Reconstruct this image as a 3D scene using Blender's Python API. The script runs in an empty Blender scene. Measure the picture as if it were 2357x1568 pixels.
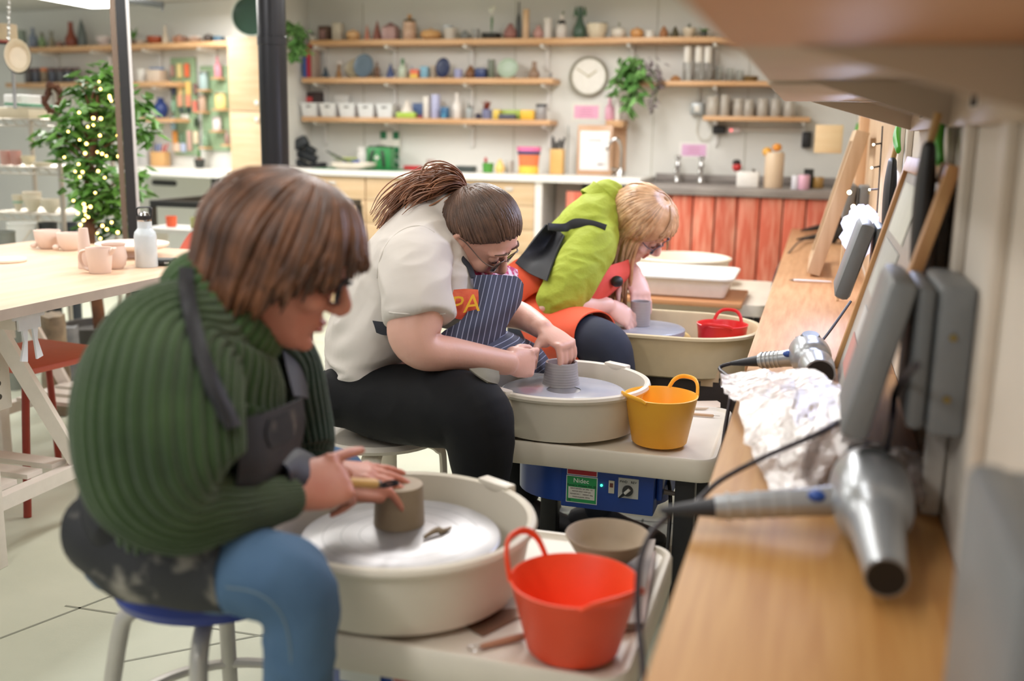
import bpy, bmesh, math, random
from mathutils import Vector as V, Matrix
rnd = random.Random(7)
SC = bpy.context.scene
COL = SC.collection
PI = math.pi
# ---------------------------------------------------------------- camera geometry (photo frame 2357x1568)
F, CX, CY = 2350.0, 1178.5, 784.0
CAM = V((0, 0, 1.2))
_d = V((1893 - CX, 322 - CY, F)).normalized()
_rl = .018
_u = V((_rl, -1, -(_rl * _d[0] - _d[1]) / _d[2])).normalized()
_r = _d.cross(_u)
R = Matrix((_r, _d, _u))


DO = [0]


def S(px, py, D):
    """the world point at pixel (px, py) and optical depth D"""
    D -= DO[0]
    return CAM + R @ V(((px - CX) * D / F, (py - CY) * D / F, D))


def ray(px, py):
    return R @ V((px - CX, py - CY, F))


def PL(px, py, p0, n):
    v = ray(px, py)
    return CAM + v * ((V(p0) - CAM).dot(V(n)) / v.dot(V(n)))


def PZ(px, py, z): return PL(px, py, (0, 0, z), (0, 0, 1))
def PY(px, py, y): return PL(px, py, (0, y, 0), (0, 1, 0))
def PX(px, py, x): return PL(px, py, (x, 0, 0), (1, 0, 0))
def DIR(x, y, z): return (R @ V((x, y, z))).normalized()
def dep(p): return (R.transposed() @ (V(p) - CAM))[2]


# ---------------------------------------------------------------- materials
def lin(c):
    return tuple(((v / 255) / 12.92 if v / 255 <= .04045 else ((v / 255 + .055) / 1.055) ** 2.4) for v in c) + (1,)


MATS = {}


def mat(name, c, rough=.5, metal=0, var=.03, scale=30, bump=0, bscale=60, trans=0, emit=0, coat=0, c2=None, stretch=None,
        island=0, spec=.5, detail=3, contrast=(.3, .7), sheen=0, sss=0, alpha=1, aniso=0):
    if name in MATS: return MATS[name]
    m = bpy.data.materials.new(name); m.use_nodes = True
    nt = m.node_tree; N = nt.nodes; L = nt.links
    b = N['Principled BSDF']
    b.inputs['Roughness'].default_value = rough; b.inputs['Metallic'].default_value = metal
    b.inputs['Transmission Weight'].default_value = trans; b.inputs['Coat Weight'].default_value = coat
    b.inputs['Specular IOR Level'].default_value = spec; b.inputs['Sheen Weight'].default_value = sheen
    b.inputs['Alpha'].default_value = alpha
    if sss:
        b.inputs['Subsurface Weight'].default_value = sss
        b.inputs['Subsurface Radius'].default_value = (.012, .005, .003); b.inputs['Subsurface Scale'].default_value = 1
    tc = N.new('ShaderNodeTexCoord'); mp = N.new('ShaderNodeMapping')
    L.new(tc.outputs['Object'], mp.inputs['Vector'])
    if stretch: mp.inputs['Scale'].default_value = stretch
    nz = N.new('ShaderNodeTexNoise'); nz.inputs['Scale'].default_value = scale; nz.inputs['Detail'].default_value = detail
    L.new(mp.outputs[0], nz.inputs['Vector'])
    ra = N.new('ShaderNodeValToRGB'); e = ra.color_ramp.elements
    a = lin(c)
    if c2 is None:
        e[0].color = tuple(x * (1 - var) for x in a[:3]) + (1,); e[1].color = tuple(min(1, x * (1 + var)) for x in a[:3]) + (1,)
    else:
        e[0].color = a; e[1].color = lin(c2)
    e[0].position, e[1].position = contrast
    L.new(nz.outputs['Fac'], ra.inputs['Fac'])
    out = ra.outputs['Color']
    if island:
        g = N.new('ShaderNodeNewGeometry'); mr = N.new('ShaderNodeMapRange')
        mr.inputs[3].default_value = 1 - island; mr.inputs[4].default_value = 1 + island
        L.new(g.outputs['Random Per Island'], mr.inputs[0])
        mx = N.new('ShaderNodeVectorMath'); mx.operation = 'SCALE'
        L.new(out, mx.inputs[0]); L.new(mr.outputs[0], mx.inputs['Scale']); out = mx.outputs[0]
    L.new(out, b.inputs['Base Color'])
    if emit:
        L.new(out, b.inputs['Emission Color']); b.inputs['Emission Strength'].default_value = emit
    if bump:
        n2 = N.new('ShaderNodeTexNoise'); n2.inputs['Scale'].default_value = bscale; n2.inputs['Detail'].default_value = 4
        L.new(mp.outputs[0], n2.inputs['Vector'])
        bp = N.new('ShaderNodeBump'); bp.inputs['Strength'].default_value = bump; bp.inputs['Distance'].default_value = .01
        L.new(n2.outputs['Fac'], bp.inputs['Height']); L.new(bp.outputs[0], b.inputs['Normal'])
    MATS[name] = m
    return m


def plain(c, rough=.45, metal=0, **k):
    """one procedural material per colour"""
    return mat('paint_%d_%d_%d_%d_%d' % (*c, int(rough * 100), int(metal * 10)), c, rough, metal, **k)


# ---------------------------------------------------------------- mesh builder
class MB:
    def __init__(self): self.v = []; self.f = []

    def add(self, vs, fs):
        b = len(self.v); self.v += [V(p) for p in vs]; self.f += [tuple(b + i for i in f) for f in fs]; return self

    def join(self, o): return self.add(o.v, o.f)

    def box(self, c, s, rot=None, bev=0, seg=2):
        bm = bmesh.new(); bmesh.ops.create_cube(bm, size=1)
        bmesh.ops.scale(bm, vec=V(s), verts=bm.verts)
        if bev: bmesh.ops.bevel(bm, geom=bm.edges[:], offset=min(bev, min(s) * .49), segments=seg, affect='EDGES', profile=.5)
        M = (rot.to_4x4() if rot is not None else Matrix())
        bm.verts.index_update()
        r = self.add([M @ v.co + V(c) for v in bm.verts], [[v.index for v in f.verts] for f in bm.faces]); bm.free(); return r

    def bbox(self, a, b, bev=0):
        a, b = V(a), V(b); return self.box((a + b) / 2, [abs(x) for x in (b - a)], bev=bev)

    def rings(self, rs, cap=True, close=True):
        n = len(rs[0]); vs = [p for r in rs for p in r]; fs = []
        for i in range(len(rs) - 1):
            for j in range(n if close else n - 1):
                k = (j + 1) % n; fs.append((i * n + j, i * n + k, (i + 1) * n + k, (i + 1) * n + j))
        if cap and close: fs += [tuple(range(n))[::-1], tuple((len(rs) - 1) * n + j for j in range(n))]
        return self.add(vs, fs)

    def tube(self, pts, rad, n=10, hint=None, cap=True, k=0, rip=None, round_=False):
        """a loft along pts; rad: number, or per point number / (a, b) with a along the hint direction"""
        pts = [V(p) for p in pts]
        if not isinstance(rad, (list, tuple)): rad = [rad] * len(pts)
        rad = [r if isinstance(r, (list, tuple)) else (r, r) for r in rad]
        if k: pts, rad = spline(pts, k), [tuple(x) for x in spline([V((a, b, 0)) for a, b in rad], k)]
        m = len(pts); T = [(pts[min(i + 1, m - 1)] - pts[max(i - 1, 0)]).normalized() for i in range(m)]
        h = V(hint) if hint is not None else (V((0, 0, 1)) if abs(T[0].z) < .9 else V((1, 0, 0)))
        rs = []
        for i in range(m):
            A = h - T[i] * h.dot(T[i])
            if A.length < 1e-4: A = V((1, 0, 0)) - T[i] * T[i].x
            A.normalize()
            if hint is None: h = A
            B = T[i].cross(A); ring = []
            for j in range(n):
                t = 2 * PI * j / n; q = 1 + (rip(i / (m - 1), t) if rip else 0)
                ring.append(pts[i] + A * (rad[i][0] * math.cos(t) * q) + B * (rad[i][1] * math.sin(t) * q))
            rs.append(ring)
        if round_:
            def dome(c, ring, t, r):
                out = []
                for a in (30, 60, 82):
                    out.append([c + (p - c) * math.cos(math.radians(a)) + t * r * math.sin(math.radians(a)) for p in ring])
                return out
            r0 = min(rad[0][:2]); r1 = min(rad[-1][:2])
            rs = dome(pts[0], rs[0], -T[0], r0)[::-1] + rs + dome(pts[-1], rs[-1], T[-1], r1)
        return self.rings(rs, cap)

    def lathe(self, prof, c=(0, 0, 0), n=24, sc=(1, 1, 1), rot=None):
        M = rot.to_3x3() if rot is not None else Matrix.Identity(3); c = V(c); rs = []
        for r, z in prof:
            r = max(r, 1e-5)
            rs.append([c + M @ V((r * math.cos(2 * PI * j / n) * sc[0], r * math.sin(2 * PI * j / n) * sc[1], z * sc[2])) for j in range(n)])
        if len(prof) >= 4 and prof[0][0] > 1e-4 and prof[-1][0] > 1e-4: return self.rings(rs + [[p.copy() for p in rs[0]]], False)
        return self.rings(rs, True)

    def ell(self, c, r, M=None, n=16, m=10):
        r = V(r if isinstance(r, (list, tuple)) else (r, r, r)); M = M or Matrix.Identity(3); rs = []
        for i in range(m + 1):
            a = -PI / 2 + PI * i / m; cr = max(math.cos(a), 1e-3)
            rs.append([V(c) + M @ V((r.x * cr * math.cos(2 * PI * j / n), r.y * cr * math.sin(2 * PI * j / n), r.z * math.sin(a))) for j in range(n)])
        return self.rings(rs, True)

    def prism(self, pts, ext):
        """outline extruded by the vector ext"""
        n = len(pts); pts = [V(p) for p in pts]; e = V(ext)
        return self.add(pts + [p + e for p in pts], [tuple(range(n))[::-1], tuple(range(n, 2 * n))] + [(i, (i + 1) % n, n + (i + 1) % n, n + i) for i in range(n)])

    def grid(self, rows, th=0, nrm=None):
        """a sheet of rows of points; th gives it thickness along the vertex normals"""
        a, b = len(rows), len(rows[0]); P = [[V(p) for p in r] for r in rows]
        vs = [p for r in P for p in r]; fs = [(i * b + j, i * b + j + 1, (i + 1) * b + j + 1, (i + 1) * b + j) for i in range(a - 1) for j in range(b - 1)]
        if not th: return self.add(vs, fs)
        nn = []
        for i in range(a):
            for j in range(b):
                du = P[min(i + 1, a - 1)][j] - P[max(i - 1, 0)][j]; dv = P[i][min(j + 1, b - 1)] - P[i][max(j - 1, 0)]
                x = dv.cross(du)
                nn.append(x.normalized() if x.length > 1e-9 else V((0, 0, 1)))
        o = a * b; vs2 = [vs[i] - nn[i] * th for i in range(o)]
        fs2 = [tuple(o + q for q in f[::-1]) for f in fs]
        edge = [i for i in range(b)] + [i * b + b - 1 for i in range(1, a)] + [(a - 1) * b + j for j in range(b - 2, -1, -1)] + [i * b for i in range(a - 2, 0, -1)]
        m = len(edge); side = [(edge[(i + 1) % m], edge[i], o + edge[i], o + edge[(i + 1) % m]) for i in range(m)]
        return self.add(vs + vs2, fs + fs2 + side)

    def xf(self, M): self.v = [M @ p for p in self.v]; return self


def spline(p, k):
    out = []; n = len(p)
    for i in range(n - 1):
        a, b, c, d = p[max(i - 1, 0)], p[i], p[i + 1], p[min(i + 2, n - 1)]
        for s in range(k):
            t = s / k; out.append(.5 * ((2 * b) + (c - a) * t + (2 * a - 5 * b + 4 * c - d) * t * t + (3 * b - a - 3 * c + d) * t ** 3))
    return out + [p[-1]]


def frame(z, x=None):
    """rotation whose local Z is z and local X is near x"""
    z = V(z).normalized(); x = V(x) if x is not None else (V((1, 0, 0)) if abs(z.x) < .9 else V((0, 1, 0)))
    x = (x - z * x.dot(z)).normalized(); y = z.cross(x)
    return Matrix((x, y, z)).transposed()


def rz(a): return Matrix.Rotation(a, 3, 'Z')


def text(s, size, c, right, up, depth=.0006):
    cu = bpy.data.curves.new('t', 'FONT'); cu.body = s; cu.size = size; cu.align_x = 'CENTER'; cu.align_y = 'CENTER'; cu.extrude = depth / 2; cu.resolution_u = 2
    o = bpy.data.objects.new('t', cu); COL.objects.link(o); dg = bpy.context.evaluated_depsgraph_get()
    me = bpy.data.meshes.new_from_object(o.evaluated_get(dg))
    r, u = V(right).normalized(), V(up).normalized(); n = r.cross(u); mb = MB()
    mb.add([V(c) + r * v.co.x + u * v.co.y + n * v.co.z for v in me.vertices], [tuple(p.vertices) for p in me.polygons])
    bpy.data.objects.remove(o); bpy.data.curves.remove(cu); bpy.data.meshes.remove(me)
    return mb


# ---------------------------------------------------------------- objects
WL = {}


def obj(name, mb, m, parent=None, ang=40, base=None):
    me = bpy.data.meshes.new(name); o = bpy.data.objects.new(name, me); COL.objects.link(o)
    if parent is not None:
        o.parent = parent; b = WL[parent.name]
    elif base is not None: b = V(base)
    else:
        xs = [v.x for v in mb.v]; ys = [v.y for v in mb.v]; b = V(((min(xs) + max(xs)) / 2, (min(ys) + max(ys)) / 2, min(v.z for v in mb.v)))
    me.from_pydata([v - b for v in mb.v], [], mb.f); me.update()
    bm = bmesh.new(); bm.from_mesh(me); bmesh.ops.recalc_face_normals(bm, faces=bm.faces); bm.to_mesh(me); bm.free()
    me.shade_smooth(); me.set_sharp_from_angle(angle=math.radians(ang))
    me.materials.append(m); WL[o.name] = b
    if parent is None: o.location = b
    return o


def tag(o, label, cat, group=None, kind=None):
    if label: o['label'] = label
    if cat: o['category'] = cat
    if group: o['group'] = group
    if kind: o['kind'] = kind
    return o


def thing(name, label, cat, loc, group=None):
    o = bpy.data.objects.new(name, None); COL.objects.link(o); o.location = V(loc); o.empty_display_size = .05
    WL[o.name] = V(loc); return tag(o, label, cat, group)


def one(name, mb, m, label, cat, group=None, kind=None, ang=40):
    return tag(obj(name, mb, m, ang=ang), label, cat, group, kind)


def struct(name, mb, m): return tag(obj(name, mb, m), None, None, None, 'structure')


def dup(root, loc, label, rot=0):
    r = root.copy(); COL.objects.link(r); r.location = V(loc); r.rotation_euler = (0, 0, rot); r['label'] = label
    for ch in list(root.children):
        c = ch.copy(); COL.objects.link(c); c.parent = r
        for g in ch.children:
            e = g.copy(); COL.objects.link(e); e.parent = c
    return r


def fuse(name, mb, m, parent, voxel=.005, smooth=4, fac=.5, crease=None):
    """one continuous surface out of overlapping closed shapes"""
    me = bpy.data.meshes.new('t'); o = bpy.data.objects.new('t', me); COL.objects.link(o)
    me.from_pydata([tuple(v) for v in mb.v], [], mb.f); me.update()
    bm = bmesh.new(); bm.from_mesh(me); bmesh.ops.recalc_face_normals(bm, faces=bm.faces); bm.to_mesh(me); bm.free()
    r = o.modifiers.new('r', 'REMESH'); r.mode = 'VOXEL'; r.voxel_size = voxel; r.use_smooth_shade = True
    if smooth:
        s = o.modifiers.new('s', 'SMOOTH'); s.iterations = smooth; s.factor = fac
    dg = bpy.context.evaluated_depsgraph_get(); dg.update()
    m2 = bpy.data.meshes.new_from_object(o.evaluated_get(dg))
    if crease:
        import mathutils.noise as mnz
        amp, sc = crease; sc = V(sc)
        cs = []
        for v, nn_ in [(v, v.normal.copy()) for v in m2.vertices]:
            q = V((v.co.x * sc.x, v.co.y * sc.y, v.co.z * sc.z)); w_ = mnz.noise(q * .45 + V((7, 3, 1)))
            r1 = 1 - abs(mnz.noise(q + V((w_, w_, w_)))) * 2.2; cs.append(v.co + nn_ * amp * (r1 * .8 + mnz.noise(q * .5) * 1.2 - .3))
    out = MB().add(cs if crease else [v.co for v in m2.vertices], [tuple(p.vertices) for p in m2.polygons])
    bpy.data.objects.remove(o); bpy.data.meshes.remove(me); bpy.data.meshes.remove(m2)
    return obj(name, out, m, parent, ang=180)


def drape(objs, off=.004):
    """a cloth laid on a surface: (px, py, fallback depth) -> the depth at which the sight line meets the objects, lifted by off"""
    from mathutils.bvhtree import BVHTree
    vs, fs = [], []
    for o in objs:
        b = len(vs); w_ = WL[o.name] if o.parent is None else WL[o.parent.name if o.parent.name in WL else o.name]
        vs += [v.co + WL[o.name] for v in o.data.vertices]; fs += [tuple(b + i for i in p.vertices) for p in o.data.polygons]
    t = BVHTree.FromPolygons(vs, fs)

    def f(px, py, d, o2=0):
        hit = t.ray_cast(CAM, ray(px, py).normalized())
        return (px, py, (dep(hit[0]) if hit[0] is not None else d - DO[0]) - off - o2 + DO[0])
    return f
# ---------------------------------------------------------------- the room
white_wall = mat('wall_paint', (226, 225, 219), .8, var=.02, scale=3, bump=.05, bscale=40)
warm_wall = mat('right_wall_paint', (226, 217, 204), .75, var=.04, scale=4)
floor_m = mat('floor_sheet', (205, 207, 188), .55, c2=(186, 190, 172), scale=2.2, detail=6, bump=.05, bscale=90)
birch = mat('birch', (224, 196, 160), .5, c2=(210, 178, 138), scale=6, stretch=(.6, 6, 6), detail=4)
shelfwood = mat('shelf_pine', (220, 178, 136), .5, c2=(200, 154, 108), scale=5, stretch=(.5, 7, 7), detail=4)
benchwood = mat('bench_beech', (196, 148, 86), .5, c2=(176, 124, 64), scale=7, stretch=(9, .5, 5), detail=5)
bench2 = mat('bench_worn', (204, 158, 116), .45, c2=(180, 132, 92), scale=7, stretch=(8, .6, 5), detail=6)
timber = mat('bare_timber', (208, 182, 152), .65, c2=(190, 160, 128), scale=5, stretch=(8, 8, .5), detail=5)
whitep = plain((232, 228, 220), .45)
cream = mat('cream_plastic', (226, 218, 202), .42, var=.03, scale=12)
chrome = plain((200, 200, 200), .15, 1)
black = plain((28, 28, 30), .5)
blackm = plain((30, 30, 32), .4, 0)
grey = mat('grey_plastic', (128, 132, 134), .45, var=.05, scale=20)
YW = 7.02
struct('floor', MB().bbox((-8.5, -1.5, -.06), (.4, 8.6, 0)), floor_m)
struct('ceiling', MB().bbox((-8.5, -1.5, 2.15), (.4, 8.6, 2.25)), mat('ceiling_paint', (205, 204, 198), .9))
struct('wall_back', MB().bbox((-4.3, YW, 0), (.4, YW + .1, 2.15)), white_wall)
# left stretch of the back wall, slightly turned
A0, B0 = V((-4.25, 7.02, 0)), V((-7.2, 7.62, 0))
LT = (B0 - A0).normalized(); LN = V((LT.y, -LT.x, 0)); LN = LN if LN.y < 0 else -LN
struct('wall_left', MB().prism([A0, B0, B0 + V((0, 0, 2.15)), A0 + V((0, 0, 2.15))], -LN * .1), white_wall)


def PLW(px, py, off=0): return PL(px, py, A0 + LN * off, LN)


struct('wall_right', MB().bbox((.2, -1.5, 0), (.32, 7.1, 2.15)), warm_wall)
mb = MB()
for s in ((-4.4, 1.25), (-5.1, .9)): pass
# floor sheet seams
mb = MB()
for a, b in (((0, 1470), (420, 1310)), ((150, 1395), (640, 1470)), ((250, 1530), (640, 1455)), ((1180, 1140), (1500, 1185)), ((1240, 1178), (1570, 1208)), ((1480, 1195), (1470, 1240)), ((700, 900), (760, 870))):
    p, q = PZ(*a, 0), PZ(*b, 0); t = (q - p).normalized(); n = V((-t.y, t.x, 0)) * .0035
    mb.add([x + V((0, 0, .0008)) for x in (p - n, q - n, q + n, p + n)], [(0, 1, 2, 3)])
struct('floor_seams', mb, plain((140, 142, 128), .7))
# wall panel joints on the back wall
mb = MB()
for px in (838, 1184, 1505, 1720):
    p = PY(px, 250, YW); mb.box((p.x, YW - .002, 1.1), (.006, .004, 2.0))
struct('trim_1', mb, plain((196, 194, 182), .8))
# bare timber panel and battens of the right wall
struct('trim_2', MB().bbox((.192, 2.85, .71), (.2, 4.8, 1.9)), timber)
struct('trim_3', MB().bbox((.15, 4.8, .71), (.2, 4.9, 1.9), .004), mat('post_timber', (224, 190, 156), .6, c2=(212, 172, 134), scale=5, stretch=(8, 8, .5)))
mb = MB()
for y, w in ((1.52, .05), (1.74, .07), (1.2, .04), (2.55, .06), (2.8, .05)): mb.bbox((.186, y, .71), (.2, y + w, 1.9), .004)
struct('trim_4', mb, mat('batten_paint', (224, 214, 200), .6))

# ---------------------------------------------------------------- lights of the room, with added fills
lw = mat('tube_glow', (255, 252, 244), .5, var=0, emit=9)


def batten(x, y0, y1, label, z=2.15, w=.15):
    t = thing('ceiling_light', label, 'ceiling light', (x, (y0 + y1) / 2, z - .09), 'fluorescent battens on the ceiling')
    obj('housing', MB().bbox((x - w / 2, y0, z - .035), (x + w / 2, y1, z)), whitep, t)
    obj('diffuser', MB().bbox((x - w / 2 + .005, y0 + .01, z - .09), (x + w / 2 - .005, y1 - .01, z - .036), .02), lw, t)
    return t


batten(-4.74, 4.6, 6.14, 'white fluorescent batten glowing above the leafy tree', 2.08, .2)


def area(name, loc, size, energy, col=(1, 1, 1), aim=None, sy=None):
    l = bpy.data.lights.new(name, 'AREA'); l.energy = energy; l.color = col; l.shape = 'RECTANGLE'; l.size = size; l.size_y = sy or size
    o = bpy.data.objects.new(name, l); COL.objects.link(o); o.location = loc
    d = V(aim or (loc[0], loc[1], -9)) - V(loc); o.rotation_euler = d.to_track_quat('-Z', 'Y').to_euler()
    return o


WARM = (1, .985, .97); LK = .72
for i, (x, y, e) in enumerate(((-1.2, -.3, 22), (-3.2, .8, 24), (-1.3, 3.1, 16), (-2.6, 2.9, 23), (-1.0, 4.3, 32), (-2.6, 5.2, 29), (-4.6, 4.9, 38), (-5.8, 3.2, 32), (-1.2, 5.6, 24), (-4.2, 1.6, 17), (-4.2, 6.0, 26), (-.3, .6, 4), (-.55, 1.5, 8))):
    area('lamp_ceiling_and_fill', (x, y, 2.06), .2, e * LK, WARM, sy=1.3)  # unseen ceiling lamps; the last is an added fill for bench and wheels
# added cool lights with no fixture, aimed at the wheels
COOL = (.62, .70, 1)
area('added_cool_light', (.0, 2.78, 1.30), .14, 4, COOL, (-.75, 2.55, .45), .5)
area('added_cool_light', (.0, 3.6, 1.28), .14, 4.5, COOL, (-.8, 3.35, .45), .4)
w = bpy.data.worlds.new('world'); SC.world = w; w.use_nodes = True
w.node_tree.nodes['Background'].inputs[0].default_value = (.95, .97, 1, 1); w.node_tree.nodes['Background'].inputs[1].default_value = .35

# ---------------------------------------------------------------- bench and the boards above it on the right
t = thing('bench_shelf', 'long narrow beech bench shelf running along the right wall beside the wheels', 'bench', (.03, 2.4, .65))
obj('near_board', MB().bbox((-.128, .25, .652), (.199, 2.42, .68), .003), benchwood, t)['label'] = 'smooth beech board'
obj('far_board', MB().bbox((-.137, 2.424, .650), (.199, 6.33, .678), .003), bench2, t)['label'] = 'worn board with clay scuffs'
for y in (.6, 1.55, 2.35, 3.4, 4.5):
    obj('bracket', MB().prism([V((.198, y, .65)), V((-.08, y, .65)), V((-.08, y, .63)), V((.198, y, .44))], (0, .02, 0)), plain((60, 58, 56)), t)
bw = mat('board_underside_brown', (206, 160, 120), .55, c2=(186, 130, 90), scale=3, detail=2)
be = mat('board_laminate', (200, 184, 162), .5, c2=(190, 172, 148), scale=4, detail=2)
for i, (y0, y1, z, m, lb) in enumerate(((.2, 1.0, 1.283, bw, 'brown wooden board overhead nearest the viewer'), (1.005, 1.7, 1.290, be, 'pale laminate board overhead, middle of the three over the bench'),
                                        (1.705, 2.42, 1.283, be, 'pale laminate board overhead, farthest of the three over the bench'))):
    t = thing('overhead_shelf', lb, 'shelf', (.06, (y0 + y1) / 2, z), 'boards fixed over the bench')
    obj('board', MB().bbox((-.09, y0, z), (.185, y1, z + .02), .004), m, t)
    obj('ledger', MB().bbox((.180, y0, 1.222), (.199, y1, z - .0005), .002), be, t)
    obj('end_bracket', MB().prism([V((-.03, y1 - .02, z - .001)), V((.18, y1 - .02, z - .001)), V((.18, y1 - .02, 1.224))], (0, .012, 0)), be, t)
    if i:
        g = obj('sticker', MB().box((.1795, y1 - .27, 1.253), (.001, .09, .022)), plain((226, 220, 210)), t)
        s = MB()
        for k in range(14): s.box((.1787, y1 - .30 + k * .0045, 1.253), (.0006, .001 + .0018 * ((k * 7) % 3 == 0), .016))
        obj('barcode', s, black, g)
# hooks and brushes hanging from the ledgers
gp = plain((70, 170, 40), .5)
for (px, py0, py1, y, lb) in ((2165, 292, 372, 1.72, 'green plastic clip nearest the viewer, above the black paddle'), (2068, 292, 345, 2.55, 'green plastic clip above the second black paddle'), (1974, 288, 315, 4.3, 'small green clip beside the far timber post')):
    p = PX(px, py0, .175); q = PX(px, py1, .172)
    one('clip_tag', MB().tube([p, (p + q) / 2 + V((-.004, 0, 0)), q], [(.007, .012), (.009, .016), (.006, .010)], 10, hint=(1, 0, 0), k=4, round_=True), gp, lb, 'clip', 'green clips hanging from the boards')
for pts, w0, lb in ((((2138, 340), (2128, 420), (2116, 520), (2110, 600)), .034, 'long black rubber paddle hanging against the framed notice board'), (((2054, 372), (2046, 420), (2042, 470), (2036, 520)), .052, 'black rounded paddle hanging on the timber wall'), (((1968, 320), (1964, 360), (1962, 408)), .03, 'thin black paddle hanging by the far timber post')):
    xs = .150 if 'notice' in lb else .165; P = [PX(a, b, xs) for a, b in pts]; c = P[0]
    yy = c.y; P = [V((xs, yy, PL(a, b, (0, yy, 0), (0, 1, 0)).z)) for a, b in pts]
    n = len(P); t = thing('hanging_paddle', lb, 'paddle', P[-1], 'black paddles on the right wall')
    obj('blade', MB().tube(P, [(.010, w0 * .75)] + [(.0145, w0)] * (n - 2) + [(.012, w0 * .8)], 14, hint=(1, 0, 0), k=5, round_=True), mat('black_rubber', (30, 29, 29), .6), t)
    obj('handle', MB().tube([P[0] + V((0, 0, .0)), P[0] + V((.008, 0, .05))], .006, 8), plain((190, 150, 90)), t)
# weatherproof sockets on the right wall


def socket(y, zt, zb, x0, lb, tilt=.05, cable=True, yw=.2):
    t = thing('socket_box', lb, 'socket', (.15, y, zb), 'grey weatherproof sockets')
    obj('back_box', MB().bbox((.155, y - yw / 2, zb + .02), (.199, y + yw / 2, zt - .005), .008), grey, t)
    obj('socket_body', MB().bbox((x0 + .045, y - yw / 2 + .004, zb + .025), (.152, y + yw / 2 - .004, zt - .01), .008), plain((112, 116, 118)), t)
    h = zt - zb; r = Matrix.Rotation(math.atan2(tilt, h), 3, 'Y')
    c = MB().box((x0 + .02 - tilt / 2 + .01, y, (zt + zb) / 2), (.036, yw, h), r, .012)
    obj('cover', c, grey, t)
    for k in (-1, 1): obj('screw', MB().lathe([(0, 0), (.005, 0), (.004, .003), (0, .003)], (x0 + .09, y - yw / 2 - .0005, (zt + zb) / 2 + k * .04), 10, rot=frame((0, -1, 0))), plain((170, 150, 90), .4, 1), t)
    return t


socket(.80, .93, .70, .128, 'large blurred grey socket box nearest the viewer at lower right', .0, yw=.26)
socket(1.46, 1.03, .81, .085, 'grey double socket box with its lid propped open by the hair dryer')
socket(2.52, 1.02, .84, .085, 'grey socket box with open lid between the crumpled lamp and leaning frame')
socket(4.35, 1.03, .89, .10, 'small grey socket box far along the wall by the leaning timber frame', .02)
one('wall_conduit', MB().box((.185, 1.5, .755), (.026, .035, .15), bev=.006), whitep, 'white plastic conduit running from the propped socket box down to the bench', 'conduit')


def cable(name, pts, r, lb, cat='cable', m=None):
    return one(name, MB().tube(pts, r, 8, k=8), m or mat('cable_black', (44, 38, 44), .45), lb, cat)


cable('power_cable', [PX(2110, 840, .12), PX(2062, 900, .12), PX(2052, 980, .115), V((.115, 1.5, .70)), V((.12, 1.48, .688))], .0045, 'black cable hanging from the open socket box onto the bench')
# framed boards leaning on the right wall
wf = mat('frame_pine', (214, 166, 112), .5, c2=(196, 142, 90), scale=6, stretch=(6, 6, .6))


def lean(name, lb, pb, pt, y0, y1, w, th, m, glass=None):
    """a rectangular frame between the far edge pb-pt (x, z) leaning to +x"""
    t = thing(name, lb, 'frame', (pb[0], (y0 + y1) / 2, pb[1]))
    a, b = V((pb[0], 0, pb[1])), V((pt[0], 0, pt[1])); up = (b - a).normalized(); n = V((up.z, 0, -up.x)); L = (b - a).length
    Rm = Matrix((n, V((0, 1, 0)), up)).transposed()

    def bar(s0, s1, q0, q1):
        c = a + up * (s0 + s1) / 2 + n * th / 2 + V((0, (q0 + q1) / 2, 0)); return MB().box(c, (th, abs(q1 - q0), abs(s1 - s0)), Rm, .002)
    for k in ((0, L, y1 - w, y1), (0, L, y0, y0 + w), (0, w, y0 + w + .001, y1 - w - .001), (L - w, L, y0 + w + .001, y1 - w - .001)): obj('frame_bar', bar(*k), m, t)
    if glass: 
        g = obj('panel', MB().box(a + up * L / 2 + n * th * .6 + V((0, (y0 + y1) / 2, 0)), (.004, y1 - y0 - 2 * w, L - 2 * w), Rm), glass, t)
        for (s, q, hs, hq, cc) in ((.80, .35, .2, .5, (222, 222, 206)), (.56, .36, .22, .5, (196, 196, 186)), (.34, .45, .12, .5, (206, 204, 200)), (.2, .3, .14, .3, (206, 150, 140)), (.18, .75, .2, .24, (226, 226, 226))):
            obj('paper', MB().box(a + up * L * s + n * (th * .6 - .0035) + V((0, y0 + w + (y1 - y0 - 2 * w) * (1 - q), 0)), (.001, (y1 - y0 - 2 * w) * hq, L * hs), Rm), plain(cc, .7), g)
    return t


lean('pinned_paper_board', 'pine framed board of pinned papers leaning against the wall behind the open socket', (.052, .686), (.172, 1.17), 1.565, 2.31, .03, .018, wf, plain((190, 188, 182), .35))
lean('timber_frame', 'empty pale timber frame leaning on the wall at the far end of the bench', (-.02, .6935), (.12, 1.24), 4.1, 4.62, .045, .05, timber)
one('wall_mounted_box', MB().bbox(PY(1873, 352, 5.9), PY(1942, 288, 5.9) + V((0, .25, 0)), .004), mat('plywood', (230, 204, 164), .55, c2=(222, 190, 146), scale=5, stretch=(1, 1, 6)), 'pale plywood wall box under the far end of the overhead boards', 'wall box')
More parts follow.
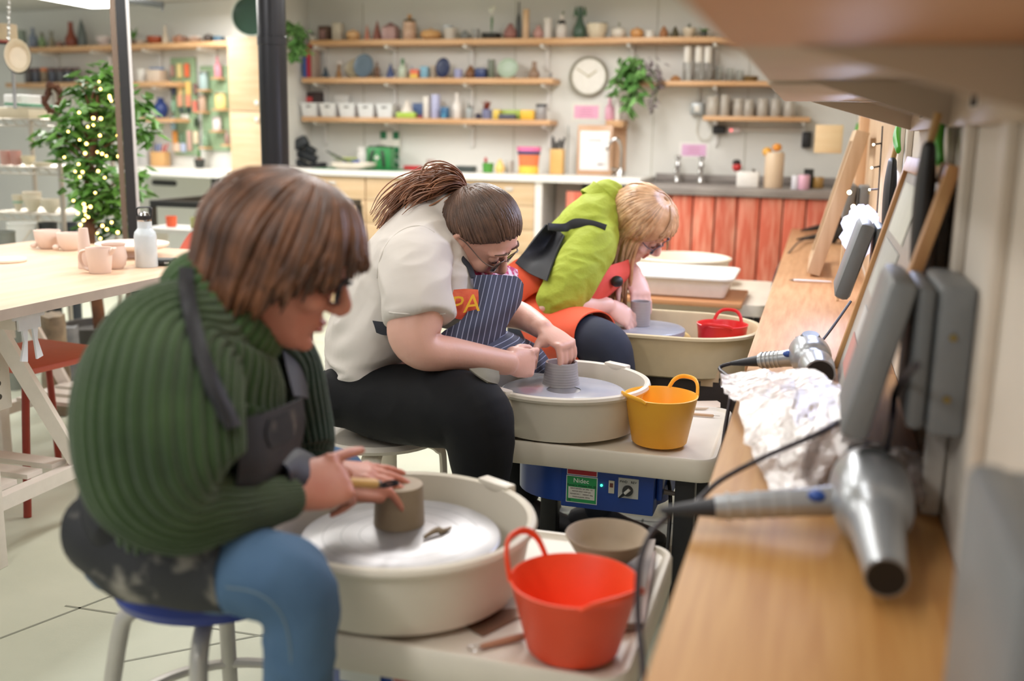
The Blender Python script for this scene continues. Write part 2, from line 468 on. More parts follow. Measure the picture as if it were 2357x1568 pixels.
# fairy lights on the timber wall
t = thing('fairy_lights', 'dark string of fairy lights hanging down the bare timber wall', 'string lights', PX(2020, 500, .18))
PP = [PX(a, b, .186) for a, b in ((2037, 290), (2034, 330), (2032, 385), (2029, 440), (2027, 500))]
yy = PP[0].y; PP = [V((.184, yy + .1 - .03 * i, p.z)) for i, p in enumerate(PP)]
obj('wire', MB().tube(PP, .0028, 6, k=6), plain((40, 30, 34)), t)
for i, dx in ((1, .035), (2, .03), (3, -.045)):
    p = PP[i]; q = p + V((-.022, -dx * .8, -.004)); g = obj('bulb_stem', MB().tube([p, q], .0028, 6), plain((40, 34, 44)), t)
    obj('bulb', MB().ell(q + (q - p).normalized() * .006, .0035), mat('bulb_glow', (255, 240, 200), .4, emit=14 if i == 1 else 4), g)
for i, (px, py, lb) in enumerate(((1955, 443, 'tiny lit bulb over the far grey socket'), (1964, 476, 'tiny lit bulb just under the far grey socket'), (1947, 504, 'tiny lit bulb at the edge of the crumpled lamp'))):
    p = PX(px, py, .09); one('fairy_bulb', MB().ell(p, .007), mat('bulb_glow2', (255, 232, 180), .4, emit=8), lb, 'bulb', 'single fairy bulbs')
# crumpled glowing lamp on a stick
t = thing('crumpled_lamp', 'glowing blue white lamp wrapped in crumpled sheet on the far bench', 'lamp', PZ(1945, 595, .679))
b = t.location
mb = MB(); cc = S(1982, 532, 3.3); rs = []
for i in range(13):
    a = -PI / 2 + PI * i / 12
    rs.append([cc + V((math.cos(a) * math.cos(2 * PI * j / 20) * .062, math.cos(a) * math.sin(2 * PI * j / 20) * .08, math.sin(a) * .078)) * (1 + rnd.uniform(-.13, .13)) for j in range(20)])
obj('shade', MB().rings(rs), mat('lamp_sheet', (206, 222, 255), .5, c2=(226, 226, 255), scale=14, emit=.75), t, ang=25)
obj('stick', MB().tube([V((cc.x - .055, cc.y + .02, .6795)), V((cc.x - .05, cc.y + .01, cc.z))], .005, 8), plain((216, 190, 150)), t)
# flat irons / tools at the far end
t = thing('hot_tool', 'black heat tool lying on the far bench by the timber frame', 'tool', PZ(1850, 545, .679))
obj('body', MB().tube([PZ(1835, 551, .70), PZ(1865, 547, .70), PZ(1905, 540, .705)], [.004, .012, .016], 10, k=4, round_=True), black, t)
obj('cable', MB().tube([PZ(1905, 540, .69), PZ(1850, 552, .70), V((-.10, 5.0, .69)), V((-.16, 4.7, .6)), V((-.17, 4.5, .35)), V((-.15, 4.3, .3))], .004, 6, k=8), plain((60, 50, 54)), t)
t = thing('hot_tool', 'second black heat tool behind, against the leaning timber frame', 'tool', PZ(1880, 524, .679))
obj('body', MB().tube([PZ(1845, 531, .70), PZ(1872, 526, .702), PZ(1898, 521, .71)], [.006, .014, .018], 10, k=4, round_=True), black, t)
one('black_spool', MB().lathe([(0, 0), (.05, 0), (.052, .02), (.03, .03), (.03, .06), (.05, .07), (.048, .09), (0, .09)], PZ(1936, 560, .679) + V((.03, 0, 0.051)), 18, rot=frame((-1, -.4, 0))), black, 'round black spool beside the crumpled glowing lamp', 'spool')
# pen
p, q = PZ(1828, 645, .6845), PZ(1912, 649, .6845); t = thing('pen', 'white ballpoint pen lying across the worn bench', 'pen', (p + q) / 2 - V((0, 0, .0045)))
obj('barrel', MB().tube([p, p + (q - p) * .2, q], [.0045, .005, .0035], 12, k=4, round_=True), plain((228, 222, 220), .3), t)
obj('tip', MB().tube([p + (p - q).normalized() * .018, p], [.001, .0042], 10), plain((120, 116, 112), .3, .8), t)
# ---------------------------------------------------------------- shelving on the back wall
YF = 6.8
brk = plain((226, 224, 220), .5)


XRT = PY(603, 300, 6.3).x + .002


def wall_shelf(px0, px1, pyt, pyb, lb, brx, name='wall_shelf', wallf=None, yf=YF, grp=None):
    a = PY(px0, pyt, yf); a.x = max(a.x, XRT); c = PY(px1, pyt, yf); z1 = (a.z + c.z) / 2; z0 = PY((px0 + px1) / 2, pyb, yf).z
    t = thing(name, lb, 'shelf', ((a.x + c.x) / 2, yf + .11, z0), grp)
    obj('board', MB().bbox((a.x, yf, z0), (c.x, YW - .001, z1), .003), shelfwood, t)
    for px in brx:
        x = PY(px, pyb, yf).x; m = MB()
        m.prism([V((x, yf + .03, z0 - .001)), V((x, YW - .001, z0 - .001)), V((x, YW - .001, z0 - .16)), V((x, YW - .02, z0 - .16)), V((x, YW - .03, z0 - .03)), V((x, yf + .04, z0 - .02))], (.022, 0, 0))
        obj('bracket', m, brk, t)
    return z1


Z1 = wall_shelf(712, 1712, 88, 100, 'long pine top shelf over the counters on the back wall', (716, 880, 1062, 1240, 1440, 1640))
Z2 = wall_shelf(694, 1272, 179, 191, 'pine middle shelf of painted plates and bottles left of the clock', (716, 880, 1062, 1242))
Z3 = wall_shelf(694, 1266, 272, 284, 'pine lower shelf holding the white bins', (716, 880, 1062, 1244))
Z2R = wall_shelf(1416, 1800, 186, 197, 'pine shelf of glass bottles right of the clock', (1640, 1780))
Z3R = wall_shelf(1618, 1865, 268, 279, 'short pine shelf of clear jars over the sink', (1640, 1845))


def wall_shelf_l(p0, p1, th, lb, brx, d=.22):
    a, b = PLW(*p0, d), PLW(*p1, d); z = (a.z + b.z) / 2; a.z = b.z = z
    t = thing('wall_shelf', lb, 'shelf', (a + b) / 2 - V((0, 0, th)) - LN * d / 2)
    obj('board', MB().prism([a, b, b - LN * (d - .001), a - LN * (d - .001)], (0, 0, -th)), shelfwood, t)
    for f in brx:
        p = a + (b - a) * f - V((0, 0, th + .001)); x = (b - a).normalized() * .022; q = p - LN * .19
        obj('bracket', MB().prism([p - LN * .03, q - LN * .02, q - LN * .02 - V((0, 0, .15)), q - V((0, 0, .15)), q - V((0, 0, .03)), p - LN * .03 - V((0, 0, .02))], x), brk, t)
    return z


ZL1 = wall_shelf_l((45, 108), (527, 96), .034, 'long pine top shelf on the far left wall', (.08, .35, .6, .85))
ZL2 = wall_shelf_l((12, 189), (384, 190), .034, 'pine shelf of glaze jars on the far left wall', (.3, .9))
ZL3 = wall_shelf_l((318, 272), (394, 271), .03, 'tiny pine shelf carrying the blue jug', ())
# counters and drawer units
YC = 6.42
ZC = PY(1000, 398, YC).z
XR = PY(603, 300, 6.3).x + .003; xa, xb = XR, PY(1474, 412, YC).x
one('white_worktop', MB().bbox((xa, YC, ZC - .04), (xb, YW - .002, ZC), .004), plain((238, 236, 230), .35), 'long white worktop along the back wall', 'worktop')
hand = plain((214, 206, 196), .4)
us = [PY(p, 430, YC + .03).x for p in (629, 691, 841, 991, 1112, 1232)]; us[0] = XR
nm = ['narrow light wood drawer unit behind the black flue pipe', 'light wood drawer unit under the first aid kit', 'light wood drawer unit under the red tin', 'light wood drawer unit behind the ponytail', 'light wood drawer unit at the right end, beside the open knee space']
for i in range(5):
    x0, x1 = us[i] + .001, us[i + 1] - .001; t = thing('drawer_unit', nm[i], 'drawers', ((x0 + x1) / 2, YC + .3, 0), 'light wood drawer units')
    obj('carcass', MB().bbox((x0, YC + .05, .0), (x1, YW - .01, ZC - .042)), birch, t)
    zt = ZC - .046
    for k in range(5):
        h = .155; m = MB().bbox((x0 + .004, YC + .03, zt - h + .004), (x1 - .004, YC + .049, zt), .002); dr = obj('drawer', m, birch, t)
        xc = (x0 + x1) / 2; obj('handle', MB().box((xc, YC + .026, zt - .045), (.055, .008, .026), bev=.004), hand, dr)
        zt -= h
x1 = PY(1246, 430, YC).x
one('end_panel', MB().bbox((us[5] + .001, YC + .02, 0), (x1, YW - .01, ZC - .041)), plain((236, 230, 224), .5), 'white end panel between the drawers and the open knee space', 'panel')
one('under_counter_panel', MB().bbox((x1 + .01, YC + .35, .02), (PY(1312, 430, YC).x, YC + .37, ZC - .041)), plain((205, 186, 176), .6), 'pinkish back panel inside the knee space under the white worktop', 'panel')
# sink counter clad with red boards
YS = 6.36
ZS = PY(1650, 432, YS).z; sx0, sx1 = PY(1466, 432, YS).x, .19
t = thing('sink_counter', 'grey sink counter clad in weathered red boards', 'counter', ((sx0 + sx1) / 2, 6.7, 0))
gw = mat('grey_worktop', (158, 150, 144), .5, c2=(126, 118, 114), scale=6, stretch=(1, 6, 6), detail=5)
obj('worktop', MB().bbox((xb + .004, YS, ZS - .05), (sx1, YW - .002, ZS), .004), gw, t)
obj('upstand', MB().bbox((xb + .008, YW - .03, ZS + .001), (sx1, YW - .003, ZS + .055), .003), gw, t)
mb = MB(); x = xb + .01 - .48; pm = mat('red_boards', (196, 92, 66), .6, c2=(226, 158, 132), scale=5, stretch=(7, 7, .8), detail=6, island=.14, contrast=(.42, .75))
while x < sx1 - .13: mb.bbox((x + .004, YS + .03, .02), (x + .131, YS + .05, ZS - .055), .004); x += .1345
obj('cladding', mb, pm, t); obj('backing', MB().bbox((xb - .47, YS + .055, .02), (sx1, YS + .065, ZS - .052)), plain((46, 30, 26), .8), t)
# tall cupboard
x0, x1 = PY(529, 300, 6.3).x, PY(603, 300, 6.3).x; zt = PY(560, 84, 6.3).z
t = thing('tall_cupboard', 'tall light wood cupboard behind the black flue pipe', 'cupboard', ((x0 + x1) / 2, 6.6, 0))
obj('carcass', MB().bbox((x0, 6.32, 0), (x1, 6.6, zt)), birch, t)
struct('wall_return', MB().bbox((x0 + .01, 6.602, 0), (x1, 7.02, 2.15)), white_wall)
zm = PY(565, 256, 6.3).z
for a, b, hz in ((zm + .003, zt - .003, 237), (.06, zm - .003, 275)):
    d = obj('door', MB().bbox((x0 + .003, 6.3, a), (x1 - .003, 6.319, b), .002), birch, t)
    h = PY(590, hz, 6.29); obj('handle', MB().box((h.x, 6.293, h.z), (.03, .012, .03), bev=.005), whitep, d)
# left counter
a, b = PLW(523, 388, .6), PLW(215, 388, .6); z = .902; zl = z; a.z = b.z = z
one('white_worktop', MB().prism([a, b, b - LN * .597, a - LN * .597], (0, 0, -.042)), plain((240, 238, 232), .35), 'white worktop under the green pegboards on the left', 'worktop')
ZLC = z
q = a.lerp(b, .12)
one('worktop_leg', MB().box((q.x - .02, q.y + .1, .43), (.05, .05, .86)), plain((60, 58, 54)), 'dark support leg under the left white worktop', 'leg')
q = PLW(378, 421, .5); one('cable_duct', MB().tube([q + LT * .1, q - LT * .1], .022, 10, round_=True), black, 'short black bar slung under the left white worktop', 'bar')  # black cable duct under the worktop, modelled as a short bar
# steel post and flue
p = S(290, 300, 4.25)
t = thing('steel_post', 'dark square steel post in front of the leafy tree', 'post', (p.x, p.y, 0))
ay = Matrix.Rotation(math.atan2(-p.x, p.y) , 3, 'Z')
for nmz, dx, w, c, dd in (('post_body', .005, .038, (30, 31, 33), 0), ('left_reflection', -.026, .022, (104, 88, 74), .004), ('right_flange', .031, .013, (196, 194, 192), .004)):  # brown left strip is a reflection on the black post, painted in
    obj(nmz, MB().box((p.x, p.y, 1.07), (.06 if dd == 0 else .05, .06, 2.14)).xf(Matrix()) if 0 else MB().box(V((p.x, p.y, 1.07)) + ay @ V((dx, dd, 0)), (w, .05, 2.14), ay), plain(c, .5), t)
p = S(632, 300, 4.6)
t = thing('flue_pipe', 'thick black flue pipe rising from floor to ceiling in front of the cupboard', 'pipe', (p.x, p.y, 0))
fm = mat('flue_black', (36, 36, 40), .32, .4, var=.15, scale=3)
obj('pipe', MB().lathe([(.0625, 0), (.0625, 2.145)], (p.x, p.y, 0), 40), fm, t)
zz = S(632, 98, 4.6).z; obj('joint_band', MB().lathe([(.063, -.02), (.0655, -.018), (.0655, .018), (.063, .02)], (p.x, p.y, zz), 40), fm, t)
# black table frame behind the big table
t = thing('table_frame', 'black steel table frame without a top, behind the woman in green', 'table', (-3.2, 5.6, 0))
A_, B_, C_ = PZ(350, 468, .76), PZ(522, 456, .76), PZ(826, 466, .76)
D_ = A_ + (C_ - B_) * 1.0
fb = plain((30, 30, 30), .45)


def barq(mb, a, b, w=.035, h=.035):
    d = (b - a); return mb.box((a + b) / 2, (d.length, w, h), frame(d.cross(V((0, 0, 1))).cross(d) if abs(d.normalized().z) < .9 else V((1, 0, 0)), d) if 0 else Matrix((d.normalized(), V((-d.y, d.x, 0)).normalized(), V((0, 0, 1)))).transposed())


E_ = V((C_.x, A_.y, .76)); B2 = V((A_.x, C_.y, .76))
for a, b in ((A_, E_), (E_, C_), (C_, B2), (B2, A_)): obj('rail', barq(MB(), V(a), V(b)), fb, t)
for q in (A_, E_, C_, B2): obj('leg', MB().bbox((q.x - .018, q.y - .018, 0), (q.x + .018, q.y + .018, .742)), fb, t)
# ---------------------------------------------------------------- big table on trestles
tw = mat('table_ash', (224, 194, 166), .45, c2=(210, 178, 148), scale=4, stretch=(6, .7, 6), detail=5)
edge = mat('table_edge', (176, 160, 148), .6, var=.08, scale=10)
t = thing('work_table', 'big pale wooden work table with raw pots, at left', 'table', (-2.45, 2.2, .72))
obj('top_board', MB().bbox((-2.99, .9, .7225), (-1.925, 3.36, .75), .002), tw, t)
obj('edge_band', MB().bbox((-1.9245, .9, .7225), (-1.922, 3.36, .7495)), edge, t)
wt = mat('trestle_white', (230, 222, 214), .5, var=.03)


def trestle(y, lb, bracket=True):
    t = thing('trestle', lb, 'trestle', (-2.45, y + .2, 0), 'white trestles under the big table')
    for x in (-2.10, -2.8):
        obj('leg', MB().bbox((x - .02, y - .022, 0), (x + .02, y + .022, .70), .002), wt, t)
        obj('leg', MB().tube([V((x, y + .05, .70)), V((x, y + .46, .0))], [(.02, .03)] * 2, 4, hint=(1, .0, 0)), wt, t)
        obj('rail', MB().bbox((x - .018, y + .023, .16), (x + .018, y + .39, .20)), wt, t)
        r = MB().bbox((x - .05 - .012, y + .06, .42), (x - .05 + .012, y + .145, .70), .002); r = obj('riser', r, wt, t)
        for k in range(6): obj('hole', MB().lathe([(0, 0), (.008, 0), (.008, .002), (0, .002)], (x - .0373, y + .10, .46 + k * .038), 10, rot=frame((1, 0, 0))), plain((70, 62, 56)), r)
    for k in range(3): obj('shelf_slat', MB().bbox((-2.78, y + .06 + k * .1, .201), (-2.12, y + .12 + k * .1, .215)), wt, t)
    obj('top_beam', MB().bbox((-2.9, y + .02, .672), (-1.99, y + .10, .7215), .002), wt, t)
    c = V((-1.985, y + .06, .69)); o = [(-.07, .03), (.07, .03), (.07, .01), (.05, .01), (.05, -.02), (.035, -.02), (.03, -.05), (.05, -.10), (.022, -.105), (.012, -.02), (-.012, -.02), (-.022, -.105), (-.05, -.10), (-.03, -.05), (-.035, -.02), (-.05, -.02), (-.05, .01), (-.07, .01)]
    obj('end_bracket', MB().prism([c + V((0, q[0] * .8, q[1])) for q in o], (.006, 0, 0)), plain((226, 228, 236), .4), t)
    return t


trestle(2.13, 'white trestle nearest the viewer under the big work table')
trestle(2.92, 'white trestle farther back under the big work table')
# chairs with coral shells
coral = plain((214, 106, 86), .5); redm = plain((150, 52, 36), .4)


def chair(loc, rot, lb, back=True):
    t = thing('chair', lb, 'chair', (0, 0, 0), 'coral chairs around the big table')
    mb = MB(); rows = []
    for i in range(9):
        u = i / 8; r = []
        for j in range(11):
            v = j / 10 * 2 - 1; x = v * (.19 - .05 * u * u); r.append(V((x, .17 + .05 * u - .05 * v * v, .62 + .17 * u - .03 * v * v * u)))
        rows.append(r)
    if back: obj('backrest', MB().grid(rows, .012), coral, t)
    obj('seat', MB().box((0, 0, .452), (.37, .37, .022), bev=.01), coral, t)
    for sx in (-1, 1):
        obj('leg', MB().tube([V((sx * .15, -.15, .44)), V((sx * .165, -.19, .40)), V((sx * .19, -.23, .0))], .012, 10, k=4), redm, t)
        obj('leg', MB().tube([V((sx * .15, .15, .44)), V((sx * .165, .18, .40)), V((sx * .19, .23, .0))], .012, 10, k=4), redm, t)
        if back: obj('back_support', MB().tube([V((sx * .15, .13, .445)), V((sx * .15, .175, .5)), V((sx * .13, .178, .66))], .010, 10, k=4), redm, t)
    t.location = V(loc); t.rotation_euler = (0, 0, rot); t['label'] = lb
    return t


p = S(430, 556, 4.15); chair((p.x - .0, p.y + .0, 0), math.radians(-8), 'coral chair whose back shows beyond the cake stand')
t = chair((-2.45, 2.72, 0), math.radians(172), 'red legged backless seat tucked under the table by the near trestle', False); t.name = 'low_stool'; t['category'] = 'stool'; del t['group']
# ---------------------------------------------------------------- stools
t = thing('round_stool', 'blue topped round stool with tubular legs, under the woman in green', 'stool', (-.925, 1.40, 0))
c = V((-.925, 1.40, 0))
obj('seat', MB().lathe([(0, .443), (.14, .443), (.160, .452), (.166, .467), (.160, .482), (.14, .49), (0, .49)], c, 40), mat('stool_blue', (34, 56, 140), .3, var=.05), t)
tubem = plain((196, 192, 184), .35, .3)
for a in (205, 292, 22, 118):
    d = V((math.cos(math.radians(a)), math.sin(math.radians(a)), 0))
    obj('leg', MB().tube([c + d * .09 + V((0, 0, .43)), c + d * .14 + V((0, 0, .405)), c + d * .165 + V((0, 0, .34)), c + d * .225], .0145, 12, k=5), tubem, t)
ring = [c + V((math.cos(2 * PI * i / 40) * .185, math.sin(2 * PI * i / 40) * .188, .20)) for i in range(40)]
ring.append(ring[0]); obj('foot_ring', MB().tube(ring, .010, 8, hint=(0, 0, 1)), tubem, t)
c = PZ(872, 985, .43) * 1; c.z = 0
t = thing('bentwood_stool', 'pale bentwood stool under the woman in the white t-shirt', 'stool', c)
obj('seat', MB().lathe([(0, .405), (.165, .405), (.172, .415), (.165, .427), (0, .427)], c, 36), plain((214, 206, 192)), t)
for a in (196, 286, 16, 106):
    d = V((math.cos(math.radians(a)), math.sin(math.radians(a)), 0)); n = V((-d.y, d.x, 0))
    obj('leg', MB().tube([c + d * .05 + V((0, 0, .394)), c + d * .12 + V((0, 0, .392)), c + d * .158 + V((0, 0, .375)), c + d * .172 + V((0, 0, .33)), c + d * .178], [(.026, .010)] * 5, 12, hint=n, k=5), plain((222, 214, 200)), t)
# ---------------------------------------------------------------- potter's wheels
steel = mat('wheel_head_metal', (196, 194, 194), .36, .75, c2=(164, 162, 164), scale=9, detail=5)
blue = mat('wheel_blue', (26, 66, 150), .4, c2=(22, 56, 132), scale=4)


def rim_outline(x0, x1, y0, y1, r, z, n=8):
    out = []
    for cx, cy, a0 in ((x1 - r, y1 - r, 0), (x0 + r, y1 - r, 90), (x0 + r, y0 + r, 180), (x1 - r, y0 + r, 270)):
        for i in range(n + 1):
            a = math.radians(a0 + 90 * i / n); out.append(V((cx + r * math.cos(a), cy + r * math.sin(a), z)))
    return out


def wheel(loc, lb):
    t = thing('pottery_wheel', lb, 'pottery wheel', (0, 0, 0), 'cream and blue pottery wheels')
    z1, z0 = .45, .395; X0, X1, Y0, Y1 = -.13, .42, -.2, .31
    o = [(rim_outline(X0 + e, X1 - e, Y0 + e, Y1 - e, max(.05 - e, .015), z)) for e, z in ((.012, z0), (.004, z0 + .002), (0, z0 + .008), (0, z1 - .002), (.004, z1 + .004), (.012, z1 + .004), (.018, z1 - .003), (.024, z1 - .004))]
    obj('table_top', MB().rings(o), cream, t)
    # splash pan
    prof = [(.05, .456), (.186, .456), (.194, .459), (.206, .50), (.216, .561), (.223, .562), (.2265, .569), (.224, .576), (.217, .579), (.2105, .575), (.2085, .560), (.198, .475), (.188, .466), (.05, .466)]
    pan = obj('splash_pan', MB().lathe(prof, (0, 0, 0), 64), cream, t)
    for a in (238, 62):
        d = V((math.cos(math.radians(a)), math.sin(math.radians(a)), 0)); m = Matrix((d, V((-d.y, d.x, 0)), V((0, 0, 1)))).transposed()
        cb = MB().box(d * .222 + V((0, 0, .5735)), (.026, .075, .020), m, .004); cb.box(d * .2155 + V((0, 0, .525)), (.012, .07, .085), m, .003)
        obj('clip', cb, cream, pan)
    wh = obj('wheel_head', MB().lathe([(0, .515), (.155, .515), (.166, .519), (.168, .53), (.166, .541), (.162, .5435), (0, .5435)], (0, 0, 0), 64), steel, t)
    for r_ in (.07, .1, .13): obj('ring_groove', MB().lathe([(r_ - .0005, .5434), (r_ - .0005, .54362), (r_ + .0005, .54362), (r_ + .0005, .5434)], (0, 0, 0), 64), plain((120, 118, 120), .4, .6), wh)
    obj('shaft', MB().lathe([(.03, .40), (.03, .514)], (0, 0, 0), 16), plain((60, 60, 64), .4, .6), t)
    obj('motor_housing', MB().rings([rim_outline(-.10, .30, -.165, .2, .13, z) for z in (.30, .394)]), blue, t)
    SX = V((.045, 0, .004))
    _obj = obj
    def obj2(n_, m_, *a_): return _obj(n_, MB().add([v + SX for v in m_.v], m_.f), *a_)
    cbx = obj2('control_box', MB().bbox((-.005, -.168, .284), (.228, -.06, .389), .004), blue, t)
    yf = -.1684; RX, UZ = V((1, 0, 0)), V((0, 0, 1))
    def pl(nm, x0, x1, zz0, zz1, c, d=.0012, par=cbx, bev=.003, rough=.4):
        return obj2(nm, MB().bbox((x0, yf - d, zz0), (x1, yf, zz1)), plain(c, rough), par)
    pl('strip_border', .010, .087, .370, .3855, (220, 220, 222)); pl('red_strip', .012, .085, .372, .3835, (176, 30, 44), .0018)
    pl('label_border', .009, .088, .298, .368, (222, 222, 224)); pl('green_label', .011, .086, .300, .366, (40, 150, 84), .0018)
    obj2('lettering', text('Nidec', .0165, (.047, yf - .0022, .356), RX, UZ), plain((238, 240, 238)), cbx)
    obj2('lettering', text("Potter's Wheels RK-3E", .0078, (.0485, yf - .0022, .3435), RX, UZ), plain((16, 60, 40)), cbx)
    pl('spec_plate', .015, .082, .309, .339, (214, 212, 202), .0022)
    tx = MB()
    for i, s in enumerate(('INPUT 220-240V  5A  50Hz  1ph', 'MOTOR 400W  0-250 rpm', 'MOTOR NO 1     WEIGHT 46kg', 'MADE IN JAPAN  SERIAL')): tx.join(text(s, .0042, (.0485, yf - .0026, .3355 - i * .0072), RX, UZ, .0003))
    obj2('lettering', tx, plain((60, 40, 40)), cbx)
    obj2('lettering', text('CE', .006, (.018, yf - .0022, .3045), RX, UZ), plain((20, 70, 44)), cbx)
    obj2('indicator', MB().ell((.098, yf - .001, .3505), .0032), mat('led_green', (40, 240, 120), .3, emit=6), cbx)
    pl('switch', .1165, .1305, .334, .366, (206, 200, 182), .004); pl('switch_mark', .1195, .1275, .350, .360, (110, 60, 50), .006)
    pl('dial_plate', .140, .190, .325, .376, (190, 190, 186), .0015)
    obj2('lettering', text('FWD', .0085, (.153, yf - .002, .3665), RX, UZ).join(text('REV', .0085, (.178, yf - .002, .3665), RX, UZ)), plain((26, 26, 28)), cbx)
    kn = obj2('dial_knob', MB().lathe([(0, 0), (.0135, 0), (.0125, .008), (0, .009)], (.164, yf - .0016, .345), 24, rot=frame((0, -1, 0))), plain((50, 50, 50), .4), cbx)
    obj2('dial_pointer', MB().tube([V((.170, yf - .013, .352)), V((.1585, yf - .013, .3405))], [(.004, .004)] * 2, 8), plain((206, 204, 198)), cbx)
    obj2('dial_pointer', MB().tube([V((.158, yf - .013, .340)), V((.145, yf - .013, .328))], [(.0042, .0042), (.002, .003)], 8), black, cbx)
    obj2('plug_socket', MB().bbox((.2285, -.14, .315), (.245, -.07, .375), .006), blue, cbx)
    obj2('cable_plug', MB().tube([V((.2455, -.12, .335)), V((.275, -.12, .333))], [.007, .0055], 8), plain((120, 110, 104), .5), cbx)
    for x, y in ((.345, -.13), (.345, .24), (-.09, .25)):
        obj('leg', MB().bbox((x - .024, y - .024, 0), (x + .024, y + .024, .394), .003), black, t)
    obj('power_lead', MB().tube([V((.285, -.05, .37)), V((.305, -.1, .32)), V((.312, -.16, .22)), V((.305, -.17, .1)), V((.28, -.14, .012))], .005, 8, k=6), black, t)
    t.location = V(loc); t['label'] = lb
    return t


W2 = V((-.603, 2.535, 0)); W1 = V((-.625, 1.49, 0))
w2 = wheel(W2, 'pottery wheel in the middle, in front of the woman in the white t-shirt')
w1 = dup(w2, W1, 'pottery wheel nearest the viewer, with the orange bucket on its table')
c = PY(828, 1545, W1.y - .17)
lab = obj('maker_label', MB().box(c, (.068, .0012, .042)), plain((226, 228, 224)), None); lab.parent = w1; lab.location = V(c) - V((0, 0, .021)) - W1
tm = obj('lettering', text('CERADEL', .0165, c + V((0, -.001, .006)), (1, 0, 0), (0, 0, 1)), plain((70, 150, 100)), None); bt = tm.location.copy(); tm.parent = lab; tm.location = bt - (V(c) - V((0, 0, .021)))
# the third wheel: a long cream tub on a dark cabinet, the fourth: a white tub on a board


def tub(name, x0, x1, y0, y1, r, zb, zt, lb, m, slope=.03, lip=.012, par=None):
    def o(e, z, rr=None): return rim_outline(x0 + e, x1 - e, y0 + e, y1 - e, max(min(r, (y1 - y0) / 2 - .001) - e, .01), z, 10)
    rs = [o(slope + .012, zb), o(slope, zb + .006), o(lip, zt - .012), o(0, zt - .010), o(0, zt - .002), o(.003, zt), o(lip + .004, zt - .001), o(lip + .008, zt - .008), o(slope + .012, zb + .016), o(slope + .03, zb + .012)]
    mb = MB().rings(rs)
    return obj(name, mb, m, par) if par else one(name, mb, m, lb, 'tub')


c3 = V((-.49, 3.22, 0))
t = thing('tub_wheel', 'third pottery wheel in a long cream tub on a dark cabinet', 'pottery wheel', c3)
beige = mat('beige_plastic', (214, 196, 156), .4, var=.03); 
tub('tub', -.86, -.135, 2.98, 3.46, .22, .485, .62, '', beige, par=t)
obj('inner_tray', MB().rings([rim_outline(-.835, -.30, 3.01, 3.44, .18, z) for z in (.503, .508)]), mat('wet_grey', (168, 178, 196), .2, var=.05), t)
obj('wheel_head', MB().lathe([(0, .509), (.04, .509), (.04, .57), (.13, .575), (.135, .58), (.135, .596), (.13, .60), (0, .60)], V((-.51, 3.22, 0)), 40), mat('slurry', (150, 156, 168), .25, c2=(176, 180, 186), scale=8), t)
cab = obj('cabinet', MB().bbox((-.80, 3.04, .26), (-.18, 3.44, .484), .004), mat('dark_cabinet', (44, 36, 32), .55, c2=(62, 52, 46), scale=6, stretch=(1, 6, 6)), t)
for x_, y_ in ((-.22, 3.08), (-.22, 3.40), (-.76, 3.08), (-.76, 3.40)): obj('leg', MB().bbox((x_ - .025, y_ - .025, 0), (x_ + .025, y_ + .025, .259)), black, t)
pp = PY(1631, 865, 3.04); obj('tape', MB().box((pp.x, 3.0385, pp.z), (.062, .001, .038)).box((pp.x - .004, 3.0382, pp.z - .026), (.036, .001, .014)), mat('tape', (206, 178, 140), .6), cab)
t = thing('board_wheel', 'fourth pottery wheel table with a wooden board beneath the white tub', 'pottery wheel', V((-.5, 4.55, 0)))
obj('table_top', MB().rings([rim_outline(-.86, -.17, 4.22, 4.98, .04, z) for z in (.485, .488, .53, .533)]), cream, t)
obj('wooden_board', MB().bbox((-.83, 4.10, .5335), (-.26, 4.5, .555), .004), mat('board_orange', (206, 150, 104), .45, c2=(190, 130, 84), scale=6, stretch=(.6, 6, 6)), t)
for x, y in ((-.25, 4.28), (-.25, 4.9), (-.8, 4.28), (-.8, 4.9)): obj('leg', MB().bbox((x - .03, y - .03, 0), (x + .03, y + .03, .484)), black, t)
tub('white_tub', -.80, -.30, 4.14, 4.56, .05, .556, .645, 'rectangular white tub on the wooden board behind the third wheel', plain((236, 232, 226), .4), .035)
one('round_basin', MB().lathe([(.05, .5345), (.19, .5345), (.20, .54), (.213, .64), (.224, .645), (.224, .652), (.21, .655), (.203, .645), (.19, .55), (.05, .545)], V((-.585, 4.80, 0)), 40), cream, 'round cream basin behind the white tub', 'basin')
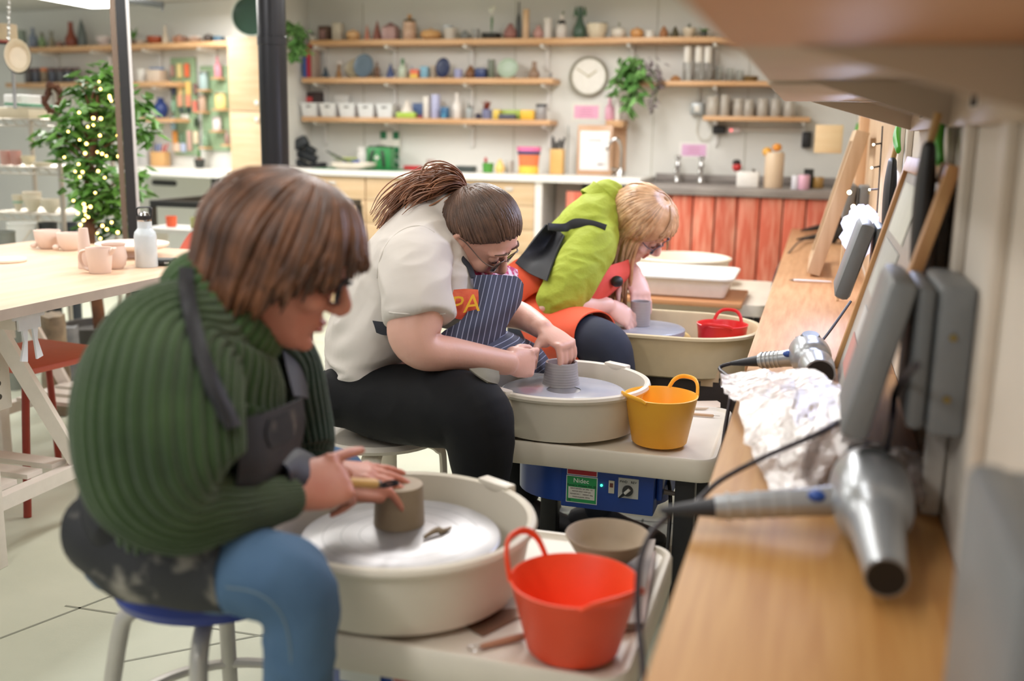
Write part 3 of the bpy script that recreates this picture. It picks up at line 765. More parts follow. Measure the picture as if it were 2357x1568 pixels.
# ---------------------------------------------------------------- small things on the shelves and counters
PR = {
    'vase': [(0, 0), (.55, 0), (.9, .25), (1, .45), (.85, .65), (.45, .85), (.5, 1), (.38, .98), (.3, .85), (0, .8)],
    'bottle': [(0, 0), (.8, 0), (1, .06), (1, .48), (.8, .6), (.36, .72), (.32, .95), (.4, 1), (0, 1)],
    'gourd': [(0, 0), (.75, 0), (1, .15), (.95, .35), (.55, .52), (.4, .7), (.36, .95), (.42, 1), (0, .99)],
    'bowl': [(0, 0), (.45, 0), (.5, .06), (.85, .45), (1, .95), (.98, 1), (.92, .95), (.75, .45), (.4, .15), (0, .12)],
    'dish': [(0, 0), (.7, 0), (.95, .4), (1, .9), (.95, 1), (.88, .8), (.6, .2), (0, .15)],
    'cup': [(0, 0), (.8, 0), (.9, .05), (1, 1), (.92, 1), (.82, .1), (0, .08)],
    'jar': [(0, 0), (.9, 0), (1, .06), (1, .7), (.9, .78), (.9, .8), (.94, .8), (.94, 1), (0, 1)],
    'cone': [(0, 0), (1, 0), (.98, .05), (.1, .96), (.03, 1), (0, 1)],
    'spire': [(0, 0), (.8, 0), (1, .2), (.9, .45), (.5, .78), (.05, 1), (0, 1)],
    'pumpkin': [(0, .02), (.5, 0), (.9, .2), (1, .45), (.85, .75), (.4, .85), (.12, .8), (.1, 1), (0, 1)],
    'pear': [(0, 0), (.6, 0), (1, .25), (.9, .5), (.4, .85), (.12, 1), (0, 1)],
    'cyl': [(0, 0), (.95, 0), (1, .03), (1, .97), (.95, 1), (0, 1)],
    'pot': [(0, 0), (.7, 0), (.78, .05), (1, .95), (1, 1), (.9, 1), (.85, .85), (0, .82)],
    'basket': [(0, 0), (.7, 0), (1, .6), (.98, .7), (1.0, .8), (1.0, 1), (.93, 1), (.6, .2), (0, .18)],
}
glass = mat('clear_glass', (238, 240, 236), .08, trans=.92, var=0)


def pt(px, py, yy): return PY(px, py, yy) if yy is not None else PLW(px, py, .11)


def item(nm, kind, px, w, h, col, lb, cat, z, grp, yy=6.9, rough=.35, extra=None, metal=0, depth=None, m=None, group=None):
    """a thing standing on height z at photo column px, w and h in photo pixels"""
    p = pt(px, 180, yy); D = dep(p); s = D / F; W_, H_ = w * s, h * s
    # foot column: same column at the shelf height
    base = V((p.x, p.y, z + .0004))
    m = m or plain(col, rough, metal)
    dd = depth or min(W_, .16)
    t = thing(nm, lb, cat, base, grp)
    ay = Matrix.Rotation(math.atan2(-base.x, base.y), 3, 'Z')
    if kind == 'box': obj('body', MB().box(base + V((0, 0, H_ / 2)), (W_, dd, H_), bev=min(.006, W_ * .15)), m, t)
    elif kind == 'disc':      # a plate propped on its rim, facing the room
        tilt = Matrix.Rotation(math.radians(78), 3, 'X'); c = base + V((0, 0, H_ / 2))
        obj('plate', MB().lathe([(0, -.006), (.5, -.006), (.9, .0), (1, .02), (.98, .026), (.85, .008), (.5, .002), (0, .002)], c, 32, (W_ / 2, H_ / 2, .45), tilt), m, t)
        obj('stand', MB().box(base + V((0, .02, .008)), (W_ * .5, .05, .014)), plain((190, 150, 110)), t)
    elif kind == 'book': obj('cover', MB().box(base + V((0, 0, H_ / 2)), (W_, dd, H_), bev=.0015), m, t); obj('pages', MB().box(base + V((0, .003, H_ / 2 + .001)), (W_ * .75, dd * .985, H_ * .98)), plain((236, 230, 216), .8), t)
    else: obj('body', MB().lathe(PR[kind], base, 24, (W_ / 2, W_ / 2, H_)), m, t)
    if extra:
        for e in extra:
            k, fx, fz, fw, fh, c = e[:6]; ew, eh = W_ * fw, H_ * fh; q = base + V((W_ * fx, 0, H_ * fz))
            n = e[6] if len(e) > 6 else 'detail'
            if k == 'box': g = MB().box(q + V((0, -dd / 2 if fh < .9 and fz < .9 and kind == 'box' else 0, eh / 2)), (ew, .012 if kind == 'box' else ew * .5, eh), bev=.002)
            elif k == 'ball': g = MB().ell(q + V((0, 0, eh / 2)), (ew / 2, ew / 2, eh / 2), n=14, m=9)
            elif k == 'leaf':
                g = MB()
                for i in range(int(e[7]) if len(e) > 7 else 9):
                    a = rnd.uniform(0, 2 * PI); d = V((math.cos(a), math.sin(a), 0)); r = rnd.uniform(.3, 1) * ew / 2; hh = rnd.uniform(.4, 1) * eh
                    g.tube([q, q + d * r * .5 + V((0, 0, hh * .75)), q + d * r + V((0, 0, hh))], [(.002, .001), (.012 * min(1, ew * 8), .002), (.002, .001)], 6, hint=V((-d.y, d.x, 0)), k=3)
            else: g = MB().lathe(PR[k], q, 18, (ew / 2, ew / 2, eh))
            obj(n, g, plain(c, rough) if c else glass, t)
    return t


GR = (64, 110, 50)
g1 = 'pots on the top back shelf'
for r in (
    ('plant_pot', 'cup', 722, 13, 12, (226, 220, 206), 'tiny cream pot with a sprig, at the left end of the top shelf', 'pot', [('leaf', 0, .8, 1.2, 1, (70, 90, 60), 'leaves')]),
    ('dark_canister', 'box', 751, 25, 33, (96, 72, 60), 'dark brown square canister with a mauve front on the top shelf', 'canister', [('box', -.08, .12, .55, .6, (150, 116, 112), 'panel')]),
    ('lantern', 'box', 780, 22, 40, (206, 196, 178), 'pale cream lantern box on the top shelf beside the dark canister', 'lantern', None),
    ('lidded_bowl', 'pumpkin', 814, 33, 27, (222, 178, 126), 'rounded tan lidded bowl on the top shelf', 'bowl', None),
    ('ceramic_cone', 'cone', 846, 15, 36, (206, 138, 116), 'small salmon pink ceramic cone on the top shelf', 'ornament', None),
    ('ceramic_cone', 'cone', 869, 24, 44, (150, 96, 84), 'taller dark red ceramic cone on the top shelf', 'ornament', None),
    ('clay_house', 'box', 900, 32, 30, (186, 150, 146), 'dusty pink clay house with a pointed roof on the top shelf', 'ornament', [('cone', 0, 1, 1.1, .35, (150, 110, 106), 'roof')]),
    ('striped_jar', 'jar', 943, 31, 40, (208, 172, 146), 'pink and brown striped jar with a knobbed lid on the top shelf', 'jar', [('pumpkin', 0, 1.0, .9, .2, (110, 92, 66), 'lid'), ('ball', 0, 1.15, .35, .3, (206, 160, 110), 'knob')]),
    ('low_bowl', 'pumpkin', 992, 50, 27, (216, 168, 112), 'wide low tan bowl on the top shelf', 'bowl', None),
    ('stacked_cups', 'cup', 1036, 30, 26, (206, 198, 186), 'pale grey stacked cups on the top shelf', 'cups', [('cup', -.2, .75, .8, .5, (190, 196, 200), 'upper_cup')]),
    ('stone_ornament', 'pear', 1070, 26, 22, (140, 142, 140), 'squat grey stone ornament on the top shelf', 'ornament', None),
    ('grey_mug', 'cup', 1094, 18, 24, (170, 170, 166), 'small grey mug on the top shelf beside the grey stone ornament', 'mug', None),
    ('flower_dish', 'dish', 1130, 46, 14, (56, 58, 56), 'black dish with tall white flowers on the top shelf', 'plant', [('leaf', 0, .6, .25, 3.2, (70, 130, 60), 'stems', 7), ('ball', 0, 4.2, .3, 1.0, (232, 234, 222), 'blossom'), ('ball', .12, 4.7, .16, .7, (240, 240, 226), 'blossom')]),
    ('clay_figure', 'pear', 1173, 33, 36, (164, 116, 110), 'dusky pink lumpy clay figure on the top shelf', 'ornament', None),
    ('tall_bottle', 'bottle', 1192, 10, 82, (62, 66, 66), 'slim dark tall bottle on the top shelf', 'bottle', None),
    ('wooden_pillar', 'cyl', 1208, 15, 66, (222, 186, 146), 'turned pale wooden pillar on the top shelf', 'ornament', None),
    ('pink_pot', 'vase', 1237, 24, 29, (200, 154, 146), 'small dusty pink pot on the top shelf beside the wooden pillar', 'pot', None),
    ('paper_figure', 'cyl', 1258, 18, 46, (232, 224, 216), 'white figure with pink stripes and green sprigs on the top shelf', 'ornament', [('box', 0, .3, .9, .12, (222, 130, 140), 'stripe'), ('leaf', 0, .2, 1.3, .9, (180, 196, 110), 'sprigs', 6)]),
    ('white_vase', 'bottle', 1290, 26, 52, (226, 218, 210), 'white bottle vase with a black ball on its front, top shelf', 'vase', [('ball', 0, .52, .7, .3, (20, 22, 22), 'ball'), ('leaf', 0, 1.0, .5, .2, (120, 130, 90), 'leaf', 4)]),
    ('cactus_vase', 'gourd', 1331, 30, 70, (72, 96, 80), 'tall dark green cactus shaped vase on the top shelf', 'vase', [('spire', -.35, .72, .3, .3, (80, 110, 84), 'arm'), ('spire', .35, .72, .3, .3, (80, 110, 84), 'arm')]),
    ('basket_bowl', 'basket', 1370, 48, 34, (218, 204, 178), 'cream ribbed bowl with a slate blue rim on the top shelf', 'bowl', [('bowl', 0, .62, 1.04, .42, (118, 126, 132), 'rim_band')]),
    ('ceramic_pumpkin', 'pumpkin', 1420, 35, 28, (226, 218, 204), 'white ceramic pumpkin on the top shelf', 'pumpkin', [('leaf', 0, .9, .4, .4, (110, 120, 80), 'stalk', 4)]),
    ('ceramic_pumpkin', 'pumpkin', 1462, 32, 26, (214, 158, 98), 'orange ceramic pumpkin on the top shelf', 'pumpkin', None),
    ('small_white_jar', 'jar', 1491, 22, 17, (234, 230, 220), 'small squat white jar on the top shelf beside the orange pumpkin', 'jar', None),
    ('brown_pear', 'pear', 1523, 21, 27, (176, 122, 82), 'brown pear shaped ornament on the top shelf', 'ornament', None),
    ('dark_pear', 'pear', 1549, 17, 26, (84, 76, 48), 'dark olive pear shaped ornament on the top shelf', 'ornament', None),
    ('cream_planter', 'bowl', 1581, 31, 22, (224, 210, 186), 'cream bowl planter with a small plant near the right end of the top shelf', 'plant', [('leaf', 0, .8, .6, .7, (60, 84, 50), 'leaves', 7)]),
    ('trailing_plant', 'cup', 1615, 16, 14, (70, 70, 60), 'leafy little plant in a dark cup at the right end of the top shelf', 'plant', [('leaf', 0, .8, 2.2, .9, (80, 140, 50), 'leaves', 12)]),
): item(r[0], r[1], r[2], r[3], r[4], r[5], r[6], r[7], Z1, g1, extra=r[8])
g2 = 'pots on the middle back shelf'
for r in (
    ('book', 'book', 709, 8, 46, (70, 100, 170), 'blue and white book at the left end of the middle shelf', 'book', None),
    ('book', 'book', 718, 9, 74, (190, 50, 70), 'tall red book at the left end of the middle shelf', 'book', None),
    ('book', 'book', 728, 9, 66, (170, 150, 136), 'beige book standing right of the tall red book', 'book', None),
    ('blue_cone', 'cone', 750, 19, 26, (62, 78, 92), 'small slate blue cone at the left of the middle shelf', 'ornament', None),
    ('wooden_candlestick', 'gourd', 780, 14, 30, (158, 116, 70), 'small wooden candlestick with a glass ball on the middle shelf', 'candlestick', [('ball', .2, 1, .8, .35, (220, 214, 210), 'glass_ball')]),
    ('pale_plate', 'disc', 826, 66, 46, (196, 186, 158), 'large pale olive plate propped behind the grey blue plate', 'plate', None),
    ('brown_bud_vase', 'bottle', 868, 13, 36, (122, 90, 70), 'slim brown bud vase beside the grey blue plate', 'vase', None),
    ('blue_tree', 'cone', 899, 24, 34, (74, 88, 130), 'deep blue ceramic tree cone on a white foot', 'ornament', [('box', 0, 0, 1.1, .12, (232, 220, 206), 'foot')]),
    ('green_white_bottle', 'bottle', 927, 20, 44, (196, 210, 190), 'green topped white bottle on the middle shelf', 'bottle', [('cyl', 0, .7, .45, .3, (100, 136, 104), 'neck')]),
    ('lilac_cone', 'cone', 948, 12, 30, (140, 144, 190), 'little lilac cone peeking over the red and yellow block', 'ornament', None),
    ('sunset_block', 'box', 956, 20, 20, (236, 120, 84), 'bright red and yellow block on the middle shelf', 'ornament', [('box', 0, .05, .9, .4, (240, 206, 90), 'yellow_face')]),
    ('light_blue_tag', 'box', 978, 17, 27, (130, 180, 204), 'light blue tile standing on the middle shelf', 'tile', None),
    ('cream_mug', 'cup', 996, 15, 30, (226, 214, 196), 'cream mug half hidden by the navy dish', 'mug', None),
    ('lilac_cup', 'cup', 1055, 21, 21, (164, 168, 206), 'lilac cup on the middle shelf', 'cup', None),
    ('brown_bird', 'pear', 1083, 26, 30, (130, 90, 62), 'brown bird shaped jug on the middle shelf', 'ornament', [('ball', 0, .05, .4, .3, (226, 190, 176), 'pale_spot')]),
    ('navy_mug', 'box', 1108, 24, 23, (44, 62, 112), 'navy square mug on the middle shelf', 'mug', None),
    ('green_column', 'cyl', 1131, 17, 42, (108, 116, 100), 'dark green straight vase on the middle shelf', 'vase', None),
    ('teal_plate', 'disc', 1169, 50, 46, (176, 196, 176), 'round teal and sand patterned plate propped on the middle shelf', 'plate', None),
    ('brown_flask', 'gourd', 1229, 27, 38, (150, 124, 104), 'brown conical flask at the right end of the middle shelf', 'flask', None),
    ('tiny_grey_cup', 'cup', 1267, 7, 14, (140, 140, 140), 'tiny grey cup at the right tip of the middle shelf', 'cup', None),
): item(r[0], r[1], r[2], r[3], r[4], r[5], r[6], r[7], Z2, g2, extra=r[8], depth=.10 if r[1] == 'book' else None, yy=6.96 if r[0] in('pale_plate','lilac_cone','cream_mug') else 6.9)
item('grey_blue_plate', 'disc', 838, 50, 54, (104, 122, 138), 'round grey blue plate propped upright on the middle shelf', 'plate', Z2, g2, yy=6.86)
item('navy_dish', 'disc', 1020, 36, 46, (44, 54, 88), 'navy leaf shaped dish propped upright on the middle shelf', 'dish', Z2, g2, yy=6.87)
g3 = 'white bins on the lower back shelf'
for i, px in enumerate((720, 763, 806.5, 850, 893)):
    p = PY(px, 200, 6.88); s = dep(p) / F; b = V((p.x, p.y, Z3 + .0005)); wd, h = 41.5 * s, 31 * s
    t = thing('storage_bin', ('leftmost', 'second from left', 'middle', 'fourth from left', 'rightmost')[i] + ' of the five white bins on the lower shelf', 'bin', b, g3)
    def q(z, e): return [b + V((x * (wd / 2 - e), y * (.075 - e), z)) for x, y in ((-1, -1), (1, -1), (1, 1), (-1, 1))]
    obj('body', MB().rings([q(0, .014), q(h - .012, .003), q(h - .012, 0), q(h, 0), q(h, .005), q(.01, .02)]), plain((226, 226, 226), .45), t)
    obj('handle_slot', MB().box(b + V((0, -.0735, h - .026)), (.034, .004, .010), bev=.003), plain((90, 88, 84)), t)
g4 = 'craft supplies on the lower back shelf'
for r in (
    ('red_black_box', 'box', 720, 46, 56, (60, 44, 44), 'dark box with a red label standing behind the leftmost white bins', 'box', [('box', -.2, .6, .5, .2, (206, 70, 70), 'label')], 6.98),
    ('paper_roll', 'box', 788, 36, 50, (222, 222, 218), 'rounded white packet rising behind the white bins', 'packet', None, 6.98),
    ('green_tray', 'box', 936, 46, 13, (176, 204, 80), 'lime green tray on the lower shelf', 'tray', None, 6.84),
    ('white_cone', 'cone', 937, 32, 30, (234, 226, 216), 'white cone standing in the lime green tray', 'ornament', None, 6.86),
    ('fabric_roll', 'box', 964, 26, 34, (70, 92, 134), 'blue and red fabric bundle on the lower shelf', 'fabric', [('box', 0, .0, 1, .2, (150, 50, 70), 'red_hem')], 6.9),
    ('white_tube', 'box', 983, 13, 50, (228, 222, 214), 'white upright box beside the blue fabric bundle', 'box', None, 6.9),
    ('lavender_tube', 'cyl', 1003, 21, 54, (186, 188, 222), 'lavender upright tube on the lower shelf', 'tube', None, 6.9),
    ('teal_spool', 'box', 1025, 17, 26, (52, 104, 146), 'teal ribbon spool with its ribbon hanging over the shelf edge', 'ribbon', [('box', .05, -.42, .4, .85, (70, 146, 180), 'ribbon')], 6.86),
    ('white_bottle', 'bottle', 1052, 22, 58, (236, 230, 224), 'tall white bottle on the lower shelf', 'bottle', None, 6.9),
    ('pen_glass', 'cup', 1082, 19, 24, (180, 188, 190), 'glass of pens on the lower shelf', 'pen pot', [('leaf', 0, .5, 1.2, 1.2, (80, 90, 80), 'pens', 9)], 6.88),
    ('black_tin', 'cyl', 1102, 14, 12, (50, 48, 70), 'small dark tin between the pens and the brushes', 'tin', None, 6.86),
    ('brush_pot', 'cup', 1122, 24, 22, (126, 130, 164), 'pot crammed with red brown brushes on the lower shelf', 'brush pot', [('leaf', 0, .5, 1.6, 1.6, (140, 66, 56), 'brushes', 18)], 6.88),
    ('yellow_packet', 'box', 1146, 16, 22, (230, 200, 90), 'small yellow packet beside the brush pot', 'packet', None, 6.88),
    ('lime_packet', 'box', 1178, 54, 22, (176, 200, 90), 'lime green packet lying on the dark craft boxes', 'packet', None, 6.94),
    ('dark_kit', 'box', 1170, 40, 12, (80, 82, 96), 'low dark craft kit on the lower shelf', 'box', None, 6.84),
    ('gold_packet', 'box', 1217, 32, 22, (244, 196, 70), 'golden yellow packet on the lower shelf', 'packet', None, 6.88),
    ('grey_canister', 'cyl', 1248, 25, 30, (160, 156, 156), 'grey canister with a dark lid at the right end of the lower shelf', 'canister', [('cyl', 0, 1, 1.05, .2, (66, 68, 70), 'lid')], 6.88),
): item(r[0], r[1], r[2], r[3], r[4], r[5], r[6], r[7], Z3 + (.037 if r[0] == 'white_cone' else 0), g4, extra=r[8], yy=r[9], depth=.06)
# right of the clock
for i, px in enumerate((1580, 1606, 1627)):
    t = item('glass_bottle', 'cyl', px, 18, 42, None, 'clear glass bottle with a white top, ' + ('left of three', 'middle of three', 'right of three')[i] + ' right of the clock', 'bottle', Z2R, 'white topped bottles', m=glass)
    b = t.location; s = dep(b) / F
    obj('white_top', MB().lathe(PR['cyl'], V((b.x, b.y, b.z + 42 * s)), 20, (8.5 * s, 8.5 * s, 36 * s)), whitep, t)
item('bread_roll', 'pear', 1555, 27, 14, (190, 138, 90), 'small brown bun shaped lump on the shelf right of the clock', 'ornament', Z2R, None)
for i, (px, w, h, lb) in enumerate(((1655, 18, 34, 'plain wine glass left of three beside the white topped bottles'), (1680, 18, 30, 'plain wine glass middle of three beside the white topped bottles'), (1702, 18, 26, 'plain wine glass right of three beside the white topped bottles'))):
    item('drinking_glass', 'cup', px, w, h, None, lb, 'glass', Z2R, 'glasses on the shelf right of the clock', m=glass)
item('brown_dish', 'dish', 1728, 34, 12, (124, 100, 62), 'shallow brown dish at the right end of the shelf beside the glasses', 'dish', Z2R, None)
for i, (px, w, h) in enumerate(((1644, 30, 44), (1672, 22, 48), (1704, 24, 40), (1728, 24, 38), (1760, 26, 40), (1790, 24, 40), (1822, 26, 40))):
    item('clear_jar', 'jar', px, w, h, None, 'clear glass jar, ' + ('first', 'second', 'third', 'fourth', 'fifth', 'sixth', 'last')[i] + ' from the left on the short shelf over the sink', 'jar', Z3R, 'clear jars over the sink', m=mat('frosted_glass', (226, 218, 206), .3, trans=.45))
# wall clock
c = PY(1355, 176, YW - .03); r = 45 * dep(c) / F
t = thing('wall_clock', 'round white wall clock with a grey rim', 'clock', c)
Rf = frame((0, -1, 0), (1, 0, 0))
obj('rim', MB().lathe([(r * .86, -.0295), (r, -.0295), (r, .012), (r * .97, .018), (r * .9, .012), (r * .86, .0)], c, 48, rot=Rf), plain((150, 146, 130), .4), t)
obj('face', MB().lathe([(0, -.02), (r * .9, -.02), (r * .9, .002), (0, .002)], c, 48, rot=Rf), plain((240, 236, 228), .5), t)
for n, a, l, wd in (('hour_hand', 55, .5, .012), ('minute_hand', -58, .72, .009)):
    d = V((math.sin(math.radians(a)), 0, math.cos(math.radians(a)))); obj(n, MB().tube([c + V((0, -.005, 0)) - d * .01, c + V((0, -.005, 0)) + d * r * l], wd / 2, 6), plain((206, 198, 176)), t)
mk = MB()
for k in range(12):
    d = V((math.sin(k * PI / 6), 0, math.cos(k * PI / 6))); mk.box(c + d * r * .78 + V((0, -.003, 0)), (.006, .002, .006))
obj('hour_marks', mk, plain((214, 208, 194)), t)


def notice(px0, py0, px1, py1, cp, cb, lb, lines=4, inset=.1):
    a, b = PY(px0, py0, YW), PY(px1, py1, YW); c = (a + b) / 2; w, h = b.x - a.x, a.z - b.z
    t = thing('notice', lb, 'notice', c, 'pink notices on the back wall')
    obj('sheet', MB().box(c + V((0, -.0015, 0)), (w, .002, h)), plain(cb, .6), t)
    g = obj('pink_card', MB().box(c + V((0, -.003, 0)), (w * (1 - 2 * inset), .002, h * .68)), plain(cp, .6), t)
    m = MB()
    for k in range(lines): m.box(c + V((0, -.0045, h * (.2 - .13 * k))), (w * (.5 if k % 2 else .34), .001, h * .035))
    obj('print', m, plain((206, 140, 170), .6), g)


notice(1316, 236, 1384, 280, (244, 180, 208), (232, 230, 220), 'pink notice on the wall under the clock')
notice(1564, 326, 1631, 366, (232, 184, 220), (238, 234, 230), 'pink notice on the wall over the sink taps')
# soap bottles on a wooden wall box
zb = PY(1412, 277, 6.88).z; a, b = PY(1394, 277, 6.84), PY(1434, 292, 6.84)
t = thing('soap_rack', 'narrow wooden rack under the soap bottles on the back wall', 'rack', ((a.x + b.x) / 2, 6.93, b.z))
obj('ledge', MB().bbox((a.x, 6.84, zb - .045), (b.x, YW - .001, zb), .002), shelfwood, t)
obj('back_plank', MB().bbox((a.x + .005, 6.99, PY(1412, 395, 6.99).z), (b.x - .005, YW - .002, zb - .046)), plain((208, 170, 136)), t)
item('pink_soap_bottle', 'bottle', 1406, 21, 52, (240, 180, 204), 'pink soap bottle with a dark pump under the hanging plant', 'bottle', zb, None, extra=[('cyl', 0, 1, .35, .2, (60, 70, 60), 'pump')])
item('white_soap_bottle', 'bottle', 1425, 14, 62, (238, 232, 226), 'slim white soap bottle beside the pink one', 'bottle', zb, None)
# sockets, trunking and cables on the back wall
t = thing('wall_socket', 'grey metal wall socket under the shelf right of the clock', 'socket', PY(1604, 265, YW - .02))
a, b = PY(1590, 236, 6.96), PY(1619, 264, 6.96); obj('box', MB().bbox((a.x, 6.96, b.z), (b.x, YW - .001, a.z), .008), plain((166, 170, 170), .35, .4), t)
c = (a + b) / 2; obj('rocker', MB().box((c.x, 6.957, c.z), (.035, .006, .04), bev=.003), whitep, t)
obj('conduit', MB().tube([V((c.x, 7.0, a.z)), V((c.x, 7.0, Z2R - .05))], .012, 10), plain((206, 206, 200)), t)
t = thing('power_trunking', 'white power trunking with a black adaptor under the jar shelf', 'trunking', PY(1750, 303, YW - .02))
a, b = PY(1640, 296, 6.99), PY(1858, 303, 6.99); obj('channel', MB().bbox((a.x, 6.995, (a.z + b.z) / 2 - .012), (b.x, YW - .001, (a.z + b.z) / 2 + .012)), plain((214, 208, 198)), t)
p = PY(1656, 299, 6.97); obj('adaptor', MB().box((p.x, 6.97, p.z), (.085, .045, .05), bev=.005), black, t)
p = PY(1690, 300, 6.98); g = obj('switch_plate', MB().box((p.x, 6.985, p.z), (.075, .02, .036), bev=.004), plain((232, 222, 222)), t); obj('red_neon', MB().box((p.x - .02, 6.973, p.z), (.016, .006, .016)), mat('neon', (255, 120, 120), .4, emit=1.2), g)
p = PY(1857, 322, 6.97); one('socket_plug', MB().box((p.x, 6.98, p.z), (.06, .07, .10), bev=.008), black, 'black plug transformer at the right end of the trunking', 'plug')
cable('loop_cable', [PY(a, b, 7.0) for a, b in ((1640, 300), (1632, 318), (1615, 322), (1604, 305), (1606, 280), (1606, 266))], .004, 'pale looped cable below the grey wall socket', m=plain((214, 210, 196)))
# on the sink counter
for i, px in enumerate((1558, 1612)):
    b = PY(px, 425, 6.9); b.z = ZS + .0005; t = thing('pillar_tap', ('left', 'right')[i] + ' chrome pillar tap on the grey sink counter', 'tap', b, 'sink taps'); s = dep(b) / F
    obj('column', MB().lathe([(.03, 0), (.02, .01), (.014, .04), (.014, .10), (.02, .115), (.012, .13), (.012, .15), (0, .152)], b, 16), chrome, t)
    obj('spout', MB().tube([b + V((0, 0, .08)), b + V((0, -.05, .10)), b + V((0, -.09, .085)), b + V((0, -.095, .065))], .011, 10, k=4), chrome, t)
    obj('handle', MB().ell(b + V((0, 0, .165)), (.022, .022, .014)), chrome, t)
b = PY(1428, 408, 6.75); b.z = ZC + .0005
t = thing('mixer_tap', 'tall chrome swan neck tap beside the framed notice', 'tap', b); s = dep(b) / F
P = [b, b + V((0, 0, .08)), b + V((.0, -.01, .18)), b + V((-.02, -.02, .235)), b + V((-.055, -.03, .235)), b + V((-.085, -.04, .19)), b + V((-.087, -.04, .165))]
obj('spout', MB().tube(P, .011, 12, k=6), chrome, t); obj('base', MB().lathe([(0, 0), (.03, 0), (.026, .03), (.014, .05), (0, .05)], b, 16), chrome, t); obj('lever', MB().tube([b + V((.0, 0, .04)), b + V((-.06, -.03, .05))], .007, 8), chrome, t)
for r in (
    ('white_planter', 'box', 1736, 50, 36, (236, 232, 226), 'square white planter on the sink counter', 'planter', [('leaf', .25, .9, .4, .35, (84, 66, 46), 'dry_plant', 8)], .09),
    ('beige_vase', 'cyl', 1796, 44, 82, (222, 196, 166), 'tall beige cylinder vase of orange flowers on the sink counter', 'vase', [('ball', -.42, .88, .5, .26, (232, 172, 70), 'flower'), ('ball', .08, 1.03, .5, .22, (230, 150, 56), 'flower'), ('ball', .25, .95, .3, .12, (196, 196, 190), 'bud')], None),
    ('pink_can', 'cyl', 1868, 26, 34, (226, 176, 196), 'pink and white can at the right of the sink counter', 'can', None, None),
    ('white_can', 'cyl', 1848, 18, 32, (220, 218, 226), 'pale lilac can beside the pink one on the sink counter', 'can', None, None),
): item(*r[:8], ZS, 'things on the sink counter', extra=r[8], yy=6.45 if 'can' in r[0] else 6.55, depth=r[9])
item('black_jar', 'jar', 1878, 24, 44, (40, 42, 42), 'black jar behind the pink can on the sink counter', 'jar', ZS, 'things on the sink counter', yy=6.7)
item('mustard_tin', 'cyl', 1902, 24, 26, (176, 136, 76), 'mustard tin at the far right of the sink counter', 'tin', ZS, 'things on the sink counter', yy=6.7)
item('red_flower', 'cyl', 1712, 5, 30, (176, 60, 60), 'red flower with a dark head behind the white planter', 'flower', ZS, None, yy=6.85, extra=[('ball', -.6, 1, 4.5, .7, (206, 60, 60), 'petals'), ('ball', -.9, 1.45, 4, .5, (40, 34, 34), 'head')])
# on the white worktop
CW = 'things on the white worktop'
item('framed_notice', 'box', 1375, 84, 115, (200, 160, 128), 'wood framed white notice standing on the worktop beside the tap', 'frame', ZC, None, yy=6.81, depth=.025, extra=[('box', 0, .1, .83, .78, (240, 236, 234), 'paper'), ('box', 0, .68, .4, .03, (206, 200, 206), 'heading'), ('box', .18, .2, .2, .04, (190, 170, 200), 'stamp')])
t = item('tool_block', 'box', 1288, 31, 58, (222, 178, 108), 'bamboo holder full of dark modelling tools on the worktop', 'tool holder', ZC, None, yy=6.8, depth=.08)
b = t.location
for i in range(9):
    p = b + V((rnd.uniform(-.035, .035), rnd.uniform(-.03, .03), .12)); obj('tool', MB().tube([p, p + V((rnd.uniform(-.03, .03), 0, rnd.uniform(.09, .14)))], [(.006, .004), (.009, .004)], 8), plain((84, 82, 80)), t)
item('glass_rod', 'cyl', 1312, 3, 110, (170, 176, 170), 'thin leaning grey rod beside the bamboo tool holder', 'rod', ZC, None, yy=6.95)
item('rainbow_pot', 'pot', 1221, 54, 62, (240, 130, 80), 'rainbow striped pot painted pink, blue, orange and yellow on the worktop', 'pot', ZC, None, yy=6.72,
     extra=[('cyl', 0, .0, .87, .3, (244, 200, 80), 'yellow_band'), ('cyl', 0, .72, 1.0, .12, (50, 70, 110), 'blue_band'), ('cyl', 0, .84, 1.05, .16, (236, 120, 170), 'pink_rim')])
t = item('first_aid_sign', 'box', 897, 50, 86, (224, 222, 210), 'green and white first aid sign standing on the worktop against the wall', 'sign', ZC, None, yy=7.0, depth=.012)
b = t.location; s = dep(b) / F; gg = plain((20, 110, 66), .5)
def sg(nm, x0, x1, z0, z1, m): obj(nm, MB().box(b + V(((x0 + x1) / 2 * s, -.0075, (z0 + z1) / 2 * s)), (abs(x1 - x0) * s, .002, abs(z1 - z0) * s)), m, t)
for q in ((-23, -8, 66, 83), (8, 23, 66, 83), (-23, -8, 34, 49), (8, 23, 34, 49), (-23, 23, 2, 32)): sg('green_field', *q, gg)
obj('lettering', text('FIRST AID', .062, b + V((0, -.0095, 17 * s)), (1, 0, 0), (0, 0, 1)), plain((235, 240, 235)), t)
t = item('first_aid_bag', 'box', 876, 58, 48, (60, 150, 84), 'green first aid bag with black straps on the worktop', 'bag', ZC + .0035, None, yy=6.88, depth=.1)
b = t.location; s = dep(b) / F
for x in (-20, 14): obj('strap', MB().tube([b + V((x * s, -.054, .01)), b + V((x * s * .8, -.054, .10)), b + V((x * s * .3, -.03, 50 * s)), b + V((x * s * .3, .03, 50 * s))], [(.012, .003)] * 4, 8, hint=(1, 0, 0), k=4), plain((50, 62, 50)), t)
obj('zip_band', MB().box(b + V((0, 0, 47 * s)), (54 * s, .08, .02), bev=.008), plain((50, 60, 50)), t)
obj('cross', MB().box(b + V((-4 * s, -.052, 24 * s)), (.04, .003, .012)).box(b + V((-4 * s, -.0522, 24 * s)), (.012, .003, .04)), whitep, t)
p0, p1 = PY(735, 392, 6.6), PY(930, 394, 6.6)
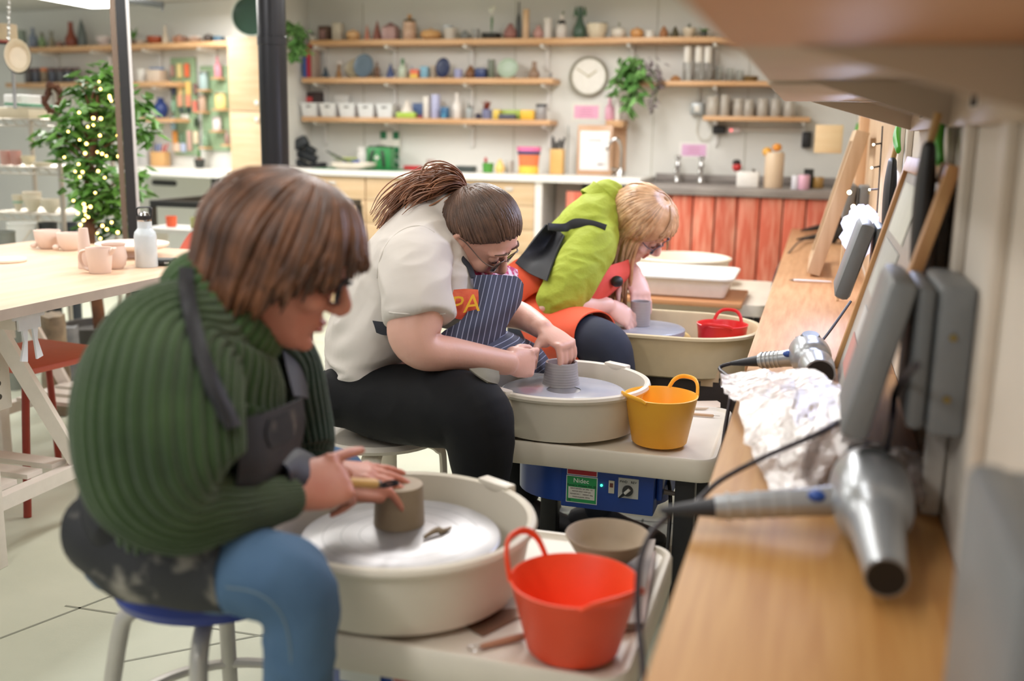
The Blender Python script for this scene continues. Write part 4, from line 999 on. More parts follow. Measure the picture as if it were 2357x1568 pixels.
one('green_mat', MB().bbox((p0.x, 6.48, ZC + .0002), (p1.x, 6.9, ZC + .003)), plain((40, 130, 76)), 'green cutting mat under the white tray on the worktop', 'mat')
t = item('tool_tray', 'dish', 812, 108, 15, (236, 226, 212), 'shallow white tray of clay tools on the worktop', 'tray', ZC + .0035, None, yy=6.57)
zt = ZC + .03
for i, (px0, py0, px1, py1, c) in enumerate(((752, 348, 800, 372, (70, 74, 66)), (762, 356, 812, 374, (90, 110, 60)), (780, 364, 820, 366, (150, 160, 90)), (790, 372, 826, 371, (60, 84, 160)), (770, 366, 806, 372, (110, 120, 90)))):
    a, b = PY(px0, py0, 6.58), PY(px1, py1, 6.58); obj('tool', MB().tube([a, b], [(.006, .003), (.01, .006)], 8, round_=True), plain(c), t)
item('white_tub', 'jar', 832, 26, 48, (236, 232, 228), 'white lidded tub behind the tool tray', 'tub', ZC + .0035, None, yy=6.86)
for nm, lb, pts in (('tool_heap', 'heap of black tools and cables at the left end of the worktop', [(690, 330, 40, 22), (678, 352, 34, 16), (700, 360, 44, 18), (694, 378, 48, 14), (722, 382, 50, 12), (706, 345, 24, 14)]), ):
    mb = MB()
    for i, (px, py, w, h) in enumerate(pts):
        p = PY(px, py, 6.8); s = dep(p) / F; mb.box(p + V((0, (i % 3) * .03, 0)), (w * s, .08, h * s), Matrix.Rotation(rnd.uniform(-.5, .5), 3, 'Y') @ Matrix.Rotation(rnd.uniform(-.5, .5), 3, 'Z'), bev=.012)
    mb.v = [V((v.x, v.y, max(v.z, ZC + .001))) for v in mb.v]
    one(nm, mb, mat('dark_tools', (52, 58, 62), .5, c2=(34, 38, 44), scale=10), lb, 'tools')
item('red_tin', 'box', 951, 40, 11, (176, 40, 44), 'flat red tin on the worktop right of the first aid sign', 'tin', ZC, CW, yy=6.75, depth=.08)
item('tealight_glass', 'cup', 992, 20, 26, None, 'pinkish glass holding a lit tealight on the worktop', 'candle', ZC, CW, yy=6.75, m=mat('pink_glass', (246, 224, 220), .15, trans=.7))
b = PY(992, 394, 6.75); one('candle_flame', MB().ell(V((b.x, 6.71, ZC + .028)), (.007, .007, .009)), mat('flame', (255, 226, 190), .4, emit=12), 'tiny bright candle flame at the pinkish glass', 'flame')
item('black_box', 'box', 1074, 46, 14, (58, 66, 64), 'flat dark box on the worktop behind the ponytail', 'box', ZC, CW, yy=6.72, depth=.09)
item('green_mug', 'cup', 1126, 27, 22, (80, 150, 60), 'green mug with a red brush on the worktop', 'mug', ZC, CW, yy=6.72, extra=[('ball', -.22, 1, .3, .6, (190, 70, 70), 'brush')])
item('yellow_figure', 'pear', 1154, 24, 32, (238, 200, 120), 'yellow and orange figure on the worktop beside the green mug', 'ornament', ZC, CW, yy=6.72, extra=[('ball', 0, .6, .4, .3, (230, 150, 80), 'orange_spot')])
item('grey_jar', 'cyl', 1176, 20, 28, (196, 194, 188), 'pale grey jar beside the yellow figure on the worktop', 'jar', ZC, CW, yy=6.8)
# the left wall: shelf things
gl = 'pots on the far left top shelf'
for r in (
    ('glass_jar', 'jar', 56, 22, 42, (150, 162, 150), 'grey green glass jar at the left end of the far left top shelf', 'jar', None),
    ('blue_grey_bottle', 'bottle', 83, 19, 46, (136, 146, 166), 'blue grey bottle on the far left top shelf', 'bottle', None),
    ('green_vase', 'vase', 103, 19, 26, (146, 172, 124), 'pale green vase with dry sprigs on the far left top shelf', 'vase', [('leaf', 0, .9, .9, .5, (110, 110, 70), 'sprigs', 7)]),
    ('tan_vase', 'vase', 125, 14, 26, (160, 152, 126), 'narrow tan vase with a dry flower on the far left top shelf', 'vase', [('leaf', 0, .9, 1.0, .9, (130, 120, 80), 'dry_flower', 6)]),
    ('pink_lump', 'pumpkin', 143, 20, 16, (168, 132, 118), 'small pinkish brown pot on the far left top shelf', 'pot', None),
    ('red_gourd_vase', 'gourd', 170, 29, 56, (146, 78, 60), 'red brown gourd vase on the far left top shelf', 'vase', None),
    ('grey_spire', 'spire', 195, 21, 62, (104, 112, 110), 'pointed grey spire on the far left top shelf', 'ornament', None),
    ('pink_shell', 'bowl', 243, 32, 22, (222, 208, 204), 'pale pink shell bowl on the far left top shelf', 'bowl', None),
    ('potted_plant', 'cup', 312, 12, 12, (120, 90, 70), 'leafy plant right of the steel post on the far left top shelf', 'plant', [('leaf', 0, .8, 2.6, 2.6, (86, 140, 60), 'leaves', 14)]),
    ('white_saucer', 'dish', 330, 26, 10, (206, 188, 170), 'white saucer beside the leafy plant on the far left top shelf', 'saucer', None),
    ('red_bowl', 'dish', 361, 38, 18, (164, 76, 40), 'low red brown bowl on the far left top shelf', 'bowl', None),
    ('white_figurine', 'gourd', 385, 15, 40, (216, 200, 178), 'slim white figurine on the far left top shelf', 'figurine', None),
    ('shell_cluster', 'pumpkin', 418, 22, 22, (176, 124, 96), 'cluster of brown shells on the far left top shelf', 'shells', [('ball', .5, .1, .8, .7, (150, 110, 90), 'shell'), ('ball', -.5, .1, .7, .7, (190, 140, 110), 'shell')]),
    ('shell_row', 'dish', 452, 34, 12, (170, 140, 120), 'dish of white and brown shells on the far left top shelf', 'shells', [('ball', -.3, .6, .3, .9, (226, 214, 204), 'shell'), ('ball', .0, .6, .3, .9, (214, 190, 176), 'shell'), ('ball', .3, .6, .3, .9, (226, 214, 204), 'shell')]),
    ('black_pot', 'pumpkin', 484, 24, 22, (70, 58, 50), 'round black pot on the far left top shelf', 'pot', None),
    ('teal_box', 'box', 508, 20, 14, (80, 110, 130), 'small dark teal box at the right end of the far left top shelf', 'box', None),
): item(*r[:8], ZL1, gl, extra=r[8], yy=None)
gj = 'glaze jars on the far left shelf'
for i, (px, c) in enumerate(((66, (96, 92, 92)), (84, (88, 92, 104)), (103, (140, 124, 100)), (122, (84, 90, 104)), (141, (92, 96, 100)), (159, (78, 86, 96)), (176, (104, 94, 92)))):
    item('glaze_jar', 'jar', px, 17, 34, c, 'glaze jar, ' + ('first', 'second', 'third, orange lidded,', 'fourth', 'fifth', 'sixth', 'last')[i] + ' from the left on the far left shelf', 'jar', ZL2, gj, yy=None, extra=[('cyl', 0, .78, .96, .24, (212, 124, 74) if i == 2 else (96, 72, 70), 'lid')])
item('white_flask', 'bottle', 255, 20, 58, (216, 206, 204), 'white flask behind the leafy tree on the far left shelf', 'bottle', ZL2, None, yy=None)
item('white_cups', 'cyl', 327, 22, 30, (226, 222, 214), 'stack of white cups on the far left shelf by the steel post', 'cups', ZL2, None, yy=None)
item('lunch_box', 'box', 362, 34, 28, (214, 196, 178), 'clear lunch box with a blue lid on the far left shelf', 'box', ZL2, None, yy=None, extra=[('box', 0, 1, 1.12, .18, (90, 126, 170), 'lid')])
item('blue_jug', 'vase', 367, 33, 46, (38, 60, 120), 'dark blue jug on the tiny shelf left of the pegboards', 'jug', ZL3, None, yy=None)
item('pink_saucer', 'dish', 330, 20, 8, (222, 190, 180), 'pink saucer on the tiny shelf beside the blue jug', 'saucer', ZL3, None, yy=None)
# pegboards
pg = mat('peg_green', (150, 176, 140), .6)


def pegboard(x0, y0, x1, y1, off, lb):
    a, b, c = PLW(x0, y0, off), PLW(x1, y1, off), None; u = LT if LT.x > 0 else -LT; w = (b - a).dot(u); h = a.z - b.z
    t = thing('pegboard', lb, 'pegboard', (a + b) / 2, 'green pegboards')
    m0 = Matrix((u, LN, V((0, 0, 1)))).transposed()
    obj('board', MB().box((a + b) / 2 - LN * .008, (abs(w), .012, h), m0, .002), pg, t)
    m = MB()
    for i in range(8):
        for j in range(16): m.box((a + b) / 2 + u * w * (i / 7.5 - .46) + V((0, 0, h * (j / 15.5 - .48))) - LN * .0015, (.006, .003, .006), m0)
    obj('peg_holes', m, plain((96, 120, 92)), t)


pegboard(391, 133, 457, 358, .03, 'green pegboard of clay tools over the left worktop')
pegboard(459, 152, 529, 348, .028, 'second green pegboard with little jar shelves beside the tall cupboard')
gt = 'packets on the green pegboard'
TL = [(397, 150, 10, 26, (176, 140, 130), 'dusty pink packet, top left'), (413, 147, 13, 32, (232, 214, 150), 'pale yellow packet in the top row'), (430, 147, 13, 30, (236, 116, 76), 'bright orange packet in the top row'),
      (399, 190, 9, 28, (92, 100, 130), 'slate blue packet in the second row'), (414, 188, 13, 30, (240, 206, 150), 'cream and orange packet in the second row'), (433, 188, 14, 30, (240, 200, 120), 'yellow and red packet in the second row'), (449, 192, 10, 24, (138, 106, 100), 'brown packet in the second row'),
      (414, 219, 14, 26, (226, 170, 140), 'navy topped peach packet in the third row'), (433, 219, 14, 26, (230, 150, 120), 'navy topped coral packet in the third row'), (449, 232, 12, 26, (230, 130, 112), 'salmon packet in the third row'), (399, 232, 10, 26, (150, 188, 160), 'mint packet in the third row'),
      (418, 248, 14, 12, (80, 96, 90), 'dark grey green box in the fourth row'), (434, 248, 11, 12, (52, 66, 62), 'dark box in the fourth row'), (426, 263, 22, 12, (220, 222, 214), 'small white card in the middle'), (399, 270, 12, 28, (154, 190, 206), 'light blue tool packet on the left edge'), (452, 272, 10, 20, (56, 72, 54), 'black green tool near the right edge'),
      (403, 308, 13, 30, (232, 160, 84), 'orange handled tool in the bottom row'), (419, 310, 10, 22, (110, 136, 110), 'dark green tool in the bottom row'), (436, 310, 12, 46, (206, 168, 156), 'long dusty pink packet in the bottom row'), (451, 308, 13, 28, (232, 214, 184), 'cream packet in the bottom row'),
      (406, 333, 20, 20, (236, 210, 186), 'peach box in the bottom pocket'), (422, 334, 14, 20, (190, 200, 226), 'lilac box in the bottom pocket')]
m0 = Matrix((LT if LT.x > 0 else -LT, LN, V((0, 0, 1)))).transposed()
for px, py, w, h, c, lb in TL:
    p = PLW(px, py + h / 2 if py < 300 else py + h * .3, .042); s = dep(p) / F
    one('tool_packet', MB().box(p, (w * s, .02, h * s), m0, .004), plain(c, .5), lb + ' of the pegboard', 'packet', gt)
gs = 'jars on the pegboard shelves'
for px, py, w, h, c, lb, kd in ((470, 206, 20, 40, (168, 190, 190), 'grey lidded jar on the upper left pegboard shelf', 'jar'), (502, 178, 17, 46, (226, 150, 166), 'pink and white bottle on the top pegboard shelf', 'bottle'), (467, 256, 18, 36, (190, 160, 140), 'brown speckled jar on the middle pegboard shelf', 'jar'), (508, 250, 26, 36, (232, 212, 140), 'yellow tub on the right pegboard shelf', 'jar'), (500, 300, 20, 30, (224, 210, 210), 'white tin on the lower right pegboard shelf', 'jar'), (473, 338, 14, 36, (130, 160, 130), 'green bottle on the lowest left pegboard shelf', 'bottle'), (523, 332, 13, 34, (150, 120, 110), 'small brown bottle on the lowest right pegboard shelf', 'bottle')):
    p = PLW(px, py, .07); s = dep(p) / F
    t = thing('peg_shelf', 'small birch ledge under the ' + lb.split(' on the')[0], 'ledge', p - V((0, 0, .016)), 'pegboard ledges')
    obj('ledge', MB().box(p - V((0, 0, .009)), ((w + 8) * s, .075, .014), m0, .002), shelfwood, t)
    t = thing('peg_jar', lb, 'jar', p, gs); obj('body', MB().lathe(PR[kd], p, 18, (w * s / 2, w * s / 2, h * s)), plain(c, .3), t)
    if kd == 'jar': obj('lid', MB().lathe(PR['cyl'], p + V((0, 0, h * s * .85)), 18, (w * s * .47, w * s * .47, h * s * .17)), plain((226, 222, 214)), t)
# on the left worktop
item('grey_case', 'box', 325, 26, 68, (196, 194, 192), 'pale grey upright case on the left worktop behind the post', 'case', ZLC, None, yy=None)
t = item('knife_block', 'box', 360, 36, 34, (214, 168, 112), 'wooden block of blue and red handled knives on the left worktop', 'knife block', ZLC, None, yy=None, depth=.09)
b = t.location
for i, c in enumerate(((60, 90, 160), (70, 100, 170), (190, 70, 70), (186, 64, 66))): obj('knife_handle', MB().tube([b + V((-.03 + i * .022, 0, .095)), b + V((-.03 + i * .034, 0, .165 + .01 * (i % 2)))], [(.008, .005)] * 2, 8, round_=True), plain(c), t)
t = item('cactus_pot', 'pot', 451, 26, 20, (48, 52, 50), 'small black pot with a reddish cactus on the left worktop', 'plant', ZLC, None, yy=None)
b = t.location; obj('cactus', MB().ell(b + V((0, 0, .062)), (.03, .03, .018)), plain((150, 110, 96)), t); obj('leaves', MB().ell(b + V((0, .0, .10)), (.012, .012, .04)), plain(GR), t)
# ---------------------------------------------------------------- helpers for standing things
def ZV(px, py, base):
    """height at which the pixel column passes over a base point"""
    b = V(base); n = V((CAM.x - b.x, CAM.y - b.y, 0)); return PL(px, py, b, n)


def leaves(mb, pts, size, spread=.6, droop=.3):
    for p in pts:
        a = rnd.uniform(0, 2 * PI); d = V((math.cos(a), math.sin(a), rnd.uniform(-.7, .5) - droop)).normalized()
        s = size * rnd.uniform(.7, 1.3); w = V((-d.y, d.x, rnd.uniform(-.5, .5))).normalized() * s * .26; n = d.cross(w).normalized() * s * .08
        mb.add([p, p + d * s * .4 + w - n, p + d * s * .4 + n, p + d * s * .4 - w - n, p + d * s], [(0, 1, 2), (0, 2, 3), (1, 4, 2), (2, 4, 3)])


# ---------------------------------------------------------------- the leafy tree with lights
DT = 4.75
c = S(210, 420, DT); base = V((c.x, c.y, 0))
t = thing('leafy_tree', 'bushy leafy tree wound with warm fairy lights behind the steel post', 'tree', base)
obj('pot', MB().lathe([(0, 0), (.13, 0), (.17, .26), (.18, .28), (.155, .28), (.15, .25), (0, .24)], base, 28), plain((70, 66, 62), .6), t)
tr = MB()
P0 = base + V((0, 0, .24))
tr.tube([P0, S(207, 560, DT), S(208, 500, DT), S(204, 420, DT), S(215, 330, DT), S(225, 220, DT)], [.03, .026, .024, .02, .014, .006], 10, k=5)
cl = []
for px, py, rx, ry, nn in ((235, 175, 34, 26, 46), (190, 205, 30, 30, 40), (265, 210, 36, 34, 46), (210, 250, 52, 34, 80), (160, 270, 34, 30, 44), (265, 280, 46, 42, 80), (200, 310, 56, 36, 90), (120, 310, 38, 20, 30), (150, 340, 36, 30, 46), (250, 350, 50, 36, 70), (200, 385, 40, 34, 60), (270, 420, 44, 34, 60), (200, 440, 40, 34, 60), (250, 470, 46, 34, 70), (205, 500, 34, 26, 30), (265, 515, 36, 28, 40), (322, 240, 20, 34, 26), (330, 300, 26, 34, 36), (328, 420, 16, 30, 18)):
    q = S(px, py, DT + rnd.uniform(-.12, .15)); s = DT / F; cl.append((q, rx * s, ry * s, nn))
    a = S(210, min(540, py + 60), DT); tr.tube([a, (a + q) / 2 + V((0, 0, .02)), q], [.008, .005, .003], 6, k=3)
obj('trunk', tr, mat('bark', (116, 74, 44), .8, c2=(86, 56, 36), scale=20), t)
mb = MB(); pts = []
for q, rx, ry, nn in cl:
    for i in range(int(nn * 1.15)):
        v = V((rnd.gauss(0, .5), rnd.gauss(0, .5), rnd.gauss(0, .5))); pts.append(q + V((v.x * rx, v.y * rx, v.z * ry)))
leaves(mb, pts, .075)
obj('foliage', mb, mat('leaf_green', (72, 128, 46), .45, c2=(112, 158, 72), scale=7, island=.35), t)
t = thing('fairy_lights', 'warm white fairy lights wound through the leafy tree', 'string lights', base + V((0, 0, .3)))
BL = [(228, 188), (231, 205), (252, 221), (253, 226), (256, 232), (182, 259), (232, 273), (215, 272), (202, 292), (215, 288), (275, 289), (157, 303), (230, 312), (270, 312), (183, 322), (199, 331), (196, 353), (224, 350), (235, 354), (245, 359), (273, 360), (276, 377), (148, 362), (181, 378), (173, 395), (190, 396), (184, 407), (241, 409), (226, 394), (219, 444), (169, 462), (193, 470), (196, 478), (195, 486), (208, 476), (179, 491), (197, 495), (193, 507), (185, 518), (257, 512), (236, 520), (246, 528), (271, 535), (224, 537), (231, 549), (203, 500)]
bmat = mat('warm_bulb', (255, 204, 110), .4, emit=9); wire = [S(a, b, DT - .32) for a, b in sorted(BL, key=lambda q: q[1])]
obj('wire', MB().tube([w_ + V((0, .08, 0)) for w_ in wire], .0016, 5), plain((60, 70, 40)), t)
for a, b in BL:
    obj('bulb', MB().ell(S(a, b, DT - .34 + rnd.uniform(-.05, .05)), rnd.uniform(.0042, .0072), n=8, m=6), bmat, t)
# plant and dish on the tall cupboard
zt = PY(560, 84, 6.3).z
b = PY(575, 80, 6.42); b.z = zt + .0005
t = thing('round_dish', 'large dark green round dish standing on the tall cupboard', 'dish', b); q = PY(588, 30, 6.42); r = (q.z - zt)
obj('dish', MB().lathe([(0, -.01), (.6, -.01), (1, .01), (1, .03), (.9, .02), (.55, .0), (0, .0)], V((q.x, 6.38, zt + .137)), 40, (.136, .136, .8), frame((.25, -1, .12), (1, 0, 0))), mat('dish_green', (52, 78, 66), .25), t)
obj('rim', MB().lathe([(.94, .03), (1, .034), (1.01, .02), (.98, .0)], V((q.x, 6.38, zt + .137)), 40, (.137, .137, .85), frame((.25, -1, .12), (1, 0, 0))), plain((196, 206, 196), .3), t)
b = V((PY(640, 84, 6.42).x - .09, 6.53, zt + .0005))
t = thing('trailing_plant', 'trailing green plant spilling over the right side of the tall cupboard', 'plant', b)
obj('pot', MB().lathe([(0, 0), (.06, 0), (.08, .12), (.07, .12), (.05, .02), (0, .02)], b, 20), plain((120, 110, 96)), t)
mb = MB(); pts = []
for px, py, rx, ry, nn in ((668, 55, 14, 14, 30), (690, 72, 18, 16, 40), (676, 95, 16, 18, 40), (694, 108, 14, 14, 26), (672, 122, 8, 12, 16)):
    q = PY(px, py, 6.5); s = dep(q) / F
    for i in range(nn): pts.append(q + V((rnd.gauss(0, .5) * rx * s, rnd.gauss(0, .4) * rx * s, rnd.gauss(0, .5) * ry * s)))
leaves(mb, pts, .075, droop=.6)
obj('foliage', mb, mat('leaf_dark', (70, 122, 52), .5, c2=(120, 160, 92), scale=9, island=.35), t)
obj('stem', MB().tube([b + V((0, 0, .11)), PY(655, 50, 6.45), PY(682, 66, 6.5), PY(684, 100, 6.5), PY(676, 126, 6.5)], .005, 6, k=4), plain((80, 110, 50)), t)
b = PY(1462, 186, 6.86); b.z = Z2R + .0005
t = thing('hanging_plant', 'mixed green and purple trailing plant on the shelf right of the clock', 'plant', b)
obj('pot', MB().lathe([(0, 0), (.06, 0), (.075, .10), (.065, .10), (.05, .02), (0, .02)], b, 20), plain((110, 104, 96)), t)
mb = MB(); m2 = MB(); pts = []; p2 = []
for px, py, rx, ry, nn, k in ((1462, 140, 20, 16, 34, 0), (1440, 158, 22, 18, 36, 0), (1470, 165, 24, 18, 36, 0), (1425, 178, 12, 14, 18, 0), (1455, 195, 18, 16, 24, 0), (1466, 218, 8, 14, 12, 0), (1440, 225, 8, 16, 12, 0), (1447, 250, 6, 12, 8, 0), (1415, 205, 6, 12, 8, 0), (1490, 150, 20, 18, 34, 1), (1512, 168, 16, 18, 28, 1), (1516, 195, 10, 14, 16, 1), (1506, 222, 8, 14, 14, 1), (1502, 246, 7, 10, 10, 1)):
    q = PY(px, py, 6.76); s = dep(q) / F
    for i in range(nn): (p2 if k else pts).append(q + V((rnd.gauss(0, .5) * rx * s, rnd.gauss(0, .35) * .06, rnd.gauss(0, .5) * ry * s)))
leaves(mb, pts, .08, droop=.7); leaves(m2, p2, .045, droop=.6)
obj('foliage', mb, MATS['leaf_dark'], t); obj('purple_sprigs', m2, mat('leaf_purple', (112, 98, 104), .55, c2=(150, 138, 140), scale=9, island=.3), t)
obj('stems', MB().tube([b + V((0, 0, .09)), PY(1440, 160, 6.76), PY(1425, 190, 6.76), PY(1418, 210, 6.76)], .004, 6, k=4).tube([b + V((0, 0, .09)), PY(1500, 160, 6.76), PY(1512, 200, 6.76), PY(1502, 250, 6.76)], .004, 6, k=4).tube([b + V((0, 0, .09)), PY(1460, 190, 6.74), PY(1444, 220, 6.74), PY(1447, 255, 6.74)], .004, 6, k=4), plain((90, 104, 66)), t)
# ---------------------------------------------------------------- wire rack at the far left
DR = 5.1
fr = S(139, 400, DR); X1 = fr.x; X0 = S(-60, 400, DR).x - .1; Y0 = fr.y; Yb = Y0 + .4
zs = [ZV(139, y, fr).z for y in (276, 388, 497)]
t = thing('wire_rack', 'chrome wire storage rack of unfired pots at far left', 'rack', ((X0 + X1) / 2, (Y0 + Yb) / 2, 0))
st = plain((196, 188, 176), .3, .6)
for x in (X0, X1):
    for y in (Y0, Yb): obj('post', MB().tube([V((x, y, 0)), V((x, y, 1.36))], .0125, 10), st, t)
for z in zs:
    m = MB()
    for y in (Y0, Yb):
        for dz in (0, -.032): m.tube([V((X0, y, z + dz)), V((X1, y, z + dz))], .004, 6)
        k = 0; x = X0
        while x < X1 - .05: m.tube([V((x, y, z)), V((x + .04, y, z - .032))], .003, 5); x += .06
    x = X0 + .03
    while x < X1: m.tube([V((x, Y0, z)), V((x, Yb, z))], .0025, 5); x += .035
    obj('wire_shelf', m, st, t)
gr = 'pots on the wire rack'
rk = mat('bisque_cream', (224, 212, 192), .6)


def rack(nm, kind, px, w, h, lvl, col, lb, cat, dy=.12, m=None):
    b = PL(px, 300, (0, Y0 + dy, 0), (0, 1, 0)); b.z = zs[lvl] + .0045 if lvl < 3 else .0; s = dep(V((b.x, b.y, .8))) / F
    t = thing(nm, lb, cat, b, gr)
    if kind == 'box': obj('body', MB().box(b + V((0, 0, h * s / 2)), (w * s, .2, h * s), bev=.008), m or plain(col), t)
    else: obj('body', MB().lathe(PR[kind], b, 26, (w * s / 2, w * s / 2, h * s)), m or plain(col, .5), t)
    return t, b, s


rack('cream_carton', 'box', 64, 88, 24, 0, (222, 208, 182), 'long cream carton on the top level of the wire rack', 'box')
t, b, s = rack('white_carton', 'box', 66, 50, 52, 0, (218, 216, 214), 'white cartons piled behind the cream one on the wire rack', 'box', .275)
a = V((S(32, 250, DR).x, Y0 + .12, zs[0] + .0045 + 25 * s)); one('green_sheet', MB().box(a + V((0, 0, .009)), (.16, .2, .012), Matrix.Rotation(.04, 3, 'Y')), plain((40, 140, 96)), 'green folded sheet lying on the cream carton', 'sheet')
rack('pink_beaker', 'cup', 8, 24, 32, 1, (206, 160, 150), 'pink beaker at the left edge of the wire rack', 'beaker')
rack('pink_beaker', 'cup', 32, 24, 33, 1, (200, 150, 142), 'second pink beaker on the wire rack, beside the cream bowl', 'beaker')
rack('cream_bowl', 'bowl', 60, 32, 22, 1, (222, 208, 176), 'small cream bowl on the middle level of the wire rack', 'bowl')
rack('cream_plate', 'dish', 92, 46, 8, 1, (216, 204, 180), 'flat cream plate on the middle level of the wire rack', 'plate')
for i, (px, w, h, lb) in enumerate(((28, 24, 36, 'tall cream bowl with a green band on the lower level of the wire rack'), (62, 42, 38, 'stack of cream dishes on the lower level of the wire rack'), (104, 44, 30, 'wide cream bowl at the right of the lower level of the wire rack'))):
    t, b, s = rack('cream_bowl', 'bowl', px, w, h, 2, (218, 208, 186), lb, 'bowl')
    if i == 0: obj('green_band', MB().lathe([(.88, .48), (.94, .6)], b, 26, (w * s / 2 * 1.01, w * s / 2 * 1.01, h * s)), plain((140, 186, 166)), t)
    if i == 1:
        for k in range(3): obj('dish', MB().lathe(PR['dish'], b + V((0, 0, h * s * (.55 + .16 * k))), 26, (w * s / 2, w * s / 2, h * s * .3)), rk, t)
# buckets on the floor beyond the table
for px, py, D, w, h, c, lb, hd in ((50, 512, 4.9, 62, 120, (222, 222, 216), 'white bucket with a handle under the wire rack', 1), (110, 512, 4.95, 40, 120, (48, 50, 50), 'black bucket under the wire rack beside the white one', 0), (158, 512, 5.45, 36, 120, (52, 58, 66), 'dark blue grey bucket between the rack and the tree', 0), (6, 532, 4.6, 52, 100, (120, 124, 116), 'grey tub on the floor at the far left edge', 0)):
    q = S(px, py, D); s = D / F; zt_ = q.z; r = w * s / 2
    t = thing('bucket', lb, 'bucket', (q.x, q.y, 0), 'buckets by the wire rack')
    obj('body', MB().lathe([(0, 0), (r * .85, 0), (r, zt_ - .01), (r * 1.04, zt_ - .01), (r * 1.04, zt_), (r * .95, zt_), (r * .82, .02), (0, .02)], (q.x, q.y, 0), 28), plain(c, .5), t)
    if hd: obj('handle', MB().tube([V((q.x - r * 1.05, q.y - .02, zt_ - .02)), V((q.x - r * .6, q.y - r * .9, zt_ - .09)), V((q.x + r * .2, q.y - r * 1.1, zt_ - .13)), V((q.x + r * 1.05, q.y - .02, zt_ - .03))], .004, 6, k=6), plain((214, 206, 190)), t)
# things hung at top left
q = S(42, 132, 4.6); s = 4.6 / F
t = thing('oval_pan', 'cream oval pan hanging on a chain at the top left corner', 'pan', q)
Rp = frame(DIR(.35, .05, -.93), (0, 0, 1))
obj('dish', MB().lathe([(0, -.02), (.7, -.02), (1, .02), (1.02, .028), (.96, .026), (.68, -.008), (0, -.008)], q, 36, (37 * s, 27 * s, 1.3), Rp), plain((220, 208, 186), .4), t)
obj('back_rim', MB().lathe([(.96, -.0), (1.05, .0), (1.05, .018), (.98, .018)], q, 36, (37 * s, 27 * s, 1.3), Rp), plain((60, 54, 50)), t)
ch = MB()
for i in range(9): ch.lathe([(.007, -.003), (.010, 0), (.007, .003)], S(20, 88 - i * 12, 4.62), 10, (1, 1.6, 1), frame((1, .3 * (i % 2), .2)))
obj('chain', ch, plain((190, 190, 186), .3, .7), t)
q = S(8, 100, 4.9); s = 4.9 / F
t = thing('hanging_drum', 'beige drum hanging at the left edge behind the oval pan', 'drum', q); obj('shell', MB().lathe([(0, 0), (30 * s, 0), (31 * s, .01), (31 * s, 42 * s), (0, 42 * s)], q - V((0, 0, 0)), 30), plain((196, 176, 146)), t)
obj('red_band', MB().lathe([(31.4 * s, .0), (31.4 * s, .012)], q, 30), plain((150, 70, 60)), t)
one('grey_pole', MB().tube([S(28, 120, 4.75), S(35, 250, 4.75), ], .008, 8), plain((150, 150, 152), .3, .6), 'slim grey pole below the hanging oval pan', 'pole')
q = S(122, 228, 5.0); s = 5.0 / F
m = MB(); P = [q + DIR(1, 0, 0) * math.cos(a) * 17 * s + V((0, 0, 1)) * math.sin(a) * 30 * s + DIR(0, 0, 1) * .02 * math.sin(3 * a) for a in [2 * PI * i / 24 for i in range(25)]]
for k in range(5): m.tube([p + V((rnd.uniform(-.01, .01), rnd.uniform(-.01, .01), rnd.uniform(-.01, .01))) for p in P], .009, 6, hint=DIR(0, 0, 1))
one('twig_wreath', m, mat('twig', (118, 74, 54), .8, c2=(84, 52, 40), scale=30), 'brown twig wreath hanging on the rack beside the leafy tree', 'wreath')
# ---------------------------------------------------------------- pots on the big table
ZT = .7504
bq = mat('bisque_pink', (228, 206, 194), .7, var=.02, scale=15)
gb = 'raw pots on the big table'


def onT(px, pyb, z=ZT): return PZ(px, pyb, z)


for px, pyb, w, h, lb in ((111, 572, 58, 40, 'raw pinkish bowl standing left of the other bowl on the big table'), (161, 576, 55, 38, 'raw pinkish bowl half behind the tall cone on the big table')):
    b = onT(px, pyb); s = dep(b) / F; t = thing('clay_bowl', lb, 'bowl', b, gb)
    obj('body', MB().lathe([(0, 0), (.55, 0), (.72, .12), (.92, .5), (1, .97), (.98, 1), (.93, .97), (.84, .5), (.6, .15), (0, .13)], b, 40, (w * s / 2, w * s / 2, h * s * 1.05)), bq, t)
    obj('lug', MB().ell(b + V((-w * s * .40, -.03, h * s * .2)), (.014, .012, .010)), bq, t)
b = onT(197, 617); s = dep(b) / F
t = thing('clay_cone', 'tall raw clay cone vase on the big table', 'vase', b); obj('body', MB().lathe([(0, 0), (.98, 0), (1, .02), (.92, .3), (.78, .65), (.64, .97), (.6, 1), (.5, .98), (.5, .8), (0, .8)], b, 36, (16 * s, 16 * s, 92 * s)), bq, t)
b = onT(231, 628); s = dep(b) / F
t = thing('clay_jug', 'raw pinkish jug with a handle on the big table', 'jug', b)
obj('body', MB().lathe([(0, 0), (.76, 0), (.8, .03), (.9, .5), (1, .97), (.99, 1), (.94, .98), (.85, .5), (.74, .08), (0, .06)], b, 40, (30 * s, 30 * s, 58 * s)), bq, t)
dx = DIR(1, 0, 0); dx = V((dx.x, dx.y, 0)).normalized()
obj('handle', MB().tube([b - dx * 28 * s + V((0, 0, 52 * s)), b - dx * 42 * s + V((0, 0, 47 * s)), b - dx * 45 * s + V((0, 0, 30 * s)), b - dx * 36 * s + V((0, 0, 12 * s)), b - dx * 24 * s + V((0, 0, 7 * s))], [(.010, .005)] * 5, 10, hint=dx.cross(V((0, 0, 1))), k=5), bq, t)
obj('spout', MB().tube([b + dx * 22 * s + V((0, 0, 40 * s)), b + dx * 30 * s + V((0, 0, 52 * s)), b + dx * 36 * s + V((0, 0, 58 * s))], [(.014, .006), (.018, .008), (.016, .004)], 10, hint=dx.cross(V((0, 0, 1))), k=3), bq, t)
b = onT(264, 618); s = dep(b) / F
